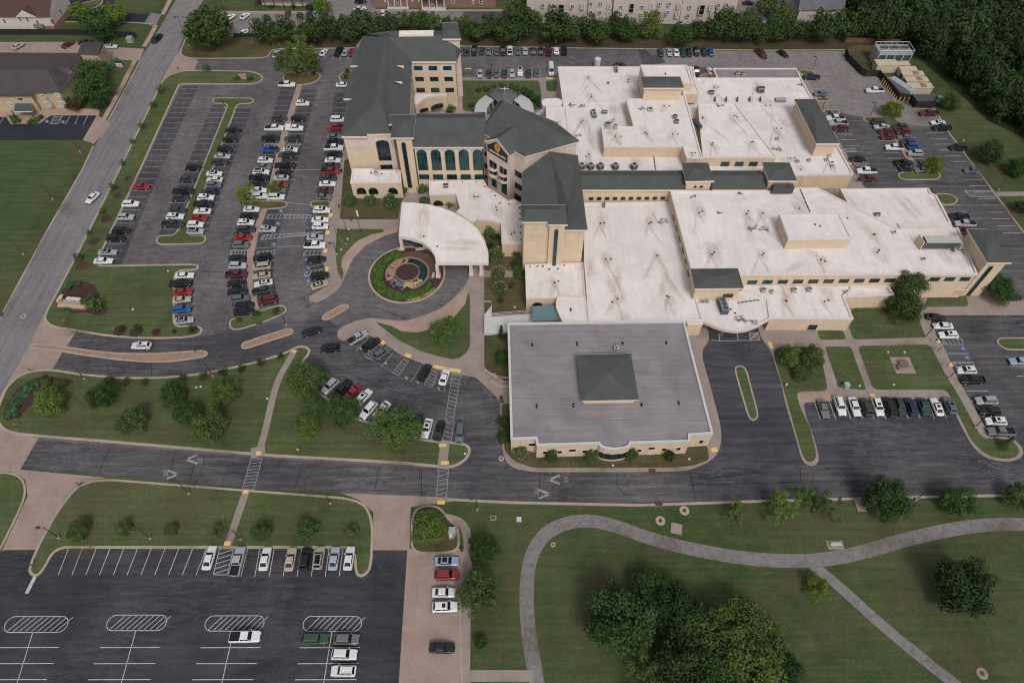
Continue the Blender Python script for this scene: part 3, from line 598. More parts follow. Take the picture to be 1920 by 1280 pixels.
def f_roof(c, seam, rust=.5):
    def f(t, b):
        p = pos(t)
        n = noise(t, .12, 6, .65, dist=1.2); n2 = noise(t, 1, 6, .7, pos(t, (1.4, .10, 1))); n3 = noise(t, 2.2, 6, .75); n4 = noise(t, .07, 7, .7, dist=2.2)
        a = ramp(t, n, [(.3, tuple(k*.86 for k in c)), (.7, tuple(k*1.05 for k in c))])
        a = mix(t, .55, a, ramp(t, n2, [(.3, .86), (.62, 1.04)]), 'MULTIPLY')
        br = t.nodes.new('ShaderNodeTexBrick'); br.offset = .5; br.inputs['Scale'].default_value = 1
        br.inputs['Brick Width'].default_value = 3.0; br.inputs['Row Height'].default_value = 15; br.inputs['Mortar Size'].default_value = .03
        t.links.new(p, br.inputs['Vector'])
        a = mix(t, mix(t, br.outputs['Fac'], (0, 0, 0), (.35, .35, .35)), a, tuple(k*.62 for k in seam))
        rf = ramp(t, n4, [(.57, 0), (.60, rust), (.625, 0)])
        rf = mix(t, 1.0, rf, ramp(t, n3, [(.4, 0), (.65, 1)]), 'MULTIPLY')
        a = mix(t, ramp(t, noise(t, .18, 8, .75, pos(t, (1.3, .7, 1)), 1.0), [(.52, 0), (.74, .5)]), a, (.50, .41, .345))
        a = mix(t, rf, a, (.34, .20, .11))
        t.links.new(a, b.inputs['Base Color']); bump(t, b, n3, .08, .03)
    return f
M_white = mat('white_membrane_roof', f_roof((.645, .60, .595), (.58, .55, .55)), .75, .3)
M_white2 = mat('clean_white_roof', f_roof((.68, .64, .625), (.66, .62, .61), .15), .7, .3)
def f_gravel(t, b):
    n = noise(t, 1, 6, .72, pos(t, (.05, 2.2, 1))); n2 = noise(t, .1, 5, .6, dist=1); n3 = noise(t, 5, 4, .7)
    a = ramp(t, n, [(.3, (.185, .170, .184)), (.5, (.215, .198, .212)), (.66, (.25, .232, .248))])
    a = mix(t, .7, a, ramp(t, n2, [(.32, .70), (.66, 1.14)]), 'MULTIPLY'); n5 = noise(t, .16, 8, .7, pos(t, (.8, 1.6, 1)), 1.5)
    a = mix(t, ramp(t, n5, [(.60, 0), (.72, .55)]), a, (.12, .105, .115)); a = mix(t, ramp(t, n5, [(.28, .5), (.38, 0)]), a, (.30, .28, .29)); a = mix(t, .4, a, ramp(t, n3, [(.3, .8), (.7, 1.2)]), 'MULTIPLY')
    br = t.nodes.new('ShaderNodeTexBrick'); br.offset = .5; br.inputs['Scale'].default_value = 1
    br.inputs['Brick Width'].default_value = 9; br.inputs['Row Height'].default_value = .95; br.inputs['Mortar Size'].default_value = .03
    t.links.new(pos(t), br.inputs['Vector'])
    a = mix(t, mix(t, br.outputs['Fac'], (0, 0, 0), (.28, .28, .28)), a, (.12, .11, .12))
    t.links.new(a, b.inputs['Base Color'])
M_gravel = mat('grey_felt_roof', f_gravel, .9, .2)
def f_shingle(c):
    def f(t, b):
        n = noise(t, .3, 5, .6); n2 = noise(t, 6, 5, .7); n3 = noise(t, 1, 3, .5, pos(t, (.15, 4, 4)))
        a = ramp(t, n, [(.3, tuple(k*.86 for k in c)), (.7, tuple(k*1.12 for k in c))])
        a = mix(t, .6, a, ramp(t, n2, [(.3, .75), (.7, 1.25)]), 'MULTIPLY'); a = mix(t, .35, a, ramp(t, n3, [(.3, .8), (.7, 1.15)]), 'MULTIPLY')
        t.links.new(a, b.inputs['Base Color']); bump(t, b, n2, .3, .03)
    return f
M_green = mat('grey_green_shingle', f_shingle((.070, .076, .074)), .9, .2)
M_brownr = mat('brown_shingle', f_shingle((.075, .042, .038)), .9, .2)
M_darkr = mat('dark_shingle', f_shingle((.062, .053, .058)), .9, .2)
M_greyr = mat('grey_shingle', f_shingle((.105, .105, .115)), .9, .2)
def f_glass(c1, c2):
    def f(t, b):
        n = noise(t, .6, 4, .6, pos(t, (1, 1, .5)))
        t.links.new(ramp(t, n, [(.4, c1), (.6, c2)]), b.inputs['Base Color'])
    return f
M_teal = mat('teal_glass', f_glass((.005, .022, .026), (.010, .055, .058)), .12, .6)
M_black = mat('dark_glass', f_glass((.004, .008, .010), (.01, .02, .022)), .12, .6)
M_frame = flat('window_frame', (.035, .06, .06), .5, .4, .1, 3)
M_wframe = flat('white_frame', (.6, .58, .56), .6, .3, .05, 3)
M_metal = flat('galvanised_metal', (.30, .31, .32), .5, .5, .2, 3)
M_pvc = flat('dark_pipe', (.06, .06, .065), .6, .4, .3, 4)
M_drain = flat('black_drain', (.012, .011, .012), .6, .3, .2, 4)
M_tealm = flat('teal_metal_roof', (.075, .14, .15), .5, .4, .1, 2)
M_wh = flat('white_painted_concrete', (.46, .45, .45), .7, .3, .08, 1)
M_bronze = flat('bronze_pole', (.045, .038, .034), .6, .4, .1, 4)
# ---------------------------------------------------------------- building helpers
def prism(parent, pts, zt, zb, wm=M_beige, rm=M_white, par=.5, cw=.35, capm=M_cap, world=False, rd=0):
    P = ccw([Vector((p.x, p.y, 0)) for p in (pts if world else PX(pts, zt))])
    if rd: P = chai(P, rd, 3)
    n = len(P); b = MB()
    for i in range(n):
        a, c = P[i], P[(i+1) % n]
        b.face([(a.x, a.y, zb), (c.x, c.y, zb), (c.x, c.y, zt-.02), (a.x, a.y, zt-.02)])
    b.build('wall', wm, parent)
    if par:
        O = inset(P, -.08); I = inset(P, cw); b = MB(); th = .55
        for i in range(n):
            j = (i+1) % n
            b.face([(O[i].x,O[i].y,zt),(O[j].x,O[j].y,zt),(I[j].x,I[j].y,zt),(I[i].x,I[i].y,zt)])
            b.face([(O[i].x,O[i].y,zt-th),(O[j].x,O[j].y,zt-th),(O[j].x,O[j].y,zt),(O[i].x,O[i].y,zt)])
            b.face([(I[j].x,I[j].y,zt-par-.05),(I[i].x,I[i].y,zt-par-.05),(I[i].x,I[i].y,zt),(I[j].x,I[j].y,zt)])
            b.face([(O[j].x,O[j].y,zt-th),(O[i].x,O[i].y,zt-th),(P[i].x,P[i].y,zt-th),(P[j].x,P[j].y,zt-th)])
        b.build('parapet', capm, parent)
        sheet('flat_roof', I, zt-par, rm, parent)
    else: sheet('flat_roof', P, zt, rm, parent)
    return P
def roofmesh(parent, faces, rm=M_green, fascia=None, fz=.45, fm=M_fascia):
    b = MB()
    for f in faces:
        V = [W(*p) for p in f]
        for t in tessellate_polygon([V]):
            a, c, d = (V[i] for i in t)
            if (c-a).cross(d-a).z < 0: c, d = d, c
            b.face([a, c, d])
    b.build('roof', rm, parent)
    if fascia:
        b = MB(); V = [W(*p) for p in fascia]
        if area(V) < 0: V = V[::-1]
        n = len(V)
        O = inset(V, -.06)
        for i in range(n): O[i].z = V[i].z
        for i in range(n):
            a, c = O[i], O[(i+1) % n]; u = Vector((0, 0, fz))
            b.face([a-u, c-u, c+Vector((0,0,.05)), a+Vector((0,0,.05))])
            b.face([c-u, a-u, V[i]-u+(V[i]-O[i])*8, V[(i+1)%n]-u+(V[(i+1)%n]-O[(i+1)%n])*8])
        b.build('fascia', fm, parent)
def walls(parent, pts, zt, zb, m=M_beige, ins=.5, split=None, m2=None):
    P = inset(ccw(PX(pts, zt)), ins); n = len(P)
    def seg(z0, z1, mm, P=P):
        b = MB()
        for i in range(n):
            a, c = P[i], P[(i+1) % n]; b.face([(a.x,a.y,z0),(c.x,c.y,z0),(c.x,c.y,z1),(a.x,a.y,z1)])
        b.build('wall', mm, parent)
    if split: seg(zb, split, m); seg(split+.003, zt, m2)
    else: seg(zb, zt, m)
    return P
def window(parent, q, A, B, out=.0, glass=M_teal, fm=M_frame, mull=(1, 1), arch=0, fw=.10, name='window'):
    pts = []
    for p in q:
        v, n = onwall(p[0], p[1], A, B, out); pts.append(v)
    return window3(parent, pts, n, glass, fm, mull, arch, fw, name)
def window3(parent, pts, n, glass=M_teal, fm=M_frame, mull=(1, 1), arch=0, fw=.10, name='window'):
    tl, tr, br, bl = pts
    zt = (tl.z+tr.z)/2; zb = (bl.z+br.z)/2
    L = (tl+bl)/2; R = (tr+br)/2; L.z = R.z = 0
    wd = (R-L).length; d = (R-L).normalized(); h = zt-zb
    def P(s, z, o): q = L + d*s + n*o; return Vector((q.x, q.y, z))
    out = [(0, zb), (wd, zb)]
    if arch:
        r = arch*wd/2; k = 10
        for i in range(k+1):
            t = math.pi*i/k; out.append((wd/2 + wd/2*math.cos(t), zt - r + r*math.sin(t)))
    else: out += [(wd, zt), (0, zt)]
    cx, cz = wd/2, (zb+zt)/2
    inn = []
    for s, z in out:
        inn.append((s + (fw if s < cx-1e-3 else -fw if s > cx+1e-3 else 0), z + (fw if z < cz else -fw)))
    b = MB(); m = len(out)
    for i in range(m):
        j = (i+1) % m
        b.face([P(*out[i], .07), P(*out[j], .07), P(*inn[j], .07), P(*inn[i], .07)])
        b.face([P(*out[i], -.02), P(*out[j], -.02), P(*out[j], .07), P(*out[i], .07)])
        b.face([P(*inn[i], .07), P(*inn[j], .07), P(*inn[j], .02), P(*inn[i], .02)])
    for i in range(1, mull[0]+1):
        s = wd*i/(mull[0]+1); zz = zt - (arch*wd/2*.25 if arch else 0)
        b.face([P(s-.05, zb, .06), P(s+.05, zb, .06), P(s+.05, zz-.05, .06), P(s-.05, zz-.05, .06)])
    for i in range(1, mull[1]+1):
        z = zb + h*i/(mull[1]+1)
        b.face([P(.02, z-.05, .062), P(wd-.02, z-.05, .062), P(wd-.02, z+.05, .062), P(.02, z+.05, .062)])
    o = b.build(name, fm, parent)
    g = MB(); g.face([P(s, z, .03) for s, z in out]); put('pane', mesh('pane', g.v, g.f, glass), o)
    return o
def winrow(parent, q0, q1, n, A, B, **k):
    gl = k.pop('glasses', None)
    for i in range(n):
        t = i/(n-1) if n > 1 else 0
        q = [(a[0]+(c[0]-a[0])*t, a[1]+(c[1]-a[1])*t) for a, c in zip(q0, q1)]
        if gl: k['glass'] = gl[i % len(gl)]
        window(parent, q, A, B, **k)
def R4(x0, y0, x1, y1, sk=0): return [(x0+sk, y0), (x1+sk, y0), (x1, y1), (x0, y1)]
stain_mats = []
def f_stain(t, b):
    pass
def mk_stain():
    m = bpy.data.materials.new('rust_stain'); m.use_nodes = True; t = m.node_tree; t.nodes.clear()
    b = t.nodes.new('ShaderNodeBsdfPrincipled'); o = t.nodes.new('ShaderNodeOutputMaterial'); t.links.new(b.outputs[0], o.inputs[0])
    b.inputs['Roughness'].default_value = .9
    tc = t.nodes.new('ShaderNodeTexCoord'); oi = t.nodes.new('ShaderNodeObjectInfo')
    gr = t.nodes.new('ShaderNodeTexGradient'); gr.gradient_type = 'SPHERICAL'; t.links.new(tc.outputs['Object'], gr.inputs[0])
    ad = t.nodes.new('ShaderNodeVectorMath'); ad.operation = 'ADD'; t.links.new(tc.outputs['Object'], ad.inputs[0])
    mu = t.nodes.new('ShaderNodeVectorMath'); mu.operation = 'SCALE'; mu.inputs[0].default_value = (7, 13, 5); t.links.new(oi.outputs['Random'], mu.inputs['Scale']); t.links.new(mu.outputs[0], ad.inputs[1])
    mp = t.nodes.new('ShaderNodeMapping'); mp.inputs['Scale'].default_value = (2.2, .55, 1); t.links.new(ad.outputs[0], mp.inputs[0])
    n = noise(t, 2.0, 9, .78, mp.outputs[0], 1.2)
    f = mix(t, 1.0, ramp(t, n, [(.38, 0), (.72, 1)]), ramp(t, gr.outputs['Fac'], [(0, 0), (.65, .66)]), 'MULTIPLY')
    t.links.new(f, b.inputs['Alpha'])
    t.links.new(ramp(t, n, [(.4, (.58, .46, .37)), (.75, (.40, .26, .18))]), b.inputs['Base Color'])
    return m
M_stain = mk_stain()
_sm = mesh('rust_stain', [(-1,-1,0),(1,-1,0),(1,1,0),(-1,1,0)], [[0,1,2,3]], M_stain)
def stain(parent, px, py, z, sx=2.2, sy=3.6, rot=0):
    o = put('rust_stain', _sm, parent); o.location = W(px, py, z) + Vector((0, 0, .012)); o.scale = (sx, sy, 1); o.rotation_euler = (0, 0, rot)
_dm = MB(); _dm.tube((0,0,0),(0,0,.12), .26, .22, 10); _dmm = mesh('roof_drain', _dm.v, _dm.f, M_drain)
def drains(parent, z, pts, st=True):
    for k, (x, y) in enumerate(pts):
        o = put('roof_drain', _dmm, parent); o.location = W(x, y, z+.02)
        if st and k % 2 == 0:
            a = random.uniform(-.5, .5)
            stain(parent, x+random.uniform(-2, 2), y+random.uniform(-4, 7), z, random.uniform(1.2, 2.2), random.uniform(2.0, 4.0), a)
            for s in ((-1, 1), (1, 1), (random.choice((-1, 1)), -1))[:random.choice((0, 1, 2, 3))]:
                ra = s[0]*random.uniform(.12, .55); ly = random.uniform(3, 7)
                stain(parent, x - s[1]*s[0]*math.sin(abs(ra))*ly*5, y + s[1]*ly*3.4*math.cos(ra), z+.004*random.random(), random.uniform(.35, .8), ly, -ra*s[1] if s[1] > 0 else ra)
def fan(parent, px, py, z, r=.55, h=.9):
    c = W(px, py, z); b = MB(); b.box(-r,-r,0,r,r,.25); b.tube((0,0,.25),(0,0,h), r*.8, r*.8, 14, cap=False); b.tube((0,0,h-.02),(0,0,h+.12), r*1.05, r*.8, 14, cap=False)
    b.tube((0,0,h-.3),(0,0,h-.25), r*.75, r*.75, 12, mi=1); o = b.build('roof_vent', [M_metal, M_pvc], parent); o.location = c
def pipes(parent, px, py, z, s=1.0):
    b = MB(); rr = random.Random(int(px*7+py))
    for k in range(4):
        x, y = rr.uniform(-1.2, 1.2)*s, rr.uniform(-.8, .8)*s; b.tube((x,y,0),(x,y,.6*s), .09, .09, 6, mi=1); b.box(x-.25,y-.2,.45*s,x+.25,y+.2,.7*s,0)
    b.box(-1.2*s,-.06,.2,1.2*s,.06,.32,1); o = b.build('roof_pipework', [M_metal, M_pvc], parent); o.location = W(px, py, z)
def unit(parent, px, py, z, lx, ly, lz, rz=0, m=M_metal, fans=2, name='rooftop_unit'):
    b = MB(); b.box(-lx/2,-ly/2,.15,lx/2,ly/2,lz); b.box(-lx/2+.1,-ly/2+.1,0,lx/2-.1,ly/2-.1,.15,1)
    for k in range(fans):
        x = -lx/2 + lx*(k+.5)/fans if lx >= ly else 0; y = 0 if lx >= ly else -ly/2 + ly*(k+.5)/fans; r = min(lx, ly)*.36
        b.tube((x,y,lz),(x,y,lz+.1), r, r, 14, mi=1)
    b.box(-lx/2-.01,-ly/2+.1,.35,-lx/2+.02,ly/2-.1,lz-.2,1); b.box(-lx/2+.1,-ly/2-.015,.35,lx/2-.1,-ly/2+.02,lz-.2,1)
    o = b.build(name, [m, M_pvc], parent); o.location = W(px, py, z); o.rotation_euler = (0, 0, rz)
# ---------------------------------------------------------------- the hospital
H = thing('hospital_building', 'large cream hospital with white flat roofs, grey-green sloped roofs and teal arched windows', 'hospital', W(1100, 400))
ZL = 5.3; ZC = 8.8; ZH = 8.3
L = prism(H, [(1046,125),(1300,125),(1304,146),(1502,146),(1600,326),(1489,328),(1482,352),(1084,352),(1060,300),(1024,250),(1024,200),(1057,200)], ZL, .1, par=.4)
prism(H, [(1337,128),(1493,128),(1503,147),(1345,147)], 5.0, .1, rm=M_gravel, par=.3)
prism(H, [(1018,185),(1053,184),(1056,199),(1020,200),(1015,193)], 5.2, .1, M_rose, M_white2, par=.15, rd=1.2)
C = prism(H, [(1174,185),(1216,185),(1209,158),(1279,158),(1317,296),(1288,296),(1280,274),(1133,274),(1128,237),(1188,237)], ZC, ZL-.4, par=.35)
Hh = prism(H, [(1309,194),(1379,194),(1456,294),(1318,294)], ZH, ZL-.4, par=.3)
prism(H, [(1201,122),(1287,122),(1299,154),(1213,154)], 12.6, 6, par=.4)
prism(H, [(1288,125),(1294,126),(1311,174),(1281,174)], 9.6, 6, par=.25)
# parapet seams on the low north roof
for a, b_, z in (((1058,194),(1172,194),ZL-.4),((1060,200),(1072,300),ZL-.4),((1379,194),(1455,294),ZL-.4),((1524,192),(1560,320),ZL-.4)):
    A_, B_ = W(*a, z), W(*b_, z); d = B_-A_; o = MB(); o.box(0,-.15,0,d.length,.15,.28); o = o.build('parapet', M_cap, H); o.location = A_; o.rotation_euler = (0,0,math.atan2(d.y,d.x))
def plane(a, b_, z): return W(*a, z), W(*b_, z)
A_, B_ = plane((1318,294),(1456,294), ZH)
winrow(H, R4(1351,303.5,1367,311.5,1), R4(1404,303.5,1420,311.5,1), 3, A_, B_, out=.02, mull=(2,1))
winrow(H, R4(1351,326,1370,334,1), R4(1410,326,1429,334,1), 3, A_, B_, out=-2.2, mull=(2,1)) if False else None
A_, B_ = plane((1133,274),(1280,274), 9.9)
# hip tower roofs
def tower(q, z, zb, apex=1.5, m=M_beige, ins=.45, split=None, m2=None, ridge=.3):
    P = [W(x, y, z) for x, y in q]; c = sum(P, Vector())/len(P)
    a = (P[0]+P[3])/2; b_ = (P[1]+P[2])/2
    r0 = a.lerp(b_, .5-ridge/2); r1 = a.lerp(b_, .5+ridge/2); r0.z = r1.z = z+apex
    b = MB()
    for f in ([P[3], P[2], r1, r0], [P[0], r0, r1, P[1]], [P[0], P[3], r0], [P[1], r1, P[2]]):
        nn = (f[1]-f[0]).cross(f[2]-f[0])
        b.face(f if nn.z > 0 else f[::-1])
    b.build('roof', M_green, H)
    b = MB(); O = inset(ccw(P), -.06); n = len(O)
    for i in range(n):
        a_, c_ = O[i], O[(i+1) % n]
        b.face([(a_.x,a_.y,z-.5),(c_.x,c_.y,z-.5),(c_.x,c_.y,z+.04),(a_.x,a_.y,z+.04)])
    I = inset(ccw(P), ins+.02)
    for i in range(n):
        j = (i+1) % n; b.face([(O[j].x,O[j].y,z-.5),(O[i].x,O[i].y,z-.5),(I[i].x,I[i].y,z-.5),(I[j].x,I[j].y,z-.5)])
    b.build('fascia', M_fascia, H)
    return walls(H, q, z-.1, zb, m, ins, split, m2)
tower([(1201,144),(1275,144),(1282,165),(1207,165)], 13.2, 6, .8)
tower([(1490,186),(1529,186),(1574,269),(1531,269)], 9.8, ZL-.4, 1.3)
P = tower([(1279,305),(1327,305),(1339,339),(1286,340)], 12.0, 5, .8)
A_, B_ = plane((1286,340),(1339,339), 12); window(H, R4(1301,348.5,1306,352), A_, B_, out=-.43, glass=M_black, mull=(0,0)); window(H, R4(1312,348.5,1318,352), A_, B_, out=-.43, glass=M_black, mull=(0,0))
tower([(1430,304),(1480,305),(1494,339),(1442,339)], 12.0, 5, .8)
for x in (1452,1465,1477): unit(H, x, 360, 9.0, 1.9, 1.6, 2.2, 0, M_pvc, 1)
# corridor roofs
def corridor(x0b, x1b, x0r, x1r, x0f, x1f, yb=320, yr=329, yf=356, z=9.3):
    e = [(x0b,yb,z),(x1b,yb,z),(x1f,yf,z),(x0f,yf,z)]; r = [(x0r,yr,z+1.4),(x1r,yr,z+1.4)]
    roofmesh(H, [[e[3],e[2],r[1],r[0]],[e[0],e[1],r[1],r[0]],[e[0],e[3],r[0]],[e[1],e[2],r[1]]], fascia=e)
    walls(H, [(a[0],a[1]) for a in e], z-.1, .1, ins=.4)
corridor(1084, 1279, 1086, 1280, 1091, 1286); corridor(1334, 1426, 1335, 1432, 1336, 1438)
A_, B_ = plane((1091,356),(1286,356), 9.3)
winrow(H, R4(1104.5,370,1112.5,375), R4(1239,369,1247,374), 10, A_, B_, out=-.38, glass=M_black, mull=(0,0))
# flat roofs of the south part
prism(H, [(1094,380),(1252,378),(1318,600),(1104,603),(1096,492)], 5.4, .1, par=.35)
prism(H, [(985,496),(1093,492),(1098,556),(1046,557),(987,558)], 4.6, .1, par=.35)
prism(H, [(1046,557),(1098,557),(1104,602.5),(1056,603),(1049,590),(1043,575),(1043,566)], 5.0, .1, par=.2, capm=M_fascia)
A_, B_ = plane((987,558),(1046,557), 4.6); window(H, [(998,567),(1017,567),(1017,574),(998,574)], A_, B_, out=.02, glass=M_black, mull=(0,0), arch=.9)
E1 = prism(H, [(1257,357),(1484,357),(1489,352),(1534,352),(1683,428),(1797,427),(1833,513),(1397,514),(1299,515)], 9.0, .1, par=.4)
A_, B_ = plane((1257,357),(1299,515), 9.0)
for (x, y) in ((1263.5,408),(1269,427),(1274.5,447),(1280.5,468),(1286,489),(1291,512)):
    window(H, [(x-1.3,y-7),(x+1.5,y+5),(x+1.3,y+9),(x-2.2,y-2)], A_, B_, out=.02, glass=M_black, mull=(0,0))
A_, B_ = plane((1397,514),(1833,513), 9.0)
gl = [M_teal, M_teal, M_teal, M_black, M_teal]
winrow(H, [(1403,525.5),(1421,525.5),(1418,532.5),(1400,532.5)], [(1661,522),(1680,522),(1675,529),(1657,529)], 10, A_, B_, out=.02, mull=(2,1), glasses=gl)
winrow(H, [(1745,520),(1764,520),(1759,527),(1741,527)], [(1802,519.5),(1821,519.5),(1816,526.5),(1798,526.5)], 3, A_, B_, out=.02, mull=(2,1))
window(H, R4(1786,543,1808,554,3), A_, B_, out=.02, glass=flat('beige_door', (.45,.33,.22)), mull=(0,0), fm=M_fascia)
E2 = prism(H, [(1576,354),(1741,352.5),(1746,362),(1756,366),(1780,412),(1786,428),(1683,432),(1592,384)], 6.0, .1, par=.4)
prism(H, [(1684,419),(1781,416),(1784,426),(1690,429)], 6.05, 5.4, par=.1)
prism(H, [(1462,402),(1575,401),(1597,446),(1479,447)], 12.3, 8.5, par=.25)
# louvre screens on the east roof
for q, zt, zb in (([(1714,455),(1721,442),(1731,458),(1725,470)], 11, 8.6),):
    a, b_ = W(1724.5,469,8.6), W(1715,453,8.6); d = b_-a; o = MB(); o.box(0,-.12,0,d.length,.12,2.6); o = o.build('screen_wall', M_beige, H); o.location = a; o.rotation_euler = (0,0,math.atan2(d.y,d.x))
unit(H, 1758, 462, 8.6, 8.6, 2.4, 2.6, 0, flat('weathered_unit', (.38,.37,.32)), 0)
a, b_ = W(1786,452,8.6), W(1797,470,8.6); d = b_-a; o = MB(); o.box(0,-.12,0,d.length,.12,2.2); o = o.build('screen_wall', M_wh, H); o.location = a; o.rotation_euler = (0,0,math.atan2(d.y,d.x))
# south-east wing and its drive-through canopy
prism(H, [(1395,534),(1594,532),(1598,541),(1582,555),(1600,597),(1445,596),(1418,560),(1316,560)][0:6] + [(1440,560),(1392,545)], 4.8, .1, par=.35)
cv = [(1302,548),(1400,545),(1440,560),(1445,596),(1437,600.5),(1422,609),(1400,617),(1381,619),(1362,617),(1342,611),(1326,604),(1314,600)]
cp = thing('canopy_roof', 'x', 'canopy') if False else None
prism(H, cv, 4.83, 3.6, par=.35)
prism(H, [(1302,556),(1405,556),(1412,585),(1311,590)], 4.0, .1, M_rose, par=0)
prism(H, [(1287,601),(1314,600),(1318,606),(1290,607)], 4.7, .1, par=.2)
prism(H, [(1599,535),(1666,535),(1677,552),(1583,556)], 4.7, .1, par=.9, cw=.3)
A_, B_ = plane((1445,596),(1600,597), 4.8)
window(H, [(1518,609),(1534,609),(1529,618),(1512,618)], A_, B_, out=.02, glass=M_black, mull=(1,0)); window(H, R4(1436,601,1440,606), A_, B_, out=.02, glass=M_black) if False else None
tower([(1295,504),(1383,503),(1394,540),(1303,541)], 9.7, 4.2, .8)
A_, B_ = plane((1303,541),(1394,540), 9.7); window(H, [(1358,551),(1376,551),(1373,557.5),(1355,557.5)], A_, B_, out=-.42, glass=M_black)
P = tower([(1814,429),(1852,430),(1897,492),(1852,492)], 12.9, .1, 1.0, ins=.5)
A_, B_ = plane((1852,492),(1897,492), 12.9)
window(H, [(1856,499),(1863.5,499),(1818,555),(1810.5,555)], A_, B_, out=-.47, glass=M_black, mull=(0,5), arch=1)
# right front tower group
roofmesh(H, [[(980,322,16.2),(977,386,16.2),(1055,431,16.2),(1066,382,19),(1031,284,19)],[(1031,284,19),(1066,382,19),(1057,431,16.2),(1101,431,16.2),(1083,291,16.2)]], fascia=[(980,322,16.2),(977,386,16.2),(1057,431,16.2),(1101,431,16.2),(1083,291,16.2),(1031,284,16.2)])
walls(H, [(981,322),(977,386),(1028,431),(1101,431),(1083,291),(1031,286)], 16.1, .1, ins=.5)
PT = [(976,384.5),(1060,384),(1064,421),(1028,420.5),(1027,416),(979,416)]
roofmesh(H, [[(976,384.5,18.9),(1060,384,18.9),(1046,392,19.8),(990,392,19.8)],[(979,416,18.9),(976,384.5,18.9),(990,392,19.8)],[(1027,416,18.9),(979,416,18.9),(990,392,19.8),(1046,392,19.8)],[(1060,384,18.9),(1064,421,18.9),(1046,392,19.8)],[(1064,421,18.9),(1028,420.5,18.9),(1027,416,18.9),(1046,392,19.8)]], fascia=[(x,y,18.9) for x,y in PT])
PW = walls(H, PT, 18.8, .1, ins=.45)
A_, B_ = plane((1028,421),(1064,421), 18.9)
window(H, [(1040.5,430),(1047.5,430),(1041.5,499),(1035,499)], A_, B_, out=-.42, glass=M_teal, mull=(0,6), arch=1)
# spotlights / small lights on lower roof
for x, y in ((994,499),(1008,499),(1018,499),(1030,505),(1046,504),(1058,497),(1078,495)): o = put('roof_light', _dmm, H); o.location = W(x, y, 4.3)
# ---- rotunda
ZR, ZA = 17.0, 20.6
roofmesh(H, [[(900.5,247,ZR),(983.5,294,ZR),(1087,265,ZR),(1046,246,ZA),(945,189,ZA)],[(945,189,ZA),(1046,246,ZA),(1087,265,ZR),(1040,228,ZR),(937,187,ZR)],[(900.5,247,ZR),(945,189,ZA),(937,187,ZR)]], fascia=[(900.5,247,ZR),(983.5,294,ZR),(1087,265,ZR),(1040,228,ZR),(937,187,ZR)])
wp = PX([(900.5,247),(983.5,294),(1087,265),(1040,228),(937,187)], ZR); wp = inset(ccw(wp), .5)
b = MB()
for i in range(5):
    a, c = wp[i], wp[(i+1) % 5]; b.face([(a.x,a.y,.1),(c.x,c.y,.1),(c.x,c.y,ZR-.1),(a.x,a.y,ZR-.1)])
b.build('wall', M_rose, H)
# projecting sign bay
A0, B0 = W(900.5,247,ZR), W(983.5,294,ZR)
dv = (B0-A0); dv.z = 0; FL = dv.length; dv.normalize(); nv = Vector((dv.y, -dv.x, 0))
if nv.y > 0: nv = -nv
BO = 1.6
A1, B1 = A0 + nv*BO, B0 + nv*BO
def sz(px, py, out=0):
    v, n = onwall(px, py, A1 + nv*0, B1 + nv*0, out); return v
def svec(v): return (v-A1).dot(dv)
pk = [sz(911,260), sz(931.5,258), sz(956,290)]
s0, s1 = svec(sz(912,262)), svec(sz(956,290)); z0 = (pk[0].z + pk[2].z)/2; sp_, zp = svec(pk[1]), pk[1].z
def F(s, z, o=0): q = A1 + dv*s + nv*o; return Vector((q.x, q.y, z))
zp = max(zp, z0+1.8); sm = (s0+s1)/2
bay = MB()
bay.face([F(s0,0.1), F(s1,0.1), F(s1,z0), F(sm,zp), F(s0,z0)])
bay.face([F(s0,.1,-BO-.6), F(s0,.1), F(s0,z0), F(s0,z0,-BO-.6)]); bay.face([F(s1,.1), F(s1,.1,-BO-.6), F(s1,z0,-BO-.6), F(s1,z0)])
bay.build('wall', M_rose, H)
b = MB(); e = .35
for sa, za, sb, zb_ in ((s0-e, z0-.25, sm, zp+.05), (sm, zp+.05, s1+e, z0-.25)):
    b.face([F(sa,za,e), F(sb,zb_,e), F(sb,zb_,-7), F(sa,za,-7)], 0)
    b.face([F(sa,za-.55,e+.01), F(sb,zb_-.55,e+.01), F(sb,zb_+.04,e+.01), F(sa,za+.04,e+.01)], 1)
b.build('roof', [M_green, M_fascia], H)
M_sign = flat('dark_sign', (.030, .022, .020), .6, .3, .1, 2); M_gold = flat('gold_leaf', (.50, .24, .04), .5, .5, .1, 3); M_let = flat('letter_white', (.62, .60, .58), .6, .3, .02, 3)
sq = [sz(914,271), sz(930,266), sz(952,292), sz(951.5,306.5), sz(914.5,283)]
sgn = MB(); SQ = [(svec(v), v.z) for v in sq]; sgn.face([F(s, z, .08) for s, z in SQ]); 
for i in range(5):
    j = (i+1) % 5; sgn.face([F(*SQ[i], 0), F(*SQ[j], 0), F(*SQ[j], .08), F(*SQ[i], .08)])
sg = sgn.build('sign', M_sign, H)
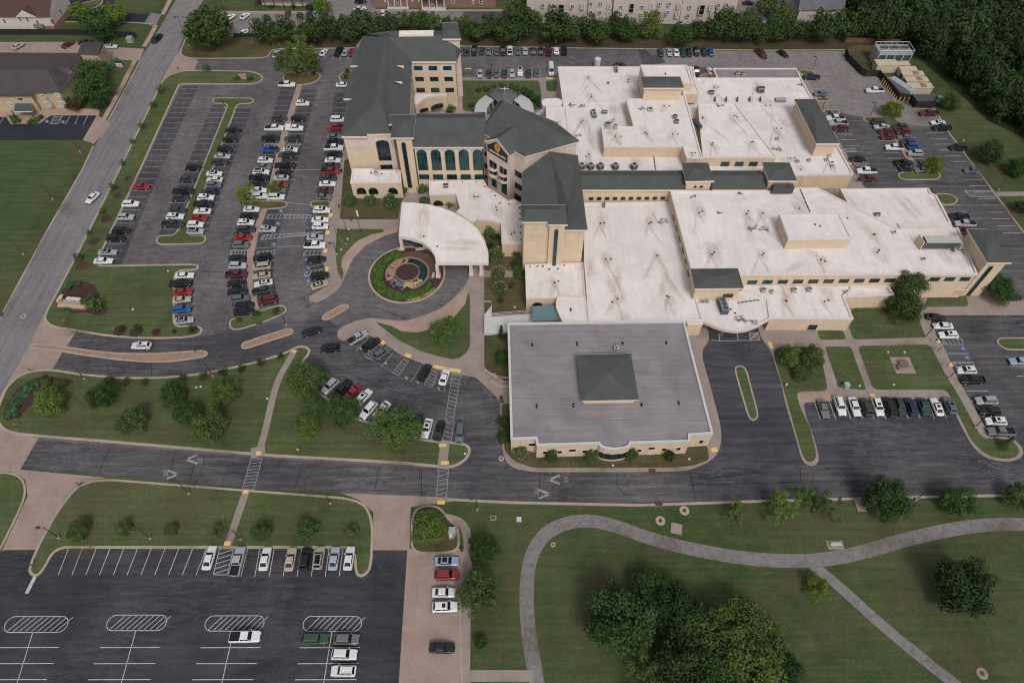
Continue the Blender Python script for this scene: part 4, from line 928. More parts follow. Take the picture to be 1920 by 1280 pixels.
def text(parent, body, s, z, size, m, F_, out, ext=.04, sl=0, name='lettering'):
    cu = bpy.data.curves.new(name, 'FONT'); cu.body = body; cu.size = size; cu.extrude = ext; cu.align_x = 'CENTER'; cu.align_y = 'CENTER'; cu.materials.append(m)
    o = bpy.data.objects.new(name, cu); COL.objects.link(o)
    dg = bpy.context.evaluated_depsgraph_get(); me = bpy.data.meshes.new_from_object(o.evaluated_get(dg)); bpy.data.objects.remove(o)
    o = put(name, me, parent)
    X = (F_(1, 0, 0) - F_(0, 0, 0)).normalized(); Zv = Vector((0, 0, 1)); X = (X + Zv*sl).normalized(); N = X.cross(Zv)
    if N.dot(F_(0,0,1)-F_(0,0,0)) < 0: N = -N
    Y = N.cross(X); M = Matrix((X, Y, N)).transposed().to_4x4(); M.translation = F_(s, z, out); o.matrix_basis = M
    return o
cs = sum(s for s, z in SQ)/5; zc = sum(z for s, z in SQ)/5; slm = sorted(SQ)
wS = SQ[3][0]-SQ[4][0]
v = sz(933,289); text(sg, 'COUNCIL OAK', svec(v), v.z, wS*.125, M_let, F, .12)
v = sz(934,296); text(sg, 'COMPREHENSIVE HEALTHCARE', svec(v), v.z, wS*.052, M_let, F, .12, .02)
v = sz(933,277); lf = MB(); rr = random.Random(4)
for k in range(9):
    a = 2*math.pi*k/9; c = (svec(v)+.62*math.cos(a), v.z+.85*math.sin(a)); lf.face([F(c[0]+.5*math.cos(t), c[1]+.42*math.sin(t), .12+.01*k) for t in [2*math.pi*i/8 for i in range(8)]])
lf.face([F(svec(v)-.1, v.z-1.7, .13), F(svec(v)+.15, v.z-1.7, .13), F(svec(v)+.1, v.z, .13), F(svec(v)-.1, v.z, .13)])
lf.build('oak_emblem', M_gold, sg)
# balconies and glazing under the sign
def facade_win(q, out=.02, par=H, **k):
    pts = [sz(*p) for p in q]; window3(par, [p_ + nv*out for p_ in pts], nv, **k)
for (x0, y0t, x1, y1t, h) in ((917,297,932,306,27),(936,308,951,318,27)):
    q = [(x0,y0t),(x1,y1t),(x1+1,y1t+h),(x0+1,y0t+h)]
    v = [sz(*p) for p in q]; sA, sB = svec(v[0]), svec(v[1]); zt = v[0].z; zb_ = v[3].z
    facade_win(q, glass=M_black, mull=(1,0), name='balcony_door', fm=M_rose)
    for kk, zf in enumerate((zb_, (zb_+zt)/2 - .2)):
        b = MB(); n = 10; c = (sA+sB)/2; r = (sB-sA)/2*1.05
        pr = [F(c + r*math.cos(math.pi*i/n), zf, .1 + r*.75*math.sin(math.pi*i/n)) for i in range(n+1)]
        for i in range(n):
            a, d = pr[i], pr[i+1]; u = Vector((0,0,.9)); b.face([a, d, d+u, a+u])
        b.face([p_ for p_ in pr]); b.build('balcony', M_rose, H)
for q in ([(922,334),(931,339),(932,353),(923,348)],[(940.5,340),(950,345),(951,366),(941,360)]): facade_win(q, glass=M_teal, mull=(1,2))
for q in ([(908,284),(912,287),(913,294),(908.5,291)],[(908,305),(913,308),(913.5,317),(909,314)],[(909,327),(913,330),(914,337),(910,334)]): 
    v = [onwall(x, y, A0 - nv*.4, B0 - nv*.4)[0] for x, y in q]; window3(H, v, nv, glass=M_black, mull=(0,0))
for y in (318,341,362):
    q = [(964,y),(978,y+7),(978,y+17),(964,y+10)]; v = [onwall(a, c, A0 - nv*.4, B0 - nv*.4)[0] for a, c in q]; window3(H, v, nv, glass=M_black, mull=(0,0))
# ---- connector wing with tall arches
roofmesh(H, [[(773,276,16),(906,276,16),(912,221,19.2),(777,221,19.2)],[(777,213,16.5),(905,213,16.5),(912,221,19.2),(777,221,19.2)]], fascia=[(773,276,16),(906,276,16),(905,213,16),(777,213,16)])
WC = walls(H, [(773,276),(906,276),(905,214),(777,214)], 15.9, .1, M_beige, .45, 12.4, M_rose)
A_, B_ = plane((773,276),(906,276), 16)
for i in range(5):
    x = 781 + i*26.1; x = 781.2 + i*26.05
    window(H, [(x,281),(x+19,281),(x+21,319),(x+3,319)], A_, B_, out=-.42, glass=M_teal, mull=(2,5), arch=.9)
    window(H, [(x+4.5,327.5),(x+23.5,327),(x+23.5,336),(x+5,336)], A_, B_, out=-.42, glass=gl[(i+1) % 5], mull=(2,0))
# entrance low roof
prism(H, [(805,339),(906,337.5),(914,351),(953,376),(963,373),(979,382),(981,455),(941,455),(940,417),(925,414),(910,411),(895,410),(886,417),(856,397),(863,390),(855,363),(805,364)], 5.3, .1, M_beige, par=.3)
A_, B_ = plane((805,364),(855,363), 5.3); window(H, [(812,376),(831,376),(831,386),(812,386)], A_, B_, out=.02, glass=M_black, mull=(0,0), arch=1)
for x, y in ((814,341),(840,341),(867,341),(893,340.5),(909,350),(922,359),(928,367),(937,381),(954,383),(971,381),(974,390),(975,401),(975,411),(976,425),(976,437),(977,449)): o = put('roof_light', _dmm, H); o.location = W(x, y, 5.02)
unit(H, 836, 351, 5.0, 1.4, 1.2, 1.0)
drains(H, 5.0, [(890,369),(896,369),(930,389),(931,394),(959,439),(964,436)])
# low arched west block
prism(H, [(661,316),(700,316),(700,319),(751,319),(752,341),(657,342)], 6.0, .1, par=.35)
A_, B_ = plane((657,342),(752,341), 6.0)
for x in (668,690.5,727): window(H, [(x,352),(x+18,352),(x+19,364),(x+1,364)], A_, B_, out=.02, glass=M_black, mull=(1,0), arch=.9)
for x, y in ((664,318),(678,318),(691,318),(698,319),(744,322),(750,333),(696,324),(716,326)): o = put('roof_light', _dmm, H); o.location = W(x, y, 5.7)
stain(H, 706, 327, 5.65, 2.5, 1.6); fan(H, 705, 325, 5.6, .5, .5)
# ---- west wing
Z1, Z2 = 16.0, 20.2
ev = [(679,68),(674,88),(664,90),(658,122),(664,124),(660,146),(653,146),(644,184),(650,186),(640,256),(688,256),(688,252),(735,251),(768,214),(772,116),(855,116),(855,92),(828,67)]
R1, R2 = (722,69,Z2), (702,195,Z2)
roofmesh(H, [[(679,68,Z1),(674,88,Z1),(664,90,Z1),(658,122,Z1),(664,124,Z1),(660,146,Z1),(653,146,Z1),(644,184,Z1),(650,186,Z1),(640,256,Z1),R2,R1],
  [(640,256,Z1),(688,256,Z1),(688,252,Z1),(735,251,Z1),(716,200,Z2-1.2),R2],
  [(735,251,Z1),(768,214,Z1),(772,116,Z1),(728,69,Z2),R1,R2,(716,200,Z2-1.2)],
  [(772,116,Z1),(855,116,Z1),(855,92,18.2),(828,67,Z2),(728,69,Z2)],
  [(828,67,Z2),(855,92,18.2),(855,116,Z1),(868,90,Z1)],
  [R1,(828,67,Z2),(845,58,16.5),(730,58,16.5),(690,64,16.5)]], fascia=None)
WV = PX([(679,68),(664,90),(640,256),(735,251),(770,214),(772,116),(855,116),(857,80),(845,66)], Z1)
def seg(P, z0, z1, mm):
    b = MB(); n = len(P)
    for i in range(n):
        a, c = P[i], P[(i+1) % n]; b.face([(a.x,a.y,z0),(c.x,c.y,z0),(c.x,c.y,z1),(a.x,a.y,z1)])
    b.build('wall', mm, H)
WVi = inset(ccw(WV), .4); seg(WVi, .1, 12.0, M_beige); seg(WVi, 12.003, Z1+.05, M_rose)
def fas(a, c, z=Z1, h=.45):
    A_, B_ = W(*a, z), W(*c, z); d = (B_-A_); b = MB(); b.box(0,-.15,-h,d.length,.0,.05); o = b.build('fascia', M_fascia, H); o.location = A_; o.rotation_euler = (0,0,math.atan2(d.y,d.x))
fas((640,256),(688,256)); fas((688,252),(735,251)); fas((772,116),(855,116)); fas((657,123),(673,124), Z1+.4, .5); fas((644,185),(661,186), Z1+.4, .5)
for x, y in ((754,127),(751,157)):
    v = [W(x-7,y-3,Z1+1.2), W(x+5,y-3,Z1+1.2), W(x+4,y+3,Z1+.9), W(x-8,y-4,Z1+1.3)]
    b = MB(); b.face([W(x-12,y-3.5,18.5), W(x+3,y-3.5,17.3), W(x+3,y+1,17.0)]); b.face([W(x+3,y-3.5,17.3), W(x-12,y-3.5,18.5), W(x-10,y-11,18.4), W(x+4,y-13,17.4)], 1); b.build('dormer', [M_fascia, M_green], H)
A_, B_ = plane((640,256),(688,256), Z1); A2_, B2_ = plane((688,252),(735,251), Z1)
bw = prism(H, [(688.5,254),(736,253),(736,249),(688.5,249)], 15.5, .1, M_rose, par=0)
Q = plane((688.5,254),(736,253), 15.5)
window(H, [(704,263),(729,263),(734,301),(709.5,301)], *Q, out=.03, glass=M_black, mull=(2,5), arch=.55)
window(H, [(711,309),(735,309),(737,317),(712,317)], *Q, out=.03, glass=M_black, mull=(2,0))
# stair tower of the connector
PT = [(731,215),(779.5,215),(775,258.5),(733,258.5),(735.5,233),(729,233)]
roofmesh(H, [[(731,215,19.3),(779.5,215,19.3),(756,230,20.4)],[(779.5,215,19.3),(775,258.5,19.3),(756,230,20.4)],[(775,258.5,19.3),(733,258.5,19.3),(756,230,20.4)],[(733,258.5,19.3),(735.5,233,19.3),(729,233,19.3),(731,215,19.3),(756,230,20.4)]], fascia=[(x,y,19.3) for x,y in PT])
walls(H, [(735,217),(778,217),(773,258.5),(740,258.5)], 19.2, .1, ins=.3)
A_, B_ = plane((740,258.5),(773,258.5), 19.3)
window(H, [(753,267),(760,267),(773,352),(764.5,352)], A_, B_, out=-.25, glass=M_black, mull=(0,7), arch=1)
# courtyard facades
A_, B_ = plane((772,116),(855,116), Z1)
for r_, (y0, y1, xo, g) in enumerate(((124,132,776.5,(M_teal,M_teal,M_teal)),(144.5,152.5,779,(M_black,M_black,M_black)),(165,173,781,(M_black,M_teal,M_black)))):
    for c in range(3): window(H, R4(xo+c*27.3,y0,xo+c*27.3+16,y1,-.5), A_, B_, out=-.38, glass=g[c], mull=(2,0))
for k in range(5):
    y = 120+19*k
    for z_ in range(3): pass
A_, B_ = plane((772,116),(768,214), Z1)
for k in range(6):
    for zc in (13.6, 9.6, 5.6):
        t = (k+.5)/6; c = A_.lerp(B_, t); d = (B_-A_).normalized(); n = Vector((1, 0, 0)); c = c + Vector((-.36, 0, 0))
        window3(H, [Vector((c.x,c.y-.9,zc+.8)), Vector((c.x,c.y+.9,zc+.8)), Vector((c.x,c.y+.9,zc-.8)), Vector((c.x,c.y-.9,zc-.8))], n, glass=M_black, mull=(0,0))
tower([(830,43),(858,43),(864,73),(829.5,73)], 20.4, .1, .6, M_rose, .35)
prism(H, [(785,193),(796,183.5),(806,181),(816,179.5),(838,178.5),(838,176),(777,176),(778,200)], 5.4, .1, par=.3, rd=.3)
A_, B_ = W(785,193,5.4), W(838,178.5,5.4)
for q in ([(787,206),(803,200),(803.5,208),(787,213)],[(808,197),(831,193),(831,203),(808,206)]): window(H, q, A_, B_, out=.9, glass=M_black, mull=(0,0), arch=.3)
prism(H, [(749,58),(813,57),(812,66),(748,67)], Z2+.3, Z2-3, M_wh, M_white2, par=.3)
prism(H, [(731,58),(749,58),(748,67),(730,67)], Z2+.1, Z2-3, M_green, M_green, par=0)
# ---- entrance canopy
cz = 5.7
CAN = [(754,380),(775,380),(805,384),(830,390),(855,400),(880,415),(896,430),(909,452),(915,472),(915.5,492),(818,492),(816,480),(807,465),(790,452),(767,445),(748,442)]
CN = thing('entrance_canopy', 'curved white entrance canopy on pinkish columns over the roundabout', 'canopy', W(840, 470))
prism(CN, CAN, cz, cz-1.1, M_cap, M_white2, par=.12, cw=.3)
P = inset(ccw(PX(CAN, cz)), .3); sheet('soffit', P, cz-1.05, M_rose, CN)
for x, y in ((755,468),(797,468),(822,519),(884,515),(903,515),(845,425),(862,425)):
    c = W(x, y, 0); b = MB(); b.box(-.42,-.42,.1,.42,.42,cz-1.08); b.box(-.6,-.6,.1,.6,.6,.9); o = b.build('column', M_rose, CN); o.location = c
stain(CN, 793, 405, cz-.11, 2.4, 6); stain(CN, 865, 455, cz-.11, 6, 1.6); stain(CN, 855, 466, cz-.11, 5, 1.2); drains(CN, cz-.12, [(794.5,443.5),(820,462)], False); stain(CN, 790, 440, cz-.11, 2, 3)
CN.location = (0, 0, 0); H.location = (0, 0, 0)
# roof kit
drains(H, ZL-.4, [(1102,144),(1103,148),(1109,178),(1109,182),(1178,150),(1178,154),(1045,230),(1046,234),(1092,226),(1089,230),(1150,225),(1147,229),(1104,290),(1099,294),(1097,310),(1196,311),(1339,164),(1347,164),(1419,164),(1428,164),(1435,198),(1445,198),(1456,241),(1465,241),(1482,297),(1491,297),(1559,304),(1562,304),(1501,318)])
drains(H, ZC-.35, [(1245,199),(1255,199),(1154,256),(1164,256),(1210,249),(1214,252),(1261,252),(1271,252),(1297,287),(1303,287)]); drains(H, ZH-.3, [(1317,222),(1318,220),(1337,268),(1335,271),(1377,217),(1382,220),(1408,267),(1412,266)])
drains(H, 12.2, [(1247,138),(1248,140)], False); drains(H, 12.05, [(1528,421),(1538,424)], False)
drains(H, 5.05, [(1126,419),(1133,418),(1217,419),(1221,417),(1136,486),(1145,486),(1232,479),(1148,566),(1158,560),(1250,555),(1254,557)]); drains(H, 4.25, [(1040,530),(1047,527)]); drains(H, 4.8, [(1070,579),(1070,582)], False)
drains(H, 8.6, [(1311,399),(1317,396),(1400,401),(1403,396),(1429,478),(1432,475),(1335,477),(1339,473),(1498,391),(1589,409),(1539,487),(1547,490),(1645,473),(1648,469),(1430,400)]); drains(H, 4.45, [(1473,563),(1475,565),(1546,565),(1553,563),(1378,587),(1370,580)])
for x, y, z, sx, sy, r in ((1150,250,ZC-.35,3,2,0),(1338,475,8.6,2.2,5,.3),(1340,470,8.6,2,4.5,-.5),(1634,440,8.6,2.2,8,.25),(1648,476,8.6,2,4.5,.3),(1312,395,8.6,2,5,.2),(1500,385,8.6,2,6,.1),(1220,412,5.05,2,5,-.3),(1130,412,5.05,1.5,4,0),(1157,520,5.05,4.5,1.4,1.4),(1148,540,5.05,4.5,1.3,1.7),(1170,600,5.05,2,4,0),(1255,530,5.05,1.2,6,.3),(1245,530,5.05,1.2,6,-.3),(1101,500,5.05,3,5,0),(1150,205,ZL-.4,2,4,0),(1105,250,ZL-.4,1.6,9,.1),(1190,300,ZL-.4,2,4,.3),(1471,230,ZL-.4,2,3,.4),(1475,300,ZL-.4,3,2,0),(1755,385,5.6,2.5,4,.2),(1700,390,5.6,1.2,6,.3),(1710,385,5.6,1.2,6,.3),(1593,375,5.6,1.3,6,.2),(1780,470,8.6,3,2,0),(1770,480,8.6,2,4,.2),(1490,500,8.6,4,1.3,.5),(1535,480,8.6,4,1.3,-.7),(1402,420,8.6,1.3,7,-.1),(1345,590,4.45,2.5,2.5,0),(1475,550,4.45,2,4,.2),(1550,550,4.45,2,4,.1)):
    stain(H, x, y, z, sx, sy, r)
for x, y, z in ((1139,238,ZC-.35),(1153,241,ZC-.35)): fan(H, x, y, z, 1.1 if x < 1145 else .7, 1.3)
for x, y in ((1430,546),(1446,549),(1488,546),(1516,545),(1585,550)): fan(H, x, y, 4.45, .6 if y < 548 else .4, 1.0)
for x, y in ((1457,262),(1554,293),(1549,301),(1560,313),(1495,304),(1516,302),(1418,275)): fan(H, x, y, ZL-.4, .55, .6)
for x, y in ((1090,316),(1107,316),(1125,316),(1153,316),(1188,316)): unit(H, x, 317, ZL-.4, 1.6, 1.6, 1.8, .6, M_metal, 1)
for x, y, z, s in ((1072,198,ZL-.4,1),(1091,201,ZL-.4,.8),(1084,255,ZL-.4,.8),(1203,205,ZC-.35,.9),(1457,281,ZL-.4,1.2),(1243,418,5.05,1.3),(1350,400,8.6,.5),(1300,370,8.6,.6),(1388,365,8.6,.6),(1410,430,8.6,1),(1432,432,8.6,1),(1320,568,4.45,1.2),(1405,602,4.45,1.6),(1385,600,4.45,1),(1500,160,ZL-.4,.8),(1350,199,ZH-.3,.8),(1640,440,8.6,.3),(1795,470,8.6,1.4)): pipes(H, x, y, z, s)
unit(H, 1113,217, ZL-.4, 1.4, 3.2, 1.3, .1); unit(H, 1133,213, ZL-.4, 1.8, 1.0, 1.0); unit(H, 1306,236, ZH-.3, 1.2, 4.2, 1.2, .35, M_pvc, 3); unit(H, 1265,222, ZC-.35, 1.2, 1.2, 1.0); unit(H, 1268,231, ZC-.35, 1.2, 1.2, 1.0); unit(H, 1219,207, ZC-.35, 1.6, 1.6, .7, 0, M_wh, 1)
unit(H, 1425,173, ZL-.4, 2.0, 1.8, 1.7); unit(H, 1333,176, ZL-.4, 1.6, 1.5, .9); unit(H, 1463,190, ZL-.4, 3.2, 1.6, .9, 0, M_metal, 0); unit(H, 1382,141, 4.7, 1.3, 1.2, 1.0, 0, M_wh); unit(H, 1392,142, 4.7, 1.0, 1.0, 1.0, 0, M_wh); unit(H, 1155,134, ZL-.4, .9, 2.2, 1.6); unit(H, 1644,404, 5.6, 1.4, 1, .7); unit(H, 1140,157, ZL-.4, 1, 1, .4, 0, M_wh, 1); unit(H, 1132,388, 5.05, .7, 1.1, 1.1)
for x in (1340,1361,1382,1405,1425): unit(H, x, 189, ZL-.4, .35, 1.8, .9, -.15, M_pvc, 0)
unit(H, 1354,579, 4.45, 1.7, 4.0, 2.0, .08, flat('blue_grey_unit', (.18,.23,.28)), 3, 'chiller')
unit(H, 1676,437, 8.6, 1.0, .8, .5, 0, M_wh, 1); unit(H, 1731,487, 8.6, .9, .8, .5, 0, M_wh, 1)
for a, c, z in (((1500,355),(1518,397),8.62),((1225,288),(1229,318),ZL-.35),((1385,568),(1422,563),4.6),((1090,612),(1090,613),5)):
    A_, B_ = W(*a, z), W(*c, z); b = MB(); b.tube(A_+Vector((0,0,.2)), B_+Vector((0,0,.2)), .09, .09, 6)
    for k in range(6): q = A_.lerp(B_, k/5); b.box(q.x-.15,q.y-.15,z,q.x+.15,q.y+.15,z+.2)
    b.build('roof_pipe', M_pvc, H)
# teal awning and white ramp
aw = thing('awning', 'teal ribbed metal awning beside the curved white roof corner', 'awning', (0,0,0))
P = PX([(998,574),(1043,572),(1047,600),(998,602)], 3.4); b = MB(); a, bb_, c, d = P
for k in range(14):
    t0, t1 = k/14, (k+.82)/14
    b.face([d.lerp(a, t0)+Vector((0,0,.0)), c.lerp(bb_, t0), c.lerp(bb_, t1)+Vector((0,0,.12)), d.lerp(a, t1)+Vector((0,0,.12))])
    b.face([d.lerp(a, t1)+Vector((0,0,.12)), c.lerp(bb_, t1)+Vector((0,0,.12)), c.lerp(bb_, (k+1)/14), d.lerp(a, (k+1)/14)])
b.build('metal_sheet', M_tealm, aw)
b = MB()
for p in (a, d): b.box(p.x+.1,p.y-.08,.1,p.x+.26,p.y+.08,3.3)
b.build('post', M_bronze, aw)
rm = thing('ramp', 'white concrete entrance ramp with railings left of the grey roof', 'ramp', (0,0,0))
slab('deck', PX([(908,590),(922,572),(922,594),(1000,588),(1000,604),(953,606),(952,622),(908,626)], .8), 0, .8, M_wh, rm)
def rail(parent, pts, z0, h=1.0, m=M_metal, step=1.5, name='railing'):
    P = PX(pts); b = MB()
    for i in range(len(P)-1):
        a, c = P[i], P[i+1]; n = max(1, int((c-a).length/step))
        for hh in (h, h*.5): b.tube(a+Vector((0,0,z0+hh)), c+Vector((0,0,z0+hh)), .035, .035, 5)
        for k in range(n+1): q = a.lerp(c, k/n); b.tube((q.x,q.y,z0),(q.x,q.y,z0+h), .035, .035, 5)
    return b.build(name, m, parent)
rail(rm, [(908,571),(921,571),(921,594),(998,588)], .5, 1.0, M_wframe); rail(rm, [(908,600),(908,626)], .8, 1.0, M_bronze)
st = thing('stairs', 'grey outdoor steps with railings at the corner of the curved lot', 'stairs', (0,0,0))
for k in range(6):
    a, c = W(912+3.1*k,699+2.4*k*.3,0), W(921+3.1*k,716-1*k*.2,0); d = c-a; b = MB(); b.box(0,-.16,.1,d.length*.9,.16,.3+.1*k); o = b.build('step', M_conc, st); o.location = a; o.rotation_euler = (0,0,math.atan2(d.y,d.x))
rail(st, [(910,697),(930,710),(952,712)], .2, 1.0, M_wframe); rail(st, [(920,717),(935,728),(953,728)], .2, 1.0, M_wframe)
# ---------------------------------------------------------------- low grey-roofed office block
O = thing('office_block', 'low beige office block with wide grey flat roof and small green hip roof', 'office block', (0,0,0))
AO = [(952,605),(1283,601),(1337,812),(1294,815),(1294,827),(1183,830),(1181,836),(1170,840),(1152,842),(1135,840),(1126,836),(1122,831),(1007,834.5),(1004,821),(958,823)]
prism(O, AO, 5.6, .1, M_beige, M_gravel, par=.35, cw=.45, capm=flat('dull_white_coping', (.46,.45,.45), .7, .3, .1, 1))
A_, B_ = plane((1007,834.5),(1122,831), 5.6)
def ow(x0, y0, x1, y1, AB, **k): window(O, R4(x0, y0, x1, y1, .6), *AB, out=.02, glass=M_black, mull=(0,0), fm=M_fascia, **k)
AB = (A_, B_); ow(1017,845,1026,851,AB); ow(1045,844,1054,850,AB); ow(1066,841,1080,846.5,AB); ow(1091,843,1101,849,AB)
for x0, x1, ab in ((1066,1079,AB),):
    window(O, [(x0,848),(x1,848),(x1-1,854.5),(x0-1,854.5)], *ab, out=.02, glass=M_rose, mull=(0,0), fm=M_beige, name='recess')
AB = plane((1183,830),(1294,827), 5.6); ow(1194,841,1203,847,AB); ow(1215,837,1228,842.5,AB); ow(1240,839,1250,845,AB); ow(1267,838,1276.5,844,AB)
window(O, [(1214,844.5),(1228,844),(1226,852),(1212,852)], *AB, out=.02, glass=M_rose, mull=(0,0), fm=M_beige, name='recess')
AB = plane((958,823),(1004,821), 5.6); ow(990,830,1004,836,AB)
AB = plane((1294,815),(1337,812), 5.6); ow(1310,824,1319,831,AB); ow(1296,823,1300,836,plane((1294,827),(1294,815),5.6))
cv2 = PX([(1126,836),(1135,840),(1152,842),(1170,840),(1181,836)], 5.6)
for i in range(4):
    a, c = cv2[i], cv2[i+1]; d = (c-a).normalized(); n = Vector((d.y, -d.x, 0)); n = n if n.y < 0 else -n
    a2, c2 = a.lerp(c, .0)+n*.02, a.lerp(c, 1)+n*.02
    window3(O, [Vector((a2.x,a2.y,3.3)), Vector((c2.x,c2.y,3.3)), Vector((c2.x,c2.y,1.0)), Vector((a2.x,a2.y,1.0))], n, glass=M_black, mull=(0,1), fm=M_frame)
q = [(1082.5,665,7.4),(1182.5,662.5,7.4),(1197,749,7.4),(1092,751,7.4)]; ap = (1141,700,8.9)
roofmesh(O, [[q[i], q[(i+1) % 4], ap] for i in range(4)], fascia=q, fz=.35)
P = inset(ccw([W(*p) for p in q]), .6); b = MB()
for i in range(4): a, c = P[i], P[(i+1) % 4]; b.face([(a.x,a.y,5),(c.x,c.y,5),(c.x,c.y,7.3),(a.x,a.y,7.3)])
b.build('wall', M_beige, O)
for x, y in ((998,645),(998,648),(1082,642),(1082,646),(1167,642),(1167,645),(1249,641),(1249,644),(1006,759),(1006,763),(1075,757),(1075,762),(1203,757),(1203,760),(1272,753),(1273,757)):
    o = put('roof_drain', _dmm, O); o.location = W(x, y, 5.28)
unit(O, 1155, 656, 5.25, 1.0, .9, 1.0, 0, M_wh, 1); fan(O, 1155, 651, 5.25, .3, 1.2)
for x, y, sx, sy in ((1128,612,1.5,2.5),(1195,765,2,3),(1110,775,5,1.2),(1262,640,1.5,1),(1230,690,2,3)): stain(O, x, y, 5.25, sx, sy)
# ---------------------------------------------------------------- courtyard pavilion and pergolas
pv = thing('pavilion', 'six-sided grey-roofed garden pavilion behind the rotunda', 'pavilion', W(945,190))
pv.location = (0,0,0)
hx = [(930,165),(956,166),(970,178),(962,192),(938,196),(919,178)]; Pz = [W(x, y, 3.6) for x, y in hx]; c = sum(Pz, Vector())/6; c.z = 5.2
b = MB()
for i in range(6): f = [Pz[i], Pz[(i+1) % 6], c]; b.face(f if (f[1]-f[0]).cross(f[2]-f[0]).z > 0 else f[::-1])
b.build('roof', M_greyr, pv)
for p in inset(ccw(Pz), .5): b = MB(); b.box(p.x-.2,p.y-.2,.1,p.x+.2,p.y+.2,3.5); b.build('post', M_wh, pv)
b = MB(); b.tube(c, c+Vector((0,0,1.6)), .07, .05, 6); b.box(c.x-1.3,c.y-.12,5.9,c.x+1.3,c.y+.12,6.1); b.box(c.x-.12,c.y-1.0,6.0,c.x+.12,c.y+1.0,6.15); b.build('weather_vane', M_wh, pv)
def pergola(pts_o, pts_i, lab):
    t = thing('pergola', lab, 'pergola', (0,0,0), group='curved pergolas of the courtyard')
    Po = chai(PX(pts_o, 3.0), 2, 2, False); Pi = chai(PX(pts_i, 3.0), 2, 2, False); n = 26
    def at(P, t_):
        L_ = [(P[i+1]-P[i]).length for i in range(len(P)-1)]; s = sum(L_)*t_
        for i, l in enumerate(L_):
            if s <= l or i == len(L_)-1: return P[i].lerp(P[i+1], min(1, s/l))
            s -= l
    for k in range(n):
        a, c = at(Po, k/(n-1)), at(Pi, k/(n-1)); d = c-a; b = MB(); b.box(-.4,-.1,0,d.length+.4,.1,.22); o = b.build('rafter', M_wh, t); o.location = a; o.rotation_euler = (0,0,math.atan2(d.y,d.x))
    for P in (Po, Pi):
        for k in (0, .33, .66, 1): q = at(P, k); b = MB(); b.tube((q.x,q.y,.1),(q.x,q.y,3), .15, .15, 8); b.build('post', M_wh, t)
        b = MB()
        for i in range(len(P)-1): b.tube(P[i]-Vector((0,0,.15)), P[i+1]-Vector((0,0,.15)), .12, .12, 6)
        b.build('beam', M_wh, t)
pergola([(912,181),(900,189),(893,200),(892,210)], [(924,188),(916,195),(911,203),(911,211)], 'curved white pergola left of the grey pavilion')
pergola([(976,180),(990,187),(997,197),(999,210)], [(965,188),(975,195),(980,203),(982,211)], 'curved white pergola right of the grey pavilion')
t = thing('pergola', 'straight white slatted pergola against the white roofed wing', 'pergola', (0,0,0))
for k in range(11):
    a, c = W(1001+2.1*k,216-1.4*k,3), W(1008+2.1*k,221-1.7*k,3); d = c-a; b = MB(); b.box(-.1,-.12,0,d.length,.12,.22); o = b.build('rafter', M_wh, t); o.location = a; o.rotation_euler = (0,0,math.atan2(d.y,d.x))
b = MB(); a, c = W(1001,216,3), W(1023,201,3); b.tube(a, c, .12, .12, 6); b.tube((a.x,a.y,.1), a, .15, .15, 6); b.tube((c.x,c.y,.1), c, .15, .15, 6); b.build('beam', M_wh, t)
# ---------------------------------------------------------------- roundabout fountain garden
RC = W(763, 514)
def circ(c, r, n=48, sx=1): return [c + Vector((r*math.cos(2*math.pi*i/n)*sx, r*math.sin(2*math.pi*i/n), 0)) for i in range(n)]
island('median', None, 'round garden island in the roundabout', M_mulch, kw=.55, raw=circ(RC, 10.1))
c0 = RC + Vector((.2, 0, 0))
M_water = mat('fountain_water', f_glass((.010, .018, .020), (.022, .034, .036)), .15, .5)
sheet('plaza', [RC + Vector((1.6, 1.2, 0)) + Vector((7.2*math.cos(a), 7.0*math.sin(a), 0)) for a in [math.radians(-20 + 165*i/24) for i in range(25)]] + [c0 + Vector((-3, 1, 0)), c0 + Vector((2, -3.5, 0))], .175, M_plaza, label='brown paved terrace beside the fountain')
FT = thing('fountain', 'round stone fountain with a dark inner basin in the roundabout garden', 'fountain', c0)
def ringmesh(r0, r1, z0, z1, m, name, par, a0=0, a1=360, n=48, sy=1.0):
    b = MB()
    for i in range(n):
        t0, t1 = math.radians(a0 + (a1-a0)*i/n), math.radians(a0 + (a1-a0)*(i+1)/n)
        def q(r, t, z): return (r*math.cos(t), r*math.sin(t)*sy, z)
        b.face([q(r0,t0,z1), q(r1,t0,z1), q(r1,t1,z1), q(r0,t1,z1)]); b.face([q(r1,t0,z0), q(r1,t1,z0), q(r1,t1,z1), q(r1,t0,z1)]); b.face([q(r0,t1,z0), q(r0,t0,z0), q(r0,t0,z1), q(r0,t1,z1)])
    return b.build(name, m, par)
M_basin = flat('basin_stone', (.21,.165,.135), .9, .2, .3, 2)
ringmesh(5.3, 5.75, 0, .55, M_basin, 'outer_wall', FT, -70, 210)
ringmesh(3.0, 3.22, 0, .95, M_basin, 'inner_wall', FT)
b = MB(); b.face([(2.95*math.cos(2*math.pi*i/32), 2.95*math.sin(2*math.pi*i/32), .8) for i in range(32)]); b.build('basin', M_mulch, FT)
b = MB(); b.face([(5.3*math.cos(2*math.pi*i/40), 5.3*math.sin(2*math.pi*i/40), .32) for i in range(40)]); b.build('water', M_water, FT)
M_rock = flat('sandstone', (.30, .18, .11), .9, .2, .35, 2.5); M_rockg = flat('grey_rock', (.13, .13, .14), .9, .2, .35, 2.5); M_rockb = flat('buff_rock', (.36, .27, .15), .9, .2, .3, 2.5)
rg = random.Random(5)
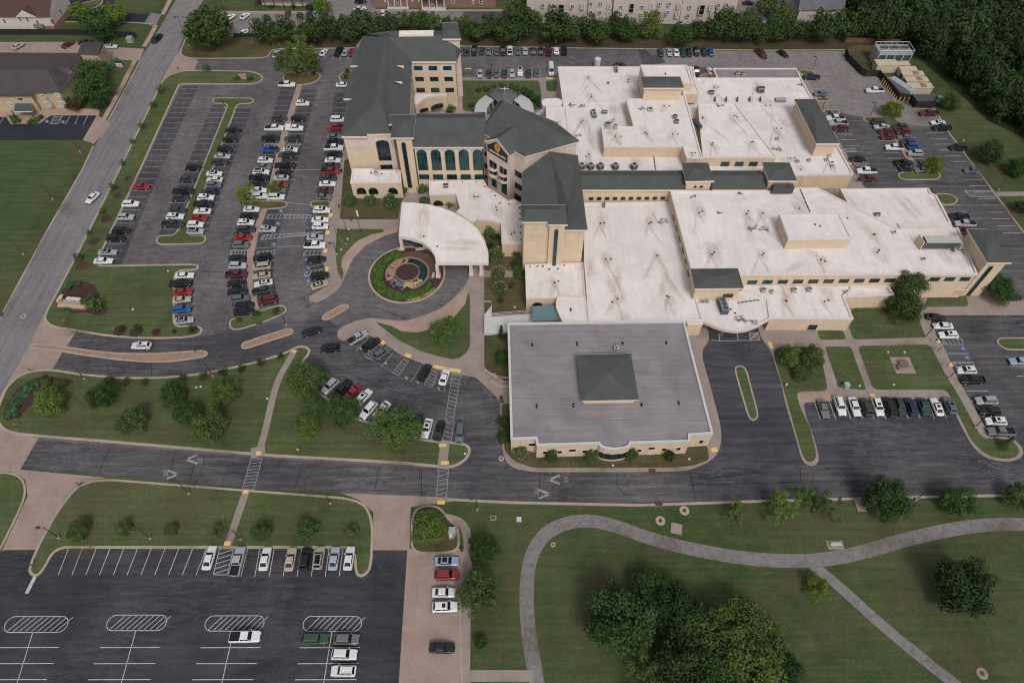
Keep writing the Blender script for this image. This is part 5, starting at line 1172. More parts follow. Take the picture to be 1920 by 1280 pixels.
def rockmesh(seed, m):
    r = random.Random(seed); b = MB(); bm = bmesh.new(); bmesh.ops.create_icosphere(bm, subdivisions=1, radius=1)
    for v in bm.verts: v.co *= r.uniform(.75, 1.15); v.co.z *= .6
    me = bpy.data.meshes.new('rock'); bm.to_mesh(me); bm.free(); me.materials.append(m); return me
RM = [[rockmesh(s, m) for s in range(3)] for m in (M_rock, M_rockg, M_rockb)]
for k in range(150):
    if k < 80: a, r, kk = math.radians(rg.uniform(95, 205)), rg.uniform(3.5, 5.3), 0
    elif k < 108: a, r, kk = math.radians(rg.uniform(205, 262)), rg.uniform(3.5, 5.6), 1
    else: a, r, kk = math.radians(rg.uniform(262, 330)), rg.uniform(3.4, 5.2), 2
    o = put('rock', RM[kk][k % 3], FT); s = rg.uniform(.28, .55); o.location = (r*math.cos(a), r*math.sin(a), .35); o.scale = (s, s, s); o.rotation_euler = (0, 0, rg.uniform(0, 6))
for k in range(5):
    o = put('basin_light', _dmm, FT); a = k*1.3; o.location = (2.2*math.cos(a), 2.2*math.sin(a), .85); o.scale = (.4,.4,.6)
# hedge ring
M_leafmats = {}
def f_leaf(c, tr=.35):
    def f(t, b):
        oi = t.nodes.new('ShaderNodeObjectInfo'); n = noise(t, .9, 5, .7); n2 = noise(t, 4.5, 3, .7)
        a = ramp(t, n, [(.3, tuple(k*.55 for k in c)), (.52, c), (.75, tuple(k*1.5 for k in c))])
        a = mix(t, .7, a, ramp(t, n2, [(.3, .6), (.7, 1.4)]), 'MULTIPLY')
        a = mix(t, 1.0, a, oi.outputs['Color'], 'MULTIPLY')
        hsv = t.nodes.new('ShaderNodeHueSaturation'); t.links.new(a, hsv.inputs['Color'])
        mp = t.nodes.new('ShaderNodeMapRange'); mp.inputs[3].default_value = .82; mp.inputs[4].default_value = 1.18; t.links.new(oi.outputs['Random'], mp.inputs[0]); t.links.new(mp.outputs[0], hsv.inputs['Value'])
        t.links.new(hsv.outputs[0], b.inputs['Base Color'])
    return f
M_leaf = mat('leaves', f_leaf((.060, .098, .027)), .8, .25)
M_bark = flat('bark', (.09, .065, .05), .95, .1, .3, 4)
M_flower = flat('white_blossom', (.42, .41, .38), .8, .2, .1, 4)
def leafblob(rnd, V, Fc, c, r, n, ls, squash=1.0):
    for _ in range(n):
        u = rnd.uniform(-1, 1); t = rnd.uniform(0, 2*math.pi); s = math.sqrt(1-u*u)
        d = Vector((s*math.cos(t), s*math.sin(t), u)); rr = r*(rnd.random()**.28)
        p = c + Vector((d.x*rr, d.y*rr, d.z*rr*squash))
        nn = (d*1.0 + Vector((rnd.gauss(0,.55), rnd.gauss(0,.55), rnd.gauss(0,.55)+.35))).normalized()
        a = nn.orthogonal().normalized(); b_ = nn.cross(a); q = rnd.uniform(0, 6.28); l = ls*rnd.uniform(.6, 1.35)
        x = (a*math.cos(q) + b_*math.sin(q))*l; y = (b_*math.cos(q) - a*math.sin(q))*l*.6
        k = len(V); V += [p-x, p+y*.9, p+x, p-y*.9]; Fc.append([k, k+1, k+2, k+3])
hv = []; hf = []; rr = random.Random(3)
for i in range(260):
    a = math.radians(108 + 222*i/259); r = 7.7 + rr.uniform(-1.15, 1.0)
    if i > 105: r += .4
    leafblob(rr, hv, hf, Vector((r*math.cos(a), r*math.sin(a), .55)), rr.uniform(.5, .85), 60, .12)
M_hedge = mat('hedge_leaves', f_leaf((.075, .145, .026)), .8, .25)
hd = put('hedge', mesh('hedge', hv, hf, M_hedge)); hd.location = RC; hd.color = (1, 1, 1, 1); tag(hd, 'bright green curved hedge round the fountain garden', 'hedge')
for k in range(34):
    a = math.radians(276 + 50*k/33); o = put('rock', RM[2][k % 3], FT); o.location = Vector((9.05*math.cos(a), 9.05*math.sin(a), .25)) + RC - c0; s = .28 + .08*math.sin(k*2.1); o.scale = (s*1.4, s, s); o.rotation_euler = (0, 0, a)
    if k % 3 == 0: o.data = RM[0][k % 3]
def bench(px, py, rz, lab, L=1.8, m=M_wh, z=.17):
    t = thing('bench', lab, 'bench', W(px, py) + Vector((0, 0, z)), rz, 'benches of the grounds')
    for k in range(3): b = MB(); b.box(-L/2,-.25+.18*k,.42,L/2,-.11+.18*k,.47); b.build('slat', m, t)
    for k in range(2): b = MB(); b.box(-L/2,.26,.58+.17*k,L/2,.30,.70+.17*k); b.build('slat', m, t)
    for s in (-1, 1): b = MB(); b.box(s*L*.4-.05,-.25,0,s*L*.4+.05,.3,.42); b.box(s*L*.4-.05,.26,.4,s*L*.4+.05,.3,.88); b.build('leg', M_bronze, t)
bench(752, 471, .1, 'pale stone bench on the left end of the fountain terrace'); bench(786, 471, .1, 'pale bench under the canopy edge by the fountain'); bench(813, 519, 1.4, 'pale bench on the right end of the fountain terrace')
rng2 = random.Random(8)
def chair(px, py, rz, lab):
    t = thing('patio_chair', lab, 'chair', W(px, py) + Vector((0,0,.18)), rz, 'dark chairs on the fountain terrace')
    b = MB(); b.box(-.28,-.28,.4,.28,.28,.46); b.build('seat', M_bronze, t); b = MB(); b.box(-.28,.24,.46,.28,.3,.95); b.build('backrest', M_bronze, t)
    for x in (-.24,.24):
        for y in (-.24,.24): b = MB(); b.box(x-.03,y-.03,0,x+.03,y+.03,.4); b.build('leg', M_bronze, t)
for k, (x, y) in enumerate(((779,464),(783,467),(788,463),(793,474),(799,474),(797,469),(803,470))): chair(x, y, rng2.uniform(0, 6), 'dark metal patio chair on the terrace under the canopy edge')
bench(1566, 1022, 0.0, 'slatted pale bench beside the walking path', 2.2, M_wh, .05)
sl_ = thing('concrete_pad', 'concrete pad under the path bench', 'pad', W(1566,1021)); b = MB(); b.box(-1.6,-.9,0,1.6,.9,.06); b.build('slab', M_walk, sl_)
# picnic table
pc = thing('concrete_pad', 'square brown pad under the picnic table', 'pad', W(1692,685)); b = MB(); b.box(-2.3,-2.4,.1,2.3,2.3,.19); b.build('slab', M_conc, pc); pc.rotation_euler = (0,0,0)
pt_ = thing('picnic_table', 'brown picnic table with benches on the square pad', 'table', W(1692,684) + Vector((0,0,.19)), .12)
M_table = flat('brown_table', (.16,.11,.095), .8, .3, .2, 3)
b = MB(); b.box(-1.1,-.45,.7,1.1,.45,.76); b.build('tabletop', M_table, pt_)
for y in (-.95, .95): b = MB(); b.box(-1.1,y-.16,.42,1.1,y+.16,.47); b.build('seat', M_table, pt_)
for x in (-.7, .7): b = MB(); b.box(x-.06,-.95,.3,x+.06,.95,.4); b.box(x-.06,-.06,0,x+.06,.06,.7); b.build('leg', M_table, pt_)
bench(1682, 690, 1.5, 'small dark bench at the left of the picnic table', 1.2, M_table, .19)
# ---------------------------------------------------------------- lamps, flagpoles, signs, hydrants
def lamp(base, top, lab, z=.15, grp='parking lot lamps', heads=1):
    B = W(*base); 
    best = min(((W(base[0], base[1]), abs(0)),), key=lambda q: 0)
    hh = 5.5
    lo = 99
    for k in range(20, 160):
        z_ = k*.1; d = Vector((B.x, B.y, z_-CAMH)); dep = d.y*CP - d.z*SP; v = -(d.y*SP + d.z*CP)/dep
        e = abs(640+FPX*v-top[1])
        if e < lo: lo = e; hh = z_
    hh = max(4.5, hh)
    t = thing('street_lamp', lab, 'lamp', B, 0, grp)
    b = MB(); b.tube((0,0,0),(0,0,.7), .26, .26, 10, mi=1); b.build('base', [M_bronze, M_kerb], t)
    b = MB(); b.tube((0,0,.7),(0,0,hh), .11, .07, 8); b.build('pole', M_bronze, t)
    for s in ((-1,) if heads == 1 else (-1, 1)):
        b = MB(); b.tube((0,0,hh-.1),(s*.8,-.1,hh), .04, .04, 6); b.build('arm', M_bronze, t)
        b = MB(); b.box(min(s*.6,s*1.35),-.3,hh-.08,max(s*.6,s*1.35),.2,hh+.12); b.build('lamp_head', M_bronze, t)
for a, c, l in (((355,87),(333,32),'tall dark lamp pole beside the big tree at the top junction'),((160,711),(137,681),'lamp pole on the lawn edge below the entrance drive, left one'),((400,706),(382,676),'lamp pole on the lawn edge below the entrance drive, right one'),
  ((355,926),(336,900),'lamp pole south of the drive below the left chevrons'),((620,945),(608,922),'lamp pole on the lawn above the row of parked sedans'),((895,956),(894,934),'lamp pole right of the tree by the path kerb'),
  ((112,1009),(74,988),'lamp pole on the left lawn near the apron, above the stalls'),((283,1010),(257,990),'lamp pole between two shrubs on the south-west lawn'),((452,1012),(433,992),'lamp pole beside the narrow walk to the south-west lot'),
  ((1734,633),(1758,604),'lamp pole behind the white sedan in the east lot'),((1778,710),(1786,700),'short lamp post on the walk beside the picnic lawn'),((1827,801),(1850,781),'lamp pole beside the black suv in the far east row'),((1717,937),(1735,922),'lamp pole between two round trees on the south kerb'),
  ((1521,136),(1534,106),'lamp pole on the small island north of the wing'),((1540,206),(1549,189),'lamp pole on the small island near the handicap bays'),((1629,222),(1642,192),'lamp pole on the island left of the bright tree'),((1749,180),(1762,159),'lamp pole beside the generator yard'),((1805,265),(1824,239),'lamp pole on the grass east of the staff lot'),((1871,357),(1897,332),'lamp pole at the right edge above the walk'),
  ((422,203),(417,185),'lamp pole at the top of the long grass median'),((382,320),(376,308),'lamp pole halfway down the long grass median'),((337,433),(331,421),'lamp pole at the foot of the long grass median'),((649,459),(638,430),'lamp pole on the flagpole lawn'),((632,478),(624,465),'lamp pole at the bottom edge of the west pavement'),
  ((151,286),(137,265),'thin lamp pole by the corner of the west field'),((100,375),(84,349),'thin lamp pole in the middle of the west field'),((45,478),(24,450),'thin lamp pole lowest in the west field'),((922,147),(922,120),'lamp pole between the two north car rows'),((617,395),(605,380),'lamp pole on the west pavement by the island'),((537,610),(533,598),'lamp post on the short brick median')): lamp(a, c, l)
M_flagw = flat('white_flag', (.6,.58,.58), .8, .2, .1, 3)
for a, c, l, fl in (((637,462),(626,401),'tall flagpole with a bent arm at the pavement edge',0),((652,442),(642,403),'flagpole in the middle of the small lawn',0),((677,437),(671,401),'flagpole with a small pale flag, right of the three',1)):
    B = W(*a); t = thing('flagpole', l, 'flagpole', B, 0, 'flagpoles on the small lawn'); h = 9.5 if c[1] > 402 else 8.5
    b = MB(); b.tube((0,0,0),(0,0,h), .09, .05, 8); b.build('pole', M_bronze, t); b = MB(); b.tube((0,0,h),(0,0,h+.2), .12, .02, 8); b.build('finial', M_gold, t)
    if fl: b = MB(); b.box(.05,-.01,h-2.4,.5,.01,h-.3); b.build('flag', M_flagw, t)
def sign(px, py, lab, w_=.5, h_=.7, z=1.2, m=None, base=.15):
    t = thing('road_sign', lab, 'sign', W(px, py) + Vector((0,0,base)), random.uniform(-.4, .4)); b = MB(); b.tube((0,0,0),(0,0,z), .04, .04, 6); b.build('post', M_bronze, t); b = MB(); b.box(-w_/2,-.03,z,w_/2,.03,z+h_); b.build('panel', m or M_bronze, t)
M_red = flat('red_sign', (.35,.08,.04), .6, .4, .2, 4)
for x, y, l, m in ((126,608,'small dark and red sign on the lawn corner by the monument',M_red),(36,803,'small orange and black sign on the lawn by the left street',M_red),(63,700,'dark sign by the entrance apron',None),(152,912,'dark sign on the lawn by the south-west apron',None),(366,914,'thin sign south of the drive chevrons',None),(370,664,'dark sign on the end of the long brick median',None),(113,1262-1,'' ,None),(562,849,'small yellow sign on the lawn by the drive',M_yellow),(65,1063,'dark sign on the nose of the left lawn',None),(337,136,'dark sign on the verge at the north junction',None),(1079,95,'dark bollard sign at the end of the north row',None),(500,360-1,'',None),(1750,645,'small post sign on the east walk, upper',None),(1757,660,'small post sign on the east walk, middle',None),(1771,690,'small post sign on the east walk, lower',None),(1425,948,'dark post by the south kerb near the first tree',None)):
    if l: sign(x, y, l, m=m)
hy = thing('fire_hydrant', 'yellow fire hydrant on the lawn finger', 'hydrant', W(1473,723)+Vector((0,0,.16)))
b = MB(); b.tube((0,0,0),(0,0,.7), .2, .18, 10); b.build('barrel', M_yellow, hy); b = MB(); b.tube((0,0,.7),(0,0,.95), .26, .08, 10); b.build('bonnet', M_yellow, hy); b = MB(); b.tube((-.35,0,.5),(.35,0,.5), .1, .1, 8); b.build('nozzle', M_yellow, hy)
for k, (x, y, l) in enumerate(((1664,661,'left of two white ground lights above the picnic table'),(1695,661,'right of two white ground lights above the picnic table'),(1675,722,'white ground light below the picnic table'),(1611,724,'white ground light at the foot of the narrow lawn strip'),(369,727,'left of two white ground lights on the broad lawn'),(377,726,'right of two white ground lights on the broad lawn'),(502,748,'white ground light by the narrow lawn walk'),(316,509,'pale box light at the top of the corner lawn'),(250,581,'white ground light in the middle of the corner lawn'),(1292,861,'white ground light before the office block'),(1149,873,'white ground light below the curved window'),(654,431,'upper white floodlight on the flagpole lawn'),(652,449,'middle white floodlight on the flagpole lawn'),(640,469,'lower white floodlight on the flagpole lawn'),(872,851,'white ground light on the small round lawn tip'),(965,577,'white ground light on the courtyard lawn'))):
    t = thing('ground_light', l, 'ground light', W(x, y) + Vector((0,0,.16))); b = MB(); b.box(-.22,-.22,0,.22,.22,.12); b.build('base', M_wh, t); b = MB(); b.tube((0,0,.12),(0,0,.3), .17, .14, 10); b.build('lamp_head', M_wframe, t)
for a in ((44,593,.7,'manhole in the left street opposite the corner lawn'),(305,101,.5,'manhole in the street at the top junction'),(1010,1101-75,.01,'')): 
    if a[3]: manhole(*a, z=.02)
def cabinet(px, py, lx, ly, lz, m, lab, rz=0, z=.15):
    t = thing('utility_cabinet', lab, 'utility cabinet', W(px, py)+Vector((0,0,z)), rz); b = MB(); b.box(-lx/2-.2,-ly/2-.2,0,lx/2+.2,ly/2+.2,.12); b.build('plinth', M_walk, t)
    b = MB(); b.box(-lx/2,-ly/2,.12,lx/2,ly/2,lz); b.build('cabinet_body', m, t); b = MB(); b.box(-lx/2-.05,-ly/2-.05,lz,lx/2+.05,ly/2+.05,lz+.08); b.build('lid', m, t); b = MB(); b.box(-.03,-ly/2-.03,.2,.03,-ly/2+.01,lz-.1); b.build('door_seam', M_pvc, t)
M_util = flat('utility_green', (.20,.27,.25), .7, .3, .1, 3)
cabinet(1584,727,1.0,1.0,1.4,flat('pale_blue_box',(.30,.36,.38)),'pale blue utility box at the end of the lawn path',.15)
cabinet(848,998,1.3,1.2,1.2,M_metal,'grey electrical cabinet on the soil island',0); cabinet(846,1006,.6,.6,.8,M_wh,'small white box beside the electrical cabinet',.2)
cabinet(246,79,2.0,1.8,1.6,M_util,'green transformer box on the verge by the top street',0); cabinet(973,974,.8,.8,.25,M_wh,'low pale box in the south grass'); cabinet(225,126,2.2,.5,1.0,M_wh,'white lettered sign block on the neighbour lawn',-.2)
cabinet(1759,188,1.4,1.2,1.0,M_util,'dark green box on the grass by the generator yard')
bn = thing('litter_bin', 'round dark litter bin on the pavement by the south trees', 'bin', W(866,1032)+Vector((0,0,.12))); b = MB(); b.tube((0,0,0),(0,0,.9), .28, .32, 12); b.build('drum', M_bronze, bn); b = MB(); b.tube((0,0,.9),(0,0,1.1), .34, .1, 12); b.build('lid', M_bronze, bn)
# ---------------------------------------------------------------- monument sign on the corner lawn
MS = thing('monument_sign', 'stone monument sign with a white curved top on the corner lawn', 'sign', W(140,574), -.10)
M_stone = flat('sand_stone_block', (.40,.30,.20), .9, .2, .2, 1.2); MS_d = flat('brown_plinth', (.13,.08,.065), .9, .2, .2, 2)
b = MB(); b.box(-3.4,-1.2,0,3.6,.6,1.1); b.build('plinth', M_stone, MS)
b = MB(); b.box(-3.4,-1.35,0,3.6,-1.22,.75); b.build('base_course', MS_d, MS)
b = MB(); b.box(-2.0,.0,1.1,2.6,.45,2.5); b.build('name_panel', MS_d, MS)
b = MB(); b.box(-.8,-.1,2.5,2.8,.7,2.85); b.build('coping', M_wh, MS)
b = MB(); n = 9
for k in range(n):
    t0 = math.radians(100 + 75*k/n); t1 = math.radians(100 + 75*(k+1)/n); c = Vector((-.9, .3, 1.0)); f = lambda t, r: (c.x + r*1.5*math.cos(t), c.z + r*math.sin(t)*1.35)
    a, d = f(t0, 1.9), f(t1, 1.9); a2, d2 = f(t0, 1.6), f(t1, 1.6)
    b.face([(a[0],-.3,a[1]),(d[0],-.3,d[1]),(d[0],.8,d[1]),(a[0],.8,a[1])][::-1]); b.face([(a2[0],-.3,a2[1]),(d2[0],-.3,d2[1]),(d[0],-.3,d[1]),(a[0],-.3,a[1])])
b.build('curved_top', M_wh, MS)
b = MB(); b.tube((-2.9,.1,2.0),(-2.9,-.1,2.0), .62, .62, 14); b.build('gold_emblem', M_gold, MS)
def Fm(s, z, o): return Vector((s, -o, z))
for txt, z_, sz_ in (('COUNCIL OAK', 2.05, .66), ('COMPREHENSIVE HEALTHCARE', 1.45, .30)):
    o = text(None, txt, .3, z_, sz_, M_let, Fm, .03); o.parent = MS
for k in range(10):
    o = put('stone', RM[2][k % 3], MS); o.location = (-.5 + k*.42, -.2 - .1*(k % 2), 1.15); o.scale = (.3,.25,.2)
m2 = thing('monument_sign', 'small pink-topped stone sign on the north-west grass finger', 'sign', W(457,148)+Vector((0,0,.15))); b = MB(); b.box(-1.2,-.4,0,1.2,.4,1.3); b.build('panel', M_pink, m2); b = MB(); b.box(-1.3,-.5,1.3,1.3,.5,1.45); b.build('coping', M_pink, m2)
# ---------------------------------------------------------------- neighbours
def pane_row(par, pts, AB, **k):
    for (x, y, w_, h_) in pts: window(par, R4(x-w_/2, y-h_/2, x+w_/2, y+h_/2), *AB, out=.03, **k)
AP = thing('apartment_block', 'long three-storey cream apartment block behind the pine row', 'apartment block', (0,0,0))
M_apt = mat('apartment_siding', f_stucco((.46, .39, .37)), .9, .2); M_apt2 = mat('apartment_siding_dark', f_stucco((.34, .28, .26)), .9, .2)
zt = 9.6
for k, (x0, x1, y) in enumerate(((987,1100,44),(1100,1140,46),(1140,1146,44),(1146,1225,47),(1225,1272,45),(1272,1372,46))):
    A_, B_ = W(x0, y), W(x1, y); 
    Pq = [A_, B_, B_ + Vector((0,14,0)), A_ + Vector((0,14,0))]
    prism(AP, Pq, zt, 0, (M_apt, M_apt2)[k == 2], M_greyr, par=0, world=True)
A_, B_ = W(980,43), W(1378,43)
b = MB(); hh = Vector((0,0,zt+.02))
b.face([A_+Vector((0,-.8,zt+.02)), B_+Vector((0,-.8,zt+.02)), B_+Vector((-5,7.5,zt+3.6)), A_+Vector((5,7.5,zt+3.6))]); b.face([B_+Vector((0,15,zt)), A_+Vector((0,15,zt)), A_+Vector((5,7.5,zt+3.6)), B_+Vector((-5,7.5,zt+3.6))]); b.face([B_+Vector((0,-.8,zt)), B_+Vector((0,15,zt)), B_+Vector((-5,7.5,zt+3.6))]); b.face([A_+Vector((0,15,zt)), A_+Vector((0,-.8,zt)), A_+Vector((5,7.5,zt+3.6))]); b.build('roof', M_greyr, AP)
AB = (W(987,44), W(1372,46)); kk = dict(glass=M_black, fm=M_wframe, mull=(1,1), fw=.14)
AB = (W(987,44)+Vector((0,-.9,0)), W(1372,46)+Vector((0,-.9,0)))
pane_row(AP, [(1017.5,11,7,7),(1073,12.5,7,7),(1108,7.5,7,7),(1126,8,7,7),(1164,14,7,7),(1204,14,7,7),(1238,8,7,7),(1256,8,7,7),(1294,14,7,7),(1347,11,7,7),(1363,9.5,7,7),(1124,24,7,7),(1107,24,7,7),(1201,29.5,7,7),(1164,28,7,7),(1235,24.5,7,7),(1252,24,7,7),(1290,30,7,7),(1341,27,7,7)], AB, **kk)
for x, y, w_, h_ in ((1052,17,13,18),(1184,16,11,19),(1316,19,12,20)): window(AP, R4(x-w_/2,y-h_/2,x+w_/2,y+h_/2), *AB, out=.03, glass=M_black, fm=M_apt, mull=(0,1), fw=.3, name='stair_opening')
for x, y in ((1034,15),(1093,12),(1143,12),(1142,28),(1222,12),(1274,12),(1270,28),(1334,15),(1335,29)): window(AP, R4(x-4,y-7,x+4,y+6), *AB, out=.03, glass=M_apt2, fm=M_wframe, mull=(0,1), fw=.2, arch=.6, name='balcony')
A2 = thing('apartment_block', 'cream building with a grey hip roof at the top right by the trees', 'apartment block', (0,0,0))
P = PX([(1500,19),(1582,19),(1600,-10),(1530,-26),(1470,-26)], 6.2)
pr = prism(A2, PX([(1500,19),(1580,18),(1590,-40),(1475,-40)], 6.2), 6.2, 0, M_apt, M_greyr, par=0, world=True)
roofmesh(A2, [[(1497,20,6.3),(1583,19,6.3),(1560,-12,9.5),(1502,-12,9.5)],[(1472,-40,6.3),(1497,20,6.3),(1502,-12,9.5)],[(1583,19,6.3),(1594,-40,6.3),(1560,-12,9.5)],[(1472,-40,6.3),(1594,-40,6.3),(1560,-12,9.5),(1502,-12,9.5)]], M_greyr)
AB = (W(1475,-40,6.2), W(1500,19,6.2))
for x, y in ((1484,28),(1490,10),(1500,20)): window(A2, R4(x-1.5,y-4,x+1.5,y+3), *AB, out=.03, **kk)
BR = thing('brick_building', 'red brick building with white porticoes at the top edge', 'brick building', (0,0,0))
M_brick = mat('red_brick', f_brick((.17, .06, .045), (.2, .12, .1), .25, .09), .9, .2)
prism(BR, [W(702,15), W(930,15), W(930,15)+Vector((0,18,0)), W(702,15)+Vector((0,18,0))], 6.5, 0, M_brick, M_greyr, par=0, world=True)
AB = (W(702,15), W(930,15)); pane_row(BR, [(722,2,3,5),(786,2,3,5),(773,1,3,4),(849,2,7,9),(887,4,4,6),(902,3,7,8),(809,5,7,8),(747,3,7,10)], AB, **kk)
for x0, x1, y in ((730,765,12),(793,834,15)):
    a, c = W(x0,y), W(x1,y); t_ = MB(); 
    for k in range(4): q = a.lerp(c, k/3); t_.tube((q.x,q.y-1.6,.3),(q.x,q.y-1.6,4.2), .28, .25, 8)
    t_.build('portico_column', M_wh, BR); t_ = MB(); t_.box(a.x-.5,a.y-2.4,0,c.x+.5,a.y,.35); t_.build('portico_step', M_wh, BR); t_ = MB(); t_.box(a.x-.5,a.y-2.2,4.2,c.x+.5,a.y-.01,5.0); t_.build('portico_roof', M_wh, BR)
SH = thing('shop_building', 'low pinkish shop building with a dark porch roof at the top edge', 'shop', (0,0,0))
prism(SH, [W(492,10), W(583,12), W(583,12)+Vector((0,14,0)), W(480,10)+Vector((0,14,0))], 3.6, 0, M_rose, M_darkr, par=0, world=True)
b = MB(); a, c = W(482,10), W(588,12); b.face([a+Vector((0,-2,3.2)), c+Vector((0,-2,3.2)), c+Vector((0,8,6)), a+Vector((0,8,6))]); b.build('roof', M_darkr, SH)
for k in range(7): q = a.lerp(c, k/6) + Vector((0,-1.8,0)); b = MB(); b.box(q.x-.12,q.y-.12,0,q.x+.12,q.y+.12,3.2); b.build('porch_post', M_bronze, SH)
# white house, top left
WH = thing('house', 'white house with a brown roof and a stone chimney at the top left', 'house', (0,0,0))
M_wsid = mat('white_siding', f_stucco((.50, .45, .43)), .9, .2); M_stonew = mat('mixed_stone', f_brick((.28,.13,.09),(.3,.22,.18),.5,.3), .9, .2)
P = [W(-60,56), W(112,56), W(127,30), W(-60,20)]
Pw = [W(-60,56), W(108,56), W(108,56)+Vector((0,15,0)), W(-60,56)+Vector((0,15,0))]
prism(WH, Pw, 5.2, 0, M_wsid, M_brownr, par=0, world=True)
a, c = W(-60,56)+Vector((0,-.6,5.0)), W(108,56)+Vector((0,-.6,5.0)); r0, r1 = a+Vector((0,8.1,4.6)), c+Vector((0,8.1,4.6)); a2, c2 = a+Vector((0,16.2,0)), c+Vector((0,16.2,0))
b = MB(); b.face([a, c, r1, r0]); b.face([c2, a2, r0, r1]); b.build('roof', M_brownr, WH)
b = MB(); b.face([Vector((c.x-.02,c.y+.4,5.1)), Vector((c.x-.02,c2.y-.4,5.1)), Vector((c.x-.02,r1.y,9.5))]); b.build('gable', M_wsid, WH)
b = MB(); b.box(c.x-.3,c.y+.6,0,c.x+.15,c2.y-.6,1.9); b.box(c.x-4,c.y+.4,0,c.x-.28,c.y+1,1.5); b.build('stone_base', M_stonew, WH)
b = MB(); q = W(17,30); b.box(q.x-.7,c.y+2,0,q.x+.7,c.y+3.5,8.6); b.build('chimney', flat('chimney_render',(.30,.27,.25)), WH)
b = MB(); q = W(70,50); b.face([Vector((q.x-4,c.y-.05,5.0)), Vector((q.x+4,c.y-.05,5.0)), Vector((q.x,c.y-.05,7.6))]); b.build('gable', M_wsid, WH)
b = MB(); b.face([Vector((q.x-4.3,c.y-.1,4.9)), Vector((q.x,c.y-.1,7.75)), Vector((q.x,c.y+5,7.75))]); b.face([Vector((q.x,c.y-.1,7.75)), Vector((q.x+4.3,c.y-.1,4.9)), Vector((q.x,c.y+5,7.75))]); b.build('roof', M_brownr, WH)
AB = (Pw[0], Pw[1])
for x, y in ((8,40),(37,36),(51,37),(70,42)): window(WH, R4(x-2,y-4,x+2.5,y+4), *AB, out=.03, glass=M_black, fm=M_wframe, mull=(0,1))
b = MB(); v, _ = onwall(73, 46, *AB); b.box(v.x-1.7,v.y-1.0,v.z-1,v.x+1.7,v.y,v.z+.3); b.build('balcony', flat('balcony_grey',(.15,.16,.15)), WH)
for y in (28,34): 
    cc = W(105, y+15); window3(WH, [Vector((c.x+.02, c.y+8-(y-28)*1.2, 4.2)), Vector((c.x+.02, c.y+6.6-(y-28)*1.2, 4.2)), Vector((c.x+.02, c.y+6.6-(y-28)*1.2, 2.4)), Vector((c.x+.02, c.y+8-(y-28)*1.2, 2.4))], Vector((1,0,0)), glass=M_black, fm=M_wframe)
# dark-roofed apartments, left
LA = thing('apartment_house', 'beige two-storey apartment house with a dark hip roof beside the street', 'apartment house', (0,0,0))
M_lab = mat('sand_siding', f_stucco((.40, .325, .215)), .9, .2)
z = 6.0
roofmesh(LA, [[(-70,181,z),(58,181,z),(64,175,z),(113,174,z),(88,131,9.8),(-70,131,9.8)],[(-70,131,9.8),(88,131,9.8),(150,100,z),(-70,100,z)],[(113,174,z),(152,128,z),(150,100,z),(88,131,9.8)]], M_darkr)
Pq = inset(ccw(PX([(-70,181),(60,181),(62,175),(113,174),(152,128),(150,100),(-70,100)], z)), .7)
prism(LA, Pq, z-.02, 0, M_lab, M_darkr, par=0, world=True)
# right gable wing
g1 = [(98,146,z),(120,146,z)]; G0 = W(120,146,z); G1 = W(137,136,z); pk_ = W(129,127,z+2.3)
Pq = PX([(94,146),(120,146),(138,134),(112,128)], z); prism(LA, Pq, z, 0, M_lab, M_darkr, par=0, world=True)
b = MB(); b.face([G0, G1, pk_]); b.build('gable', M_lab, LA)
b = MB(); bk = pk_ + Vector((-9, .5, 0)); b.face([W(94,145,z), G0+Vector((.3,0,0)), pk_+Vector((.3,0,.05)), bk]); b.face([G1+Vector((.3,0,0)), W(112,128,z), bk, pk_+Vector((.3,0,.05))]); b.build('roof', M_darkr, LA)
window(LA, [(133,153),(139,158),(139,166),(134,161)], G0, G1, out=.05, glass=M_black, fm=M_wframe, mull=(0,0))
Pq = PX([(152,82),(193,80),(183,103),(146,101)], z+.4); prism(LA, Pq, z, 0, M_lab, M_darkr, par=0, world=True)
roofmesh(LA, [[(144,102,z),(184,104,z),(188,90,z+2.2),(150,88,z+2.2)],[(188,90,z+2.2),(194,79,z),(154,79,z),(150,88,z+2.2)],[(184,104,z),(194,79,z),(188,90,z+2.2)]], M_darkr)
q0, q1 = W(183,103,z), W(193,80,z)
for x, y in ((187,101),(190,97),(193,93)): window(LA, R4(x-1,y-2,x+1.2,y+2), q0, q1, out=.08, glass=M_black, fm=M_wframe, mull=(0,0))
AB = (W(-70,181,z)+Vector((0,.68,0)), W(60,181,z)+Vector((0,.68,0)))
for x, y, w_, h_, g_ in ((38,186,11,7,M_black),(20,196,10,8,M_util),(80,180,7,5,M_black),(108,178,8,7,M_util),(90,195,9,9,M_util),(118,195,9,9,M_util)): window(LA, R4(x-w_/2,y-h_/2,x+w_/2,y+h_/2), *AB, out=.05, glass=g_, fm=M_wframe, mull=(1,0), fw=.16)
pr_ = thing('porch', 'x', 'x') if False else None
q = [(29,194,3.3),(58,194,3.3),(60,209,2.8),(26,209,2.8)]; roofmesh(LA, [q], flat('porch_roof',(.06,.07,.075)), fascia=q, fz=.3)
for x, y in ((31,222),(64,221)): v = W(x, y); b = MB(); b.box(v.x-.12,v.y-.12,.05,v.x+.12,v.y+.12,2.8); b.build('porch_post', M_bronze, LA)
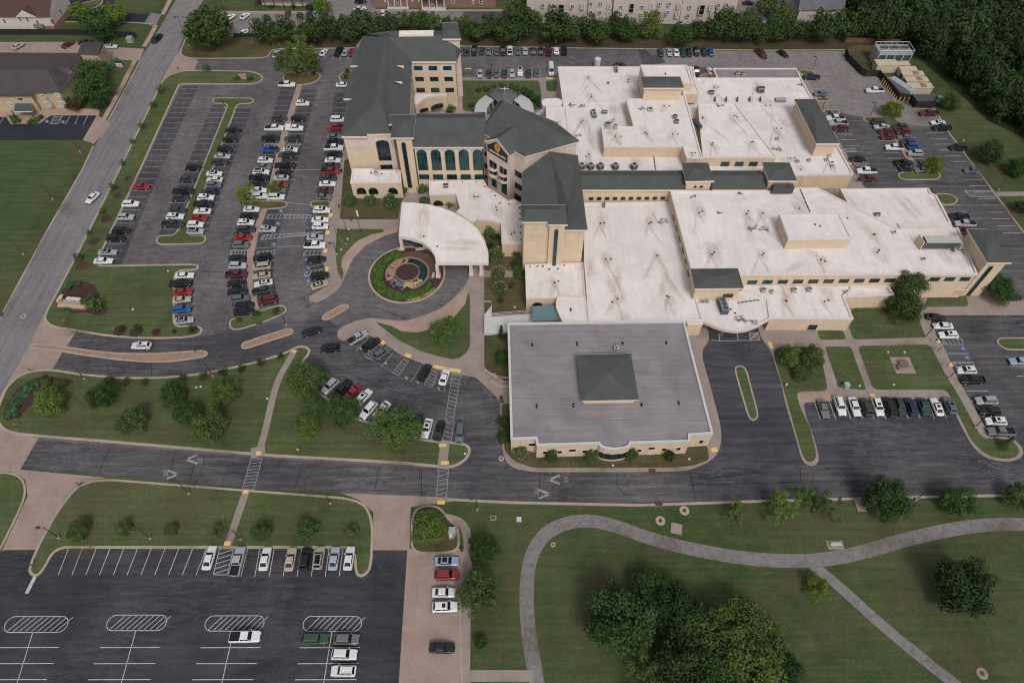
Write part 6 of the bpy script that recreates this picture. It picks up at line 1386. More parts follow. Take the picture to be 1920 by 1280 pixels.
# fences
def fence(pts, h, lab, m, step=2.4, z0=0, name='fence'):
    t = thing(name, lab, 'fence', (0,0,0)); P = PX(pts)
    for i in range(len(P)-1):
        a, c = P[i], P[i+1]; d = c-a; n = max(1, round(d.length/step))
        for k in range(n):
            q = a.lerp(c, k/n); b = MB(); b.box(.06,-.04,.08,d.length/n-.06,.04,h); b.box(.0,-.06,h-.06,d.length/n,.06,h+.02); o = b.build('panel', m, t); o.location = q; o.rotation_euler = (0,0,math.atan2(d.y,d.x))
            b = MB(); b.box(-.08,-.08,0,.08,.08,h+.1); o = b.build('post', m, t); o.location = q; o.rotation_euler = (0,0,math.atan2(d.y,d.x))
M_fence = flat('dark_fence', (.022,.022,.022), .8, .2, .3, 2)
fence([(-100,65),(155,66),(258,71)], 2.1, 'long dark fence behind the west neighbour', M_fence)
fence([(0,68),(0,69)], .4, 'x', M_fence) if False else None
fence([(1583,103),(1587,114),(1612,140),(1620,144),(1645,144),(1650,150)], 2.4, 'dark screen fence round the cooling tower', M_fence)
fence([(1650,150),(1682,187)], 2.4, 'dark screen fence behind the yellow bollards', M_fence)
fence([(1682,187),(1704,190),(1714,203),(1748,202),(1753,190)], 2.4, 'dark screen fence at the east end of the yard', M_fence)
fence([(1583,80),(1690,84)], 1.9, 'brown fence behind the plant yard', flat('brown_fence',(.12,.075,.055)))
fence([(440,71),(480,71)], 1.6, 'low dark fence by the neighbour lot', M_fence)
tr = thing('trash_enclosure', 'dark low enclosure next to the generator yard fence', 'enclosure', W(1733,193)); b = MB(); b.box(-4,-2,0,4,2,1.6); b.build('wall', M_fence, tr); b = MB(); b.box(-4.1,-2.1,1.6,4.1,2.1,1.75); b.build('lid', M_pvc, tr)
# cooling tower and generators
CT = thing('cooling_tower', 'large grey-blue cooling tower with fans behind the screen fence', 'cooling tower', W(1665,118))
M_ct = flat('cooling_tower_grey', (.26,.28,.29), .6, .4, .15, 1.5); M_louv = flat('louvre_dark', (.03,.05,.055), .6, .3, .3, 2)
b = MB(); b.box(-5.8,-2.4,0,5.8,3.2,5.0); b.build('casing', M_ct, CT)
for k in range(4): b = MB(); x = -5.5+2.85*k; b.box(x,-2.47,.8,x+2.4,-2.38,4.2); b.build('louvre', M_louv, CT)
for k in range(8): b = MB(); y = -2.2+.65*k; b.box(-5.87,y,.4,-5.78,y+.4,4.8); b.build('side_panel', M_metal, CT)
for k in range(3): b = MB(); x = -3.6+3.6*k; b.tube((x,.4,5.0),(x,.4,5.7), 1.35, 1.35, 18, cap=False); b.tube((x,.4,5.2),(x,.4,5.25), 1.25, 1.25, 16, mi=1); b.build('fan', [M_ct, M_louv], CT)
b = MB()
for a, c in (((-5.8,-2.4,5.9),(5.8,-2.4,5.9)),((-5.8,3.2,5.9),(5.8,3.2,5.9)),((-5.8,-2.4,5.9),(-5.8,3.2,5.9)),((5.8,-2.4,5.9),(5.8,3.2,5.9))): b.tube(a, c, .09, .09, 5)
for k in range(7):
    for y in (-2.4, 3.2): x = -5.8+11.6*k/6; b.tube((x,y,5),(x,y,5.9), .06, .06, 5)
b.build('railing', M_wh, CT)
M_gen = flat('generator_tan', (.42,.36,.27), .7, .3, .15, .8)
def gen(px, py, lx, ly, h, lab, rz=0, dark=True):
    t = thing('generator', lab, 'generator', W(px, py), rz, 'tan generator housings'); b = MB(); b.box(-lx/2,-ly/2,.3,lx/2,ly/2,h); b.build('housing', M_gen, t)
    b = MB(); b.box(-lx/2+.2,-ly/2+.15,0,lx/2-.2,ly/2-.15,.3); b.build('skid', M_pvc, t); b = MB(); b.box(-lx/2-.2,-ly/2-.15,h,lx/2+.2,ly/2+.15,h+.12); b.build('roof_panel', M_gen, t)
    if dark:
        b = MB(); b.box(-lx/2-.05,-ly/2+.3,.5,-lx/2+.02,ly/2-.3,h-.4); b.box(-lx/2+.3,-ly/2-.04,.5,-lx/2+2.0,-ly/2+.02,h-.4); b.build('louvre', M_louv, t)
        b = MB(); b.box(0,-ly/2+.3,h+.12,1.8,ly/2-.3,h+.3); b.build('exhaust_panel', flat('rusty_panel',(.22,.15,.11)), t)
gen(1655,133, 7.0, 3.6, 3.0, 'widest tan generator housing, below the cooling tower', 0, False)
gen(1688,131, 3.6, 2.4, 2.4, 'small tan housing at the top of the generator row', 0, False); gen(1696,142, 5.4, 2.4, 2.6, 'second tan generator of the row', 0, False)
gen(1704,152, 7.0, 2.5, 2.8, 'third tan generator of the row, dark louvre'); gen(1711,163, 7.2, 2.5, 2.8, 'fourth tan generator of the row, dark louvre'); gen(1718,175, 7.6, 2.8, 2.8, 'lowest and longest tan generator of the row')
tk = thing('container', 'grey-blue storage container left of the generators', 'container', W(1685,172), math.radians(118)); b = MB(); b.box(-4.6,-1.2,.15,4.6,1.2,2.9)
b.build('container_body', flat('container_blue',(.25,.30,.32)), tk)
for k in range(12): b = MB(); b.box(-4.5+.76*k,-1.24,.25,-4.2+.76*k,1.24,2.92); b.build('rib', M_metal, tk)
for k in range(12):
    a = W(1653+3.0*k if k < 8 else 1677+(k-8)*8, 155+4.3*k if k < 8 else 190+.3*(k-8)); t = thing('bollard', 'yellow safety bollard in the row before the generator yard fence', 'bollard', a, 0, 'yellow bollards by the generator yard')
    b = MB(); b.tube((0,0,0),(0,0,1.5), .13, .13, 8); b.build('post', M_yellow, t); b = MB(); b.tube((0,0,1.5),(0,0,1.62), .13, .03, 8); b.build('cap', M_yellow, t)
tkk = thing('storage_tank', 'white round tank behind the north roof edge', 'tank', W(1119,127)); b = MB(); b.tube((0,0,0),(0,0,3.4), 1.1, 1.1, 20); b.build('tank_body', M_wh, tkk); b = MB(); b.tube((0,0,3.4),(0,0,3.7), 1.1, .3, 20); b.build('dome', M_wh, tkk)
# ---------------------------------------------------------------- vehicles
def f_paint(t, b):
    oi = t.nodes.new('ShaderNodeObjectInfo'); n = noise(t, 1.5, 4, .6)
    t.links.new(mix(t, 1.0, oi.outputs['Color'], ramp(t, n, [(.3, .93), (.7, 1.04)]), 'MULTIPLY'), b.inputs['Base Color'])
    b.inputs['Coat Weight'].default_value = .35; b.inputs['Coat Roughness'].default_value = .12; b.inputs['Metallic'].default_value = .1
M_car = mat('car_paint', f_paint, .38, .5)
M_cglass = mat('car_glass', f_glass((.004, .006, .008), (.012, .015, .018)), .10, .35)
M_tyre = flat('tyre_rubber', (.014, .014, .015), .9, .2, .1, 5); M_rim = flat('wheel_rim', (.32, .32, .33), .4, .5, .1, 5)
M_hl = flat('headlight', (.45, .45, .46), .2, .6, .05, 5); M_tl = flat('tail_light', (.25, .02, .015), .3, .5, .05, 5); M_bed = flat('bed_liner', (.018, .018, .02), .9, .2, .2, 4)
def carproto(kind):
    L, Wd, Hh, belt, hood, x_ws, x_rf, x_rr, x_rw, tail = dict(
        s=(4.75, 1.84, 1.45, .95, .86, .95, .30, -1.05, -1.75, .96),
        u=(4.7, 1.92, 1.72, 1.08, 1.0, 1.05, .45, -1.75, -2.2, 1.08),
        p=(5.75, 2.0, 1.88, 1.18, 1.12, 1.40, .80, -.60, -.85, 1.12),
        v=(5.1, 2.0, 1.80, 1.08, .95, 1.55, .85, -2.05, -2.42, 1.08),
        b=(5.9, 2.05, 2.55, 1.3, 1.2, 2.1, 1.6, -2.75, -2.88, 1.3),
        j=(4.6, 1.90, 1.85, 1.15, 1.12, .72, .55, -2.05, -2.2, 1.15))[kind]
    h = L/2; parts = []
    # lower body: rings along x
    st = [(-h, .52, belt-.12, .80), (-h+.10, .34, tail-.03, .93), (-h+.5, .26, tail, .985), (x_rw, .25, max(tail, belt-.02), 1), (0, .25, belt, 1), (x_ws, .25, belt-.02, 1), (x_ws+.3, .25, hood+.03, .99), (h-.45, .27, hood-.06, .96), (h-.1, .33, hood-.16, .88), (h, .42, hood-.34, .74)]
    if kind == 'p': st[1] = (-h+.02, .45, 1.12, .97); st[0] = (-h, .55, 1.10, .96); st[2] = (-h+.4, .40, 1.12, 1.0); st[3] = (x_rw-.05, .30, 1.14, 1.0)
    b = MB(); rings = []
    for x, zb, zt, k in st:
        w_ = Wd/2*k; ring = [(-w_*.90, zb), (-w_, zb+.22), (-w_*.99, (zb+zt)/2+.1), (-w_*.93, zt-.06), (-w_*.82, zt), (w_*.82, zt), (w_*.93, zt-.06), (w_*.99, (zb+zt)/2+.1), (w_, zb+.22), (w_*.90, zb)]
        rings.append([(x, y, z_) for y, z_ in ring])
    n = 10
    for R_ in rings: b.v += R_
    for i in range(len(rings)-1):
        for j in range(n):
            jj = (j+1) % n
            if kind == 'p' and i < 3 and j == 4: continue
            b.f.append([n*i+j, n*(i+1)+j, n*(i+1)+jj, n*i+jj][::1]); b.m.append(0)
    b.f.append(list(range(n))); b.m.append(0); b.f.append([n*(len(rings)-1)+j for j in range(n)][::-1]); b.m.append(0)
    # greenhouse
    wb, wt = Wd/2*.86, Wd/2*.70
    B4 = [(x_ws, -wb, belt-.04), (x_ws, wb, belt-.04), (x_rw, wb, belt-.04), (x_rw, -wb, belt-.04)]
    T4 = [(x_rf, -wt, Hh-.05), (x_rf, wt, Hh-.05), (x_rr, wt, Hh-.05), (x_rr, -wt, Hh-.05)]
    T5 = [(x_rf-.12, -wt+.14, Hh), (x_rf-.12, wt-.14, Hh), (x_rr+.12, wt-.14, Hh), (x_rr+.12, -wt+.14, Hh)]
    k = len(b.v); b.v += B4+T4+T5
    for (a, c) in ((0, 4), (4, 8)):
        for j in range(4): jj = (j+1) % 4; b.f.append([k+a+j, k+a+jj, k+c+jj, k+c+j]); b.m.append(0)
    b.f.append([k+8, k+9, k+10, k+11]); b.m.append(0)
    if kind == 'p':
        x0, x1 = -h+.08, x_rw-.12; yy = Wd/2*.82
        b.box(x0-.06, -yy, .5, x0, yy, 1.1)
    me = mesh('body', b.v, b.f, mats=[M_car], fm=b.m); parts.append(('body', me, True))
    bm = bmesh.new(); bm.from_mesh(me); bmesh.ops.recalc_face_normals(bm, faces=bm.faces); bm.to_mesh(me); bm.free()
    def V(t): return Vector(t)
    def glass(nm, a, c, d, e, ins=(.06, .06, .06, .06), off=.015):
        a, c, d, e = map(V, (a, c, d, e))          # bottom-left, bottom-right, top-right, top-left
        q = [a.lerp(c, ins[0]), c.lerp(a, ins[1]), d.lerp(e, ins[1]), e.lerp(d, ins[0])]
        q = [q[0].lerp(q[3], ins[2]), q[1].lerp(q[2], ins[2]), q[2].lerp(q[1], ins[3]), q[3].lerp(q[0], ins[3])]
        nn = (q[1]-q[0]).cross(q[3]-q[0]).normalized(); cen = sum(q, Vector())/4 - Vector((0, 0, .9))
        if nn.dot(cen) < 0: nn = -nn; q = q[::-1]
        q = [p_ + nn*off for p_ in q]
        parts.append((nm, mesh(nm, q, [[0,1,2,3]], M_cglass), False))
    glass('windshield', B4[0], B4[1], T4[1], T4[0], (.03, .03, .12, .04)); glass('rear_window', B4[3], B4[2], T4[2], T4[3], (.08, .08, .22 if kind != 's' else .08, .06))
    for sgn in (0, 1):
        f0, r0 = (B4[0], B4[3]) if sgn == 0 else (B4[1], B4[2]); f1, r1 = (T4[0], T4[3]) if sgn == 0 else (T4[1], T4[2])
        mB, mT = V(f0).lerp(V(r0), .5), V(f1).lerp(V(r1), .45)
        glass('side_window', f0, mB, mT, f1, (.12, .04, .28, .10)); glass('side_window', mB, r0, r1, mT, (.04, .13, .28, .10))
    wr = .34 if kind in 'sv' else .38
    wb_ = MB(); wb_.tube((0, -.12, 0), (0, .12, 0), wr, wr, 14); wb_.tube((0, -.13, 0), (0, .13, 0), wr*.6, wr*.6, 10, mi=1)
    wm = mesh('wheel', wb_.v, wb_.f, mats=[M_tyre, M_rim], fm=wb_.m)
    for x in (h-.85, -h+.9):
        for y in (-1, 1): parts.append(('wheel', wm, (x, y*(Wd/2-.11), wr)))
    hb = MB(); hb.box(-.06, -.2, -.07, .03, .2, .07); hm = mesh('headlight', hb.v, hb.f, M_hl); tm = mesh('tail_light', hb.v, hb.f, M_tl)
    for y in (-1, 1): parts.append(('headlight', hm, (h-.06, y*Wd*.31, hood-.32))); parts.append(('tail_light', tm, (-h+.03, y*Wd*.34, belt-.25)))
    for nm, q in (('grille', (h-.12, -Wd*.22, hood-.48, h+.03, Wd*.22, hood-.26)), ('rear_bumper', (-h-.02, -Wd*.4, .36, -h+.1, Wd*.4, .52)), ('front_bumper', (h-.2, -Wd*.38, .26, h+.02, Wd*.38, .40)), ('sill', (-h+1.35, -Wd*.488-.03, .2, h-1.3, -Wd*.488+.03, .36)), ('sill', (-h+1.35, Wd*.488-.03, .2, h-1.3, Wd*.488+.03, .36))):
        gb = MB(); gb.box(*q); parts.append((nm, mesh(nm, gb.v, gb.f, M_bed), False))
    mb_ = MB(); mb_.box(-.08, -.1, -.07, .08, .1, .07); mm = mesh('mirror', mb_.v, mb_.f, M_car)
    for y in (-1, 1): parts.append(('mirror', mm, (x_ws-.25, y*(Wd/2+.04), belt+.05)))
    if kind == 'p':
        yy = Wd/2*.80; x0, x1 = -h+.1, x_rw-.12; bb = MB()
        bb.face([(x0,-yy,.80),(x1,-yy,.80),(x1,yy,.80),(x0,yy,.80)]); bb.face([(x0,-yy,.8),(x0,-yy,1.12),(x1,-yy,1.12),(x1,-yy,.8)]); bb.face([(x0,yy,.8),(x1,yy,.8),(x1,yy,1.12),(x0,yy,1.12)])
        bb.face([(x1,-yy,.8),(x1,-yy,1.12),(x1,yy,1.12),(x1,yy,.8)]); bb.face([(x0,-yy,.8),(x0,yy,.8),(x0,yy,1.12),(x0,-yy,1.12)]); parts.append(('truck_bed', mesh('truck_bed', bb.v, bb.f, M_bed), False))
    extra = {}
    sb = MB(); sb.box(x_rf-.95, -.38, Hh-.01, x_rf-.3, .38, Hh+.015); extra['*'] = ('sunroof', mesh('sunroof', sb.v, sb.f, M_cglass))
    sb = MB(); sb.box(x_rr+.2, -wt+.16, Hh-.01, x_rf-.2, wt-.16, Hh+.02); extra['k'] = ('black_roof', mesh('black_roof', sb.v, sb.f, M_cglass))
    sb = MB()
    for y in (-1, 1): sb.box(x_rr+.15, y*(wt-.1)-.03, Hh+.0, x_rf-.25, y*(wt-.1)+.03, Hh+.07)
    extra['r'] = ('roof_rack', mesh('roof_rack', sb.v, sb.f, M_bronze))
    if kind == 'p':
        sb = MB(); sb.box(-h+.05, -Wd/2*.84, 1.13, x_rw-.08, Wd/2*.84, 1.17); extra['t'] = ('bed_cover', mesh('bed_cover', sb.v, sb.f, M_bed))
        sb = MB(); sb.box(-h+.08, -Wd/2*.82, 1.12, x_rw-.1, Wd/2*.82, 1.82); extra['c'] = ('camper_shell', mesh('camper_shell', sb.v, sb.f, M_car))
    if kind == 'j': sb = MB(); sb.tube((-h-.02, 0, 1.0), (-h-.24, 0, 1.0), .36, .36, 14); extra['w'] = ('spare_wheel', mesh('spare_wheel', sb.v, sb.f, M_tyre))
    return parts, extra
PROTO = {k: carproto(k) for k in 'supvbj'}
CC = dict(white=(.62,.62,.63), silver=(.33,.34,.36), grey=(.13,.135,.145), charcoal=(.035,.037,.042), black=(.010,.011,.013), red=(.24,.018,.022), maroon=(.085,.014,.018), blue=(.02,.075,.22), navy=(.012,.022,.05), beige=(.36,.32,.26), brown=(.045,.033,.028), green=(.035,.075,.035), lavender=(.36,.37,.45), teal=(.015,.05,.05), slate=(.09,.11,.13), skyblue=(.24,.32,.42))
KN = dict(s=('sedan', 'sedan'), u=('suv', 'suv'), p=('pickup_truck', 'pickup truck'), v=('minivan', 'minivan'), b=('van', 'van'), j=('off_road_car', 'boxy off-road car'))
EX = {'*': ' with a sunroof', 'k': ' with a black roof', 'r': ' with roof rails', 't': ' with a covered bed', 'c': ' with a camper shell', 'w': ''}
ORD = 'first second third fourth fifth sixth seventh eighth ninth tenth eleventh twelfth thirteenth fourteenth fifteenth sixteenth seventeenth eighteenth nineteenth twentieth twenty-first twenty-second twenty-third twenty-fourth twenty-fifth'.split()
def car(px, py, spec, col, ang, label, group):
    k = spec[0]; fl = spec[1:]
    c = W(px, py, .75); c.z = .035
    ang += random.uniform(-1.6, 1.6)
    t = thing(KN[k][0], label, 'car' if k in 'suj' else ('truck' if k == 'p' else 'van'), c, math.radians(ang), group)
    t.scale = (random.uniform(.94, 1.05), random.uniform(.97, 1.03), random.uniform(.94, 1.06))
    _j = random.uniform(.9, 1.06); cc = tuple(v*_j for v in CC[col])
    parts, extra = PROTO[k]
    for nm, me, where in parts:
        o = bpy.data.objects.new(nm, me); COL.objects.link(o); o.parent = t; o.color = (*cc, 1)
        if isinstance(where, tuple): o.location = where
    for f in fl:
        if f in extra: nm, me = extra[f]; o = bpy.data.objects.new(nm, me); COL.objects.link(o); o.parent = t; o.color = (*cc, 1)
    return t
def carrow(where, order, ang, items, group=None):
    n = len(items)
    for i, it in enumerate(items):
        x, y, spec, col = it[:4]; a = it[4] if len(it) > 4 else ang
        nm = f"{col} {KN[spec[0]][1]}"; ex = ''.join(EX[f] for f in spec[1:] if f in EX)
        lb = f"{nm}{ex}, {ORD[i]} from the {order} {where}"
        if len(lb.replace('-', ' ').split()) > 16: lb = f"{nm}, {ORD[i]} from the {order} {where}"
        if len(lb.replace('-', ' ').split()) > 16: lb = f"{nm}, {ORD[i]} from {order} {where}"
        car(x, y, spec, col, a, lb, group or 'cars ' + where)
R_, L_, U_, D_ = 0, 180, 90, -90
carrow('in the row along the west lawn verge', 'top', R_, [(265,349.5,'s','red'),(245,382,'ur','white'),(236,407,'ur','silver'),(227,432,'ur','black'),(217.5,446,'u','black'),(202,472.5,'sk','silver'),(194,488.7,'s','white')])
carrow('in the row left of the grass median', 'top', R_, [(362.5,314,'u','black'),(352,336,'u','charcoal'),(344,358,'p','black'),(339.5,371,'ur','charcoal'),(332.5,393.5,'s','charcoal'),(328.5,406,'u*','white'),(324.5,419.5,'p','charcoal')])
carrow('in the row right of the grass median', 'top', R_, [(436.5,244,'s','black'),(431,261,'s','black'),(421.5,280,'u','black'),(417,293,'s','silver'),(412,304,'ur','charcoal'),(402,325,'sk','white'),(402,336.5,'s','white',L_),(401,346.5,'ur','grey'),(394,359,'u','navy',L_),(386,370.5,'u*','white'),(381.5,382,'p','black'),(379,396,'s','white',L_),(372.5,408,'s','red'),(366.5,421,'u','white'),(366.5,433.5,'uk','silver')])
carrow('in the row left of the concrete walk', 'top', R_, [(538,158.5,'p','white'),(524,222,'u','brown'),(514.5,240,'p','white'),(507.5,259.5,'p','black'),(504.5,280.5,'p','blue',L_),(497.5,301,'u*','white'),(495,312.5,'s','grey'),(490,322.5,'uk','white'),(485.5,333,'p','black'),(482.7,344.5,'s','black'),(485,356.5,'s','white'),(486,367.5,'u','white')])
carrow('in the lower row left of the bending walk', 'top', R_, [(471.5,392,'s','white'),(467,404.5,'s','black'),(461,417,'u*','white'),(462,430,'u','charcoal'),(456,444.5,'s','red'),(452,458.5,'ur','grey'),(445,483.5,'s','black'),(446,498,'ur','lavender'),(443.6,514,'p','maroon',3),(444,531,'s','black',4),(445,546,'s','black',6),(450.6,559.5,'u','slate',8),(458.4,571.5,'s','black',8),(457.7,584,'s','black',10)])
carrow('in the row right of the concrete walk', 'top', R_, [(567.5,194,'u*','white'),(559,222,'u','black'),(552.5,240.5,'pc','white'),(548,259.5,'ur','charcoal',L_),(544.5,280.5,'sk','white'),(537,290,'u','charcoal',L_),(534.7,310,'p','black'),(530.5,323,'s','black',L_),(526,333.5,'s','silver',L_),(525.6,345,'s','red'),(522,356.5,'s','grey'),(518,369,'ur','white')])
carrow('in the lower row right of the bending walk', 'top', L_, [(501.7,429.5,'u*','silver',R_),(492,482.5,'u','black',188),(490,500,'v','beige',190),(490,516.5,'s','beige',192),(493.5,530.5,'s*','white',194),(494,544.5,'p','charcoal',14),(502,562,'v','maroon',196)])
carrow('in the row along the hospital pavement', 'top', R_, [(643.7,159,'s','white'),(633.7,224,'v','white'),(630.5,238.5,'p','red',L_),(627,256,'s','grey'),(627.5,265.5,'u','black'),(626,277.5,'p','white'),(627.5,289.5,'u','black'),(624,300,'s','white'),(622,309.8,'s','charcoal'),(619.8,321,'p','red'),(616,333.5,'s','charcoal'),(614,344,'s','white'),(610,356,'s','brown'),(606.4,368,'s','grey')])
carrow('in the lower row along the hospital pavement', 'top', R_, [(603.3,394,'u*','white'),(600.3,411.5,'s','white'),(600.5,424,'u','white'),(591,444.6,'s','silver'),(590.6,460,'p','white'),(593.6,485.5,'s','black',6),(599.7,517,'u','black',14),(599.7,533.3,'s*','beige',26)])
carrow('in the short row beside the corner lawn', 'top', R_, [(346,516,'s','white',4),(339,531.5,'pt','black',4),(342.5,546.5,'s','red',8),(341,561.5,'s','beige',10),(341,579,'u','blue',9),(345,600,'sk','silver',8)])
car(173, 370.5, 's', 'white', -110+0, 'white sedan driving alone on the left street', 'cars on the move')
car(265, 647.5, 'ur*', 'white', 181, 'white suv driving out beside the long brick median', 'cars on the move')
car(584.5, 620.5, 's', 'black', 26, 'black sedan rolling between the two short brick medians', 'cars on the move')
car(619, 652.5, 'ur', 'black', 182, 'black suv entering the curved visitors lot', 'cars on the move')
carrow('in the upper arc of the curved lot', 'left', 40, [(671,632.5,'p','silver',38),(696,645,'u','black',42),(716,661.5,'ur','slate',43),(796,698,'u','black',70),(833,706,'s','white',78)])
carrow('in the lower arc of the curved lot', 'left', 50, [(619,723.5,'u','silver',-123),(641,730,'p','black',-123),(660,736,'s','red',-125),(682,744,'u*','white',54),(691,768.5,'u','white',-123),(716,767,'s','white',-125),(784,790,'s','charcoal',-100),(800,802.5,'s*','white',-100),(824,806.5,'sr*','black',80),(862.5,810,'v','slate',-92)])
carrow('in the stalls by the north-west island', 'left', U_, [(518,101,'s','white'),(607,98,'s','white',76),(635,96.5,'p','black',80),(648,97.5,'s','silver',82),(660,97.5,'s','red',84)])
carrow('in the north row under the pines', 'left', U_, [(864,95.5,'s','grey'),(875,95.5,'p','slate'),(889.5,95,'p','black',D_),(903,94.5,'s','charcoal'),(916,95.5,'s','grey',D_),(931,95.5,'s','slate'),(943,95,'p','black',D_),(956,95,'p','white'),(972,95.5,'s','grey',D_),(985,95.5,'s','silver',D_),(1000,95.5,'u','charcoal'),(1014,95.5,'u','black'),(1028,95.5,'p','maroon'),(1043,95,'u','white'),(1057.5,95,'p','black')])
carrow('in the second north row above the courtyard', 'left', D_, [(900,138,'s','silver'),(917.5,138,'s','charcoal'),(931,137.5,'s','slate'),(945.5,138,'s','charcoal',U_),(960,137,'s','silver'),(975,135.5,'uk','white'),(990.5,137.5,'s','charcoal'),(1006,136,'s','slate',U_),(1033.5,132,'b','white')])
carrow('in the north-east row under the pines', 'left', D_, [(1239,98,'s','teal',U_),(1255,98,'s','silver'),(1268,98.5,'s','white'),(1281,98.5,'s','teal'),(1292,98,'s','black'),(1306,97,'u','black'),(1320,97.5,'s','navy'),(1332.5,97.5,'s','blue',U_),(1427,100.5,'p','maroon',-70),(1468.5,100.5,'s','black',-62)])
carrow('behind the north edge of the white roofs', 'left', D_, [(1163,122.5,'s','maroon',0),(1305,134,'p','black'),(1332,134.5,'s','white',-80)])
carrow('beside the north-east wing', 'top', L_, [(1521,144.5,'p','navy'),(1539,175.5,'s','slate')])
car(1640, 169.5, 'p', 'white', 180, 'white pickup truck standing alone before the yellow bollards', 'cars of the north-east yard')
carrow('in the row at the corner of the sloped roof', 'top', L_, [(1557.5,213.5,'s','slate'),(1566,222,'p','white'),(1571,231,'p','silver'),(1576,241,'u','maroon')])
carrow('in the row left of the staff lot walk', 'top', L_, [(1647,229,'u','charcoal',R_),(1653,237.5,'s','silver'),(1661.5,246.5,'u','maroon'),(1664.5,256.5,'s','maroon'),(1676.5,276.5,'pt','white'),(1695,305.5,'p','black',R_),(1700,316,'s','black',R_)])
carrow('in the row right of the staff lot walk', 'top', L_, [(1687,238,'u','brown'),(1693,246.5,'u','maroon'),(1696.5,257,'s','grey'),(1702,267,'u','charcoal'),(1714,275,'j','blue',R_),(1715.5,287.5,'u','silver'),(1725,307,'s','slate'),(1729,318,'s','grey')])
carrow('in the row by the east pavement of the staff lot', 'top', L_, [(1608,298,'s','black'),(1624.5,321,'pt','white'),(1627,334.5,'s','maroon')])
carrow('in the outer row of the staff lot', 'top', L_, [(1742,212,'p','maroon'),(1759,229.5,'s*','white'),(1766.5,239.5,'p','black'),(1796.5,277,'v','black'),(1822,319,'s','slate')])
carrow('behind the east stair tower', 'top', L_, [(1797.6,406,'p','black'),(1809,419,'p','silver'),(1808.5,433,'s','maroon'),(1897,556.5,'s','black')])
carrow('in the row along the east walk', 'top', L_, [(1755,594.5,'s','black',-10),(1768,610.5,'s','white'),(1778,627.5,'u*','white'),(1811.5,694,'u*','white'),(1823.5,712,'p','black'),(1849,750.5,'ur','silver'),(1855.5,770,'u','black'),(1866.5,789.5,'u*','white'),(1876.5,808.5,'p','grey')])
car(1912, 676.5, 's', 'skyblue', 180, 'silver-blue sedan at the right edge in the far east lot', 'cars in the far east lot')
ER = -math.degrees(math.atan2(1, .0))
def ydir(px, py):
    a = W(px, py); b_ = W(960 + (px-960)*(py+1040+40)/(py+1040), py+40); return 0
carrow('in the row facing the picnic lawn', 'left', 91, [(1544.5,766,'s','grey',D_),(1575,761,'ur','white',D_),(1602.5,762,'s','white',D_),(1624.5,762.5,'u','charcoal',U_),(1645.5,763,'u*','white',D_),(1669,762.5,'v','black',U_),(1687.5,762.5,'ur','charcoal',D_),(1707.5,762,'u','navy',U_),(1732.5,762,'s','teal',D_),(1756.5,762,'s*','white',U_),(1780.5,759.5,'u*','slate',U_)])
carrow('in the top row of the south-west lot', 'left', U_, [(392.5,1044.5,'s','white'),(445.5,1052,'p','silver'),(497,1046.5,'s','white'),(544.5,1047.5,'s','beige'),(572.5,1047,'u','black'),(598,1045,'uk','beige'),(626.5,1046,'s','lavender'),(654.5,1045.5,'s','white')])
carrow('on the concrete strip by the south trees', 'top', R_, [(838,1051,'sk','skyblue'),(838,1077,'ur','red'),(832.5,1110,'s','white'),(834.5,1137,'u*','white'),(829,1213.5,'s','black')])
carrow('among the striped stalls of the south-west lot', 'top', R_, [(460,1193,'p','white'),(593,1197,'jw','green'),(650,1197.5,'u','grey'),(646,1226,'u','white'),(644,1257,'ur','white',L_)])
carrow('at the top left beyond the fence', 'left', 60, [(34,86,'s','silver',62),(44,3,'s','white',20),(119,6,'s','white',62),(127,83,'s','maroon',58),(160,79,'s','black',10),(207.5,87,'sk','white',0)])
car(294, 72.5, 'pt', 'black', -104, 'black pickup truck with a covered bed waiting at the top junction', 'cars on the move')
carrow('in the neighbour lot behind the pines', 'left', 80, [(432.5,32,'s','white',65),(459.5,30,'s','white',65),(458,60.5,'s','white',70),(539,28,'u','maroon',-88),(579,26,'s','blue',-85),(592.5,26.5,'s','silver',-88),(671,22.5,'s','charcoal',10),(675,16,'s','white',20),(676,3,'u','black',0),(719.5,24,'u','white',84)])
carrow('by the apartment blocks at the top right', 'left', 0, [(1404,5.5,'s','black',0),(1419,36,'s','teal',10)])
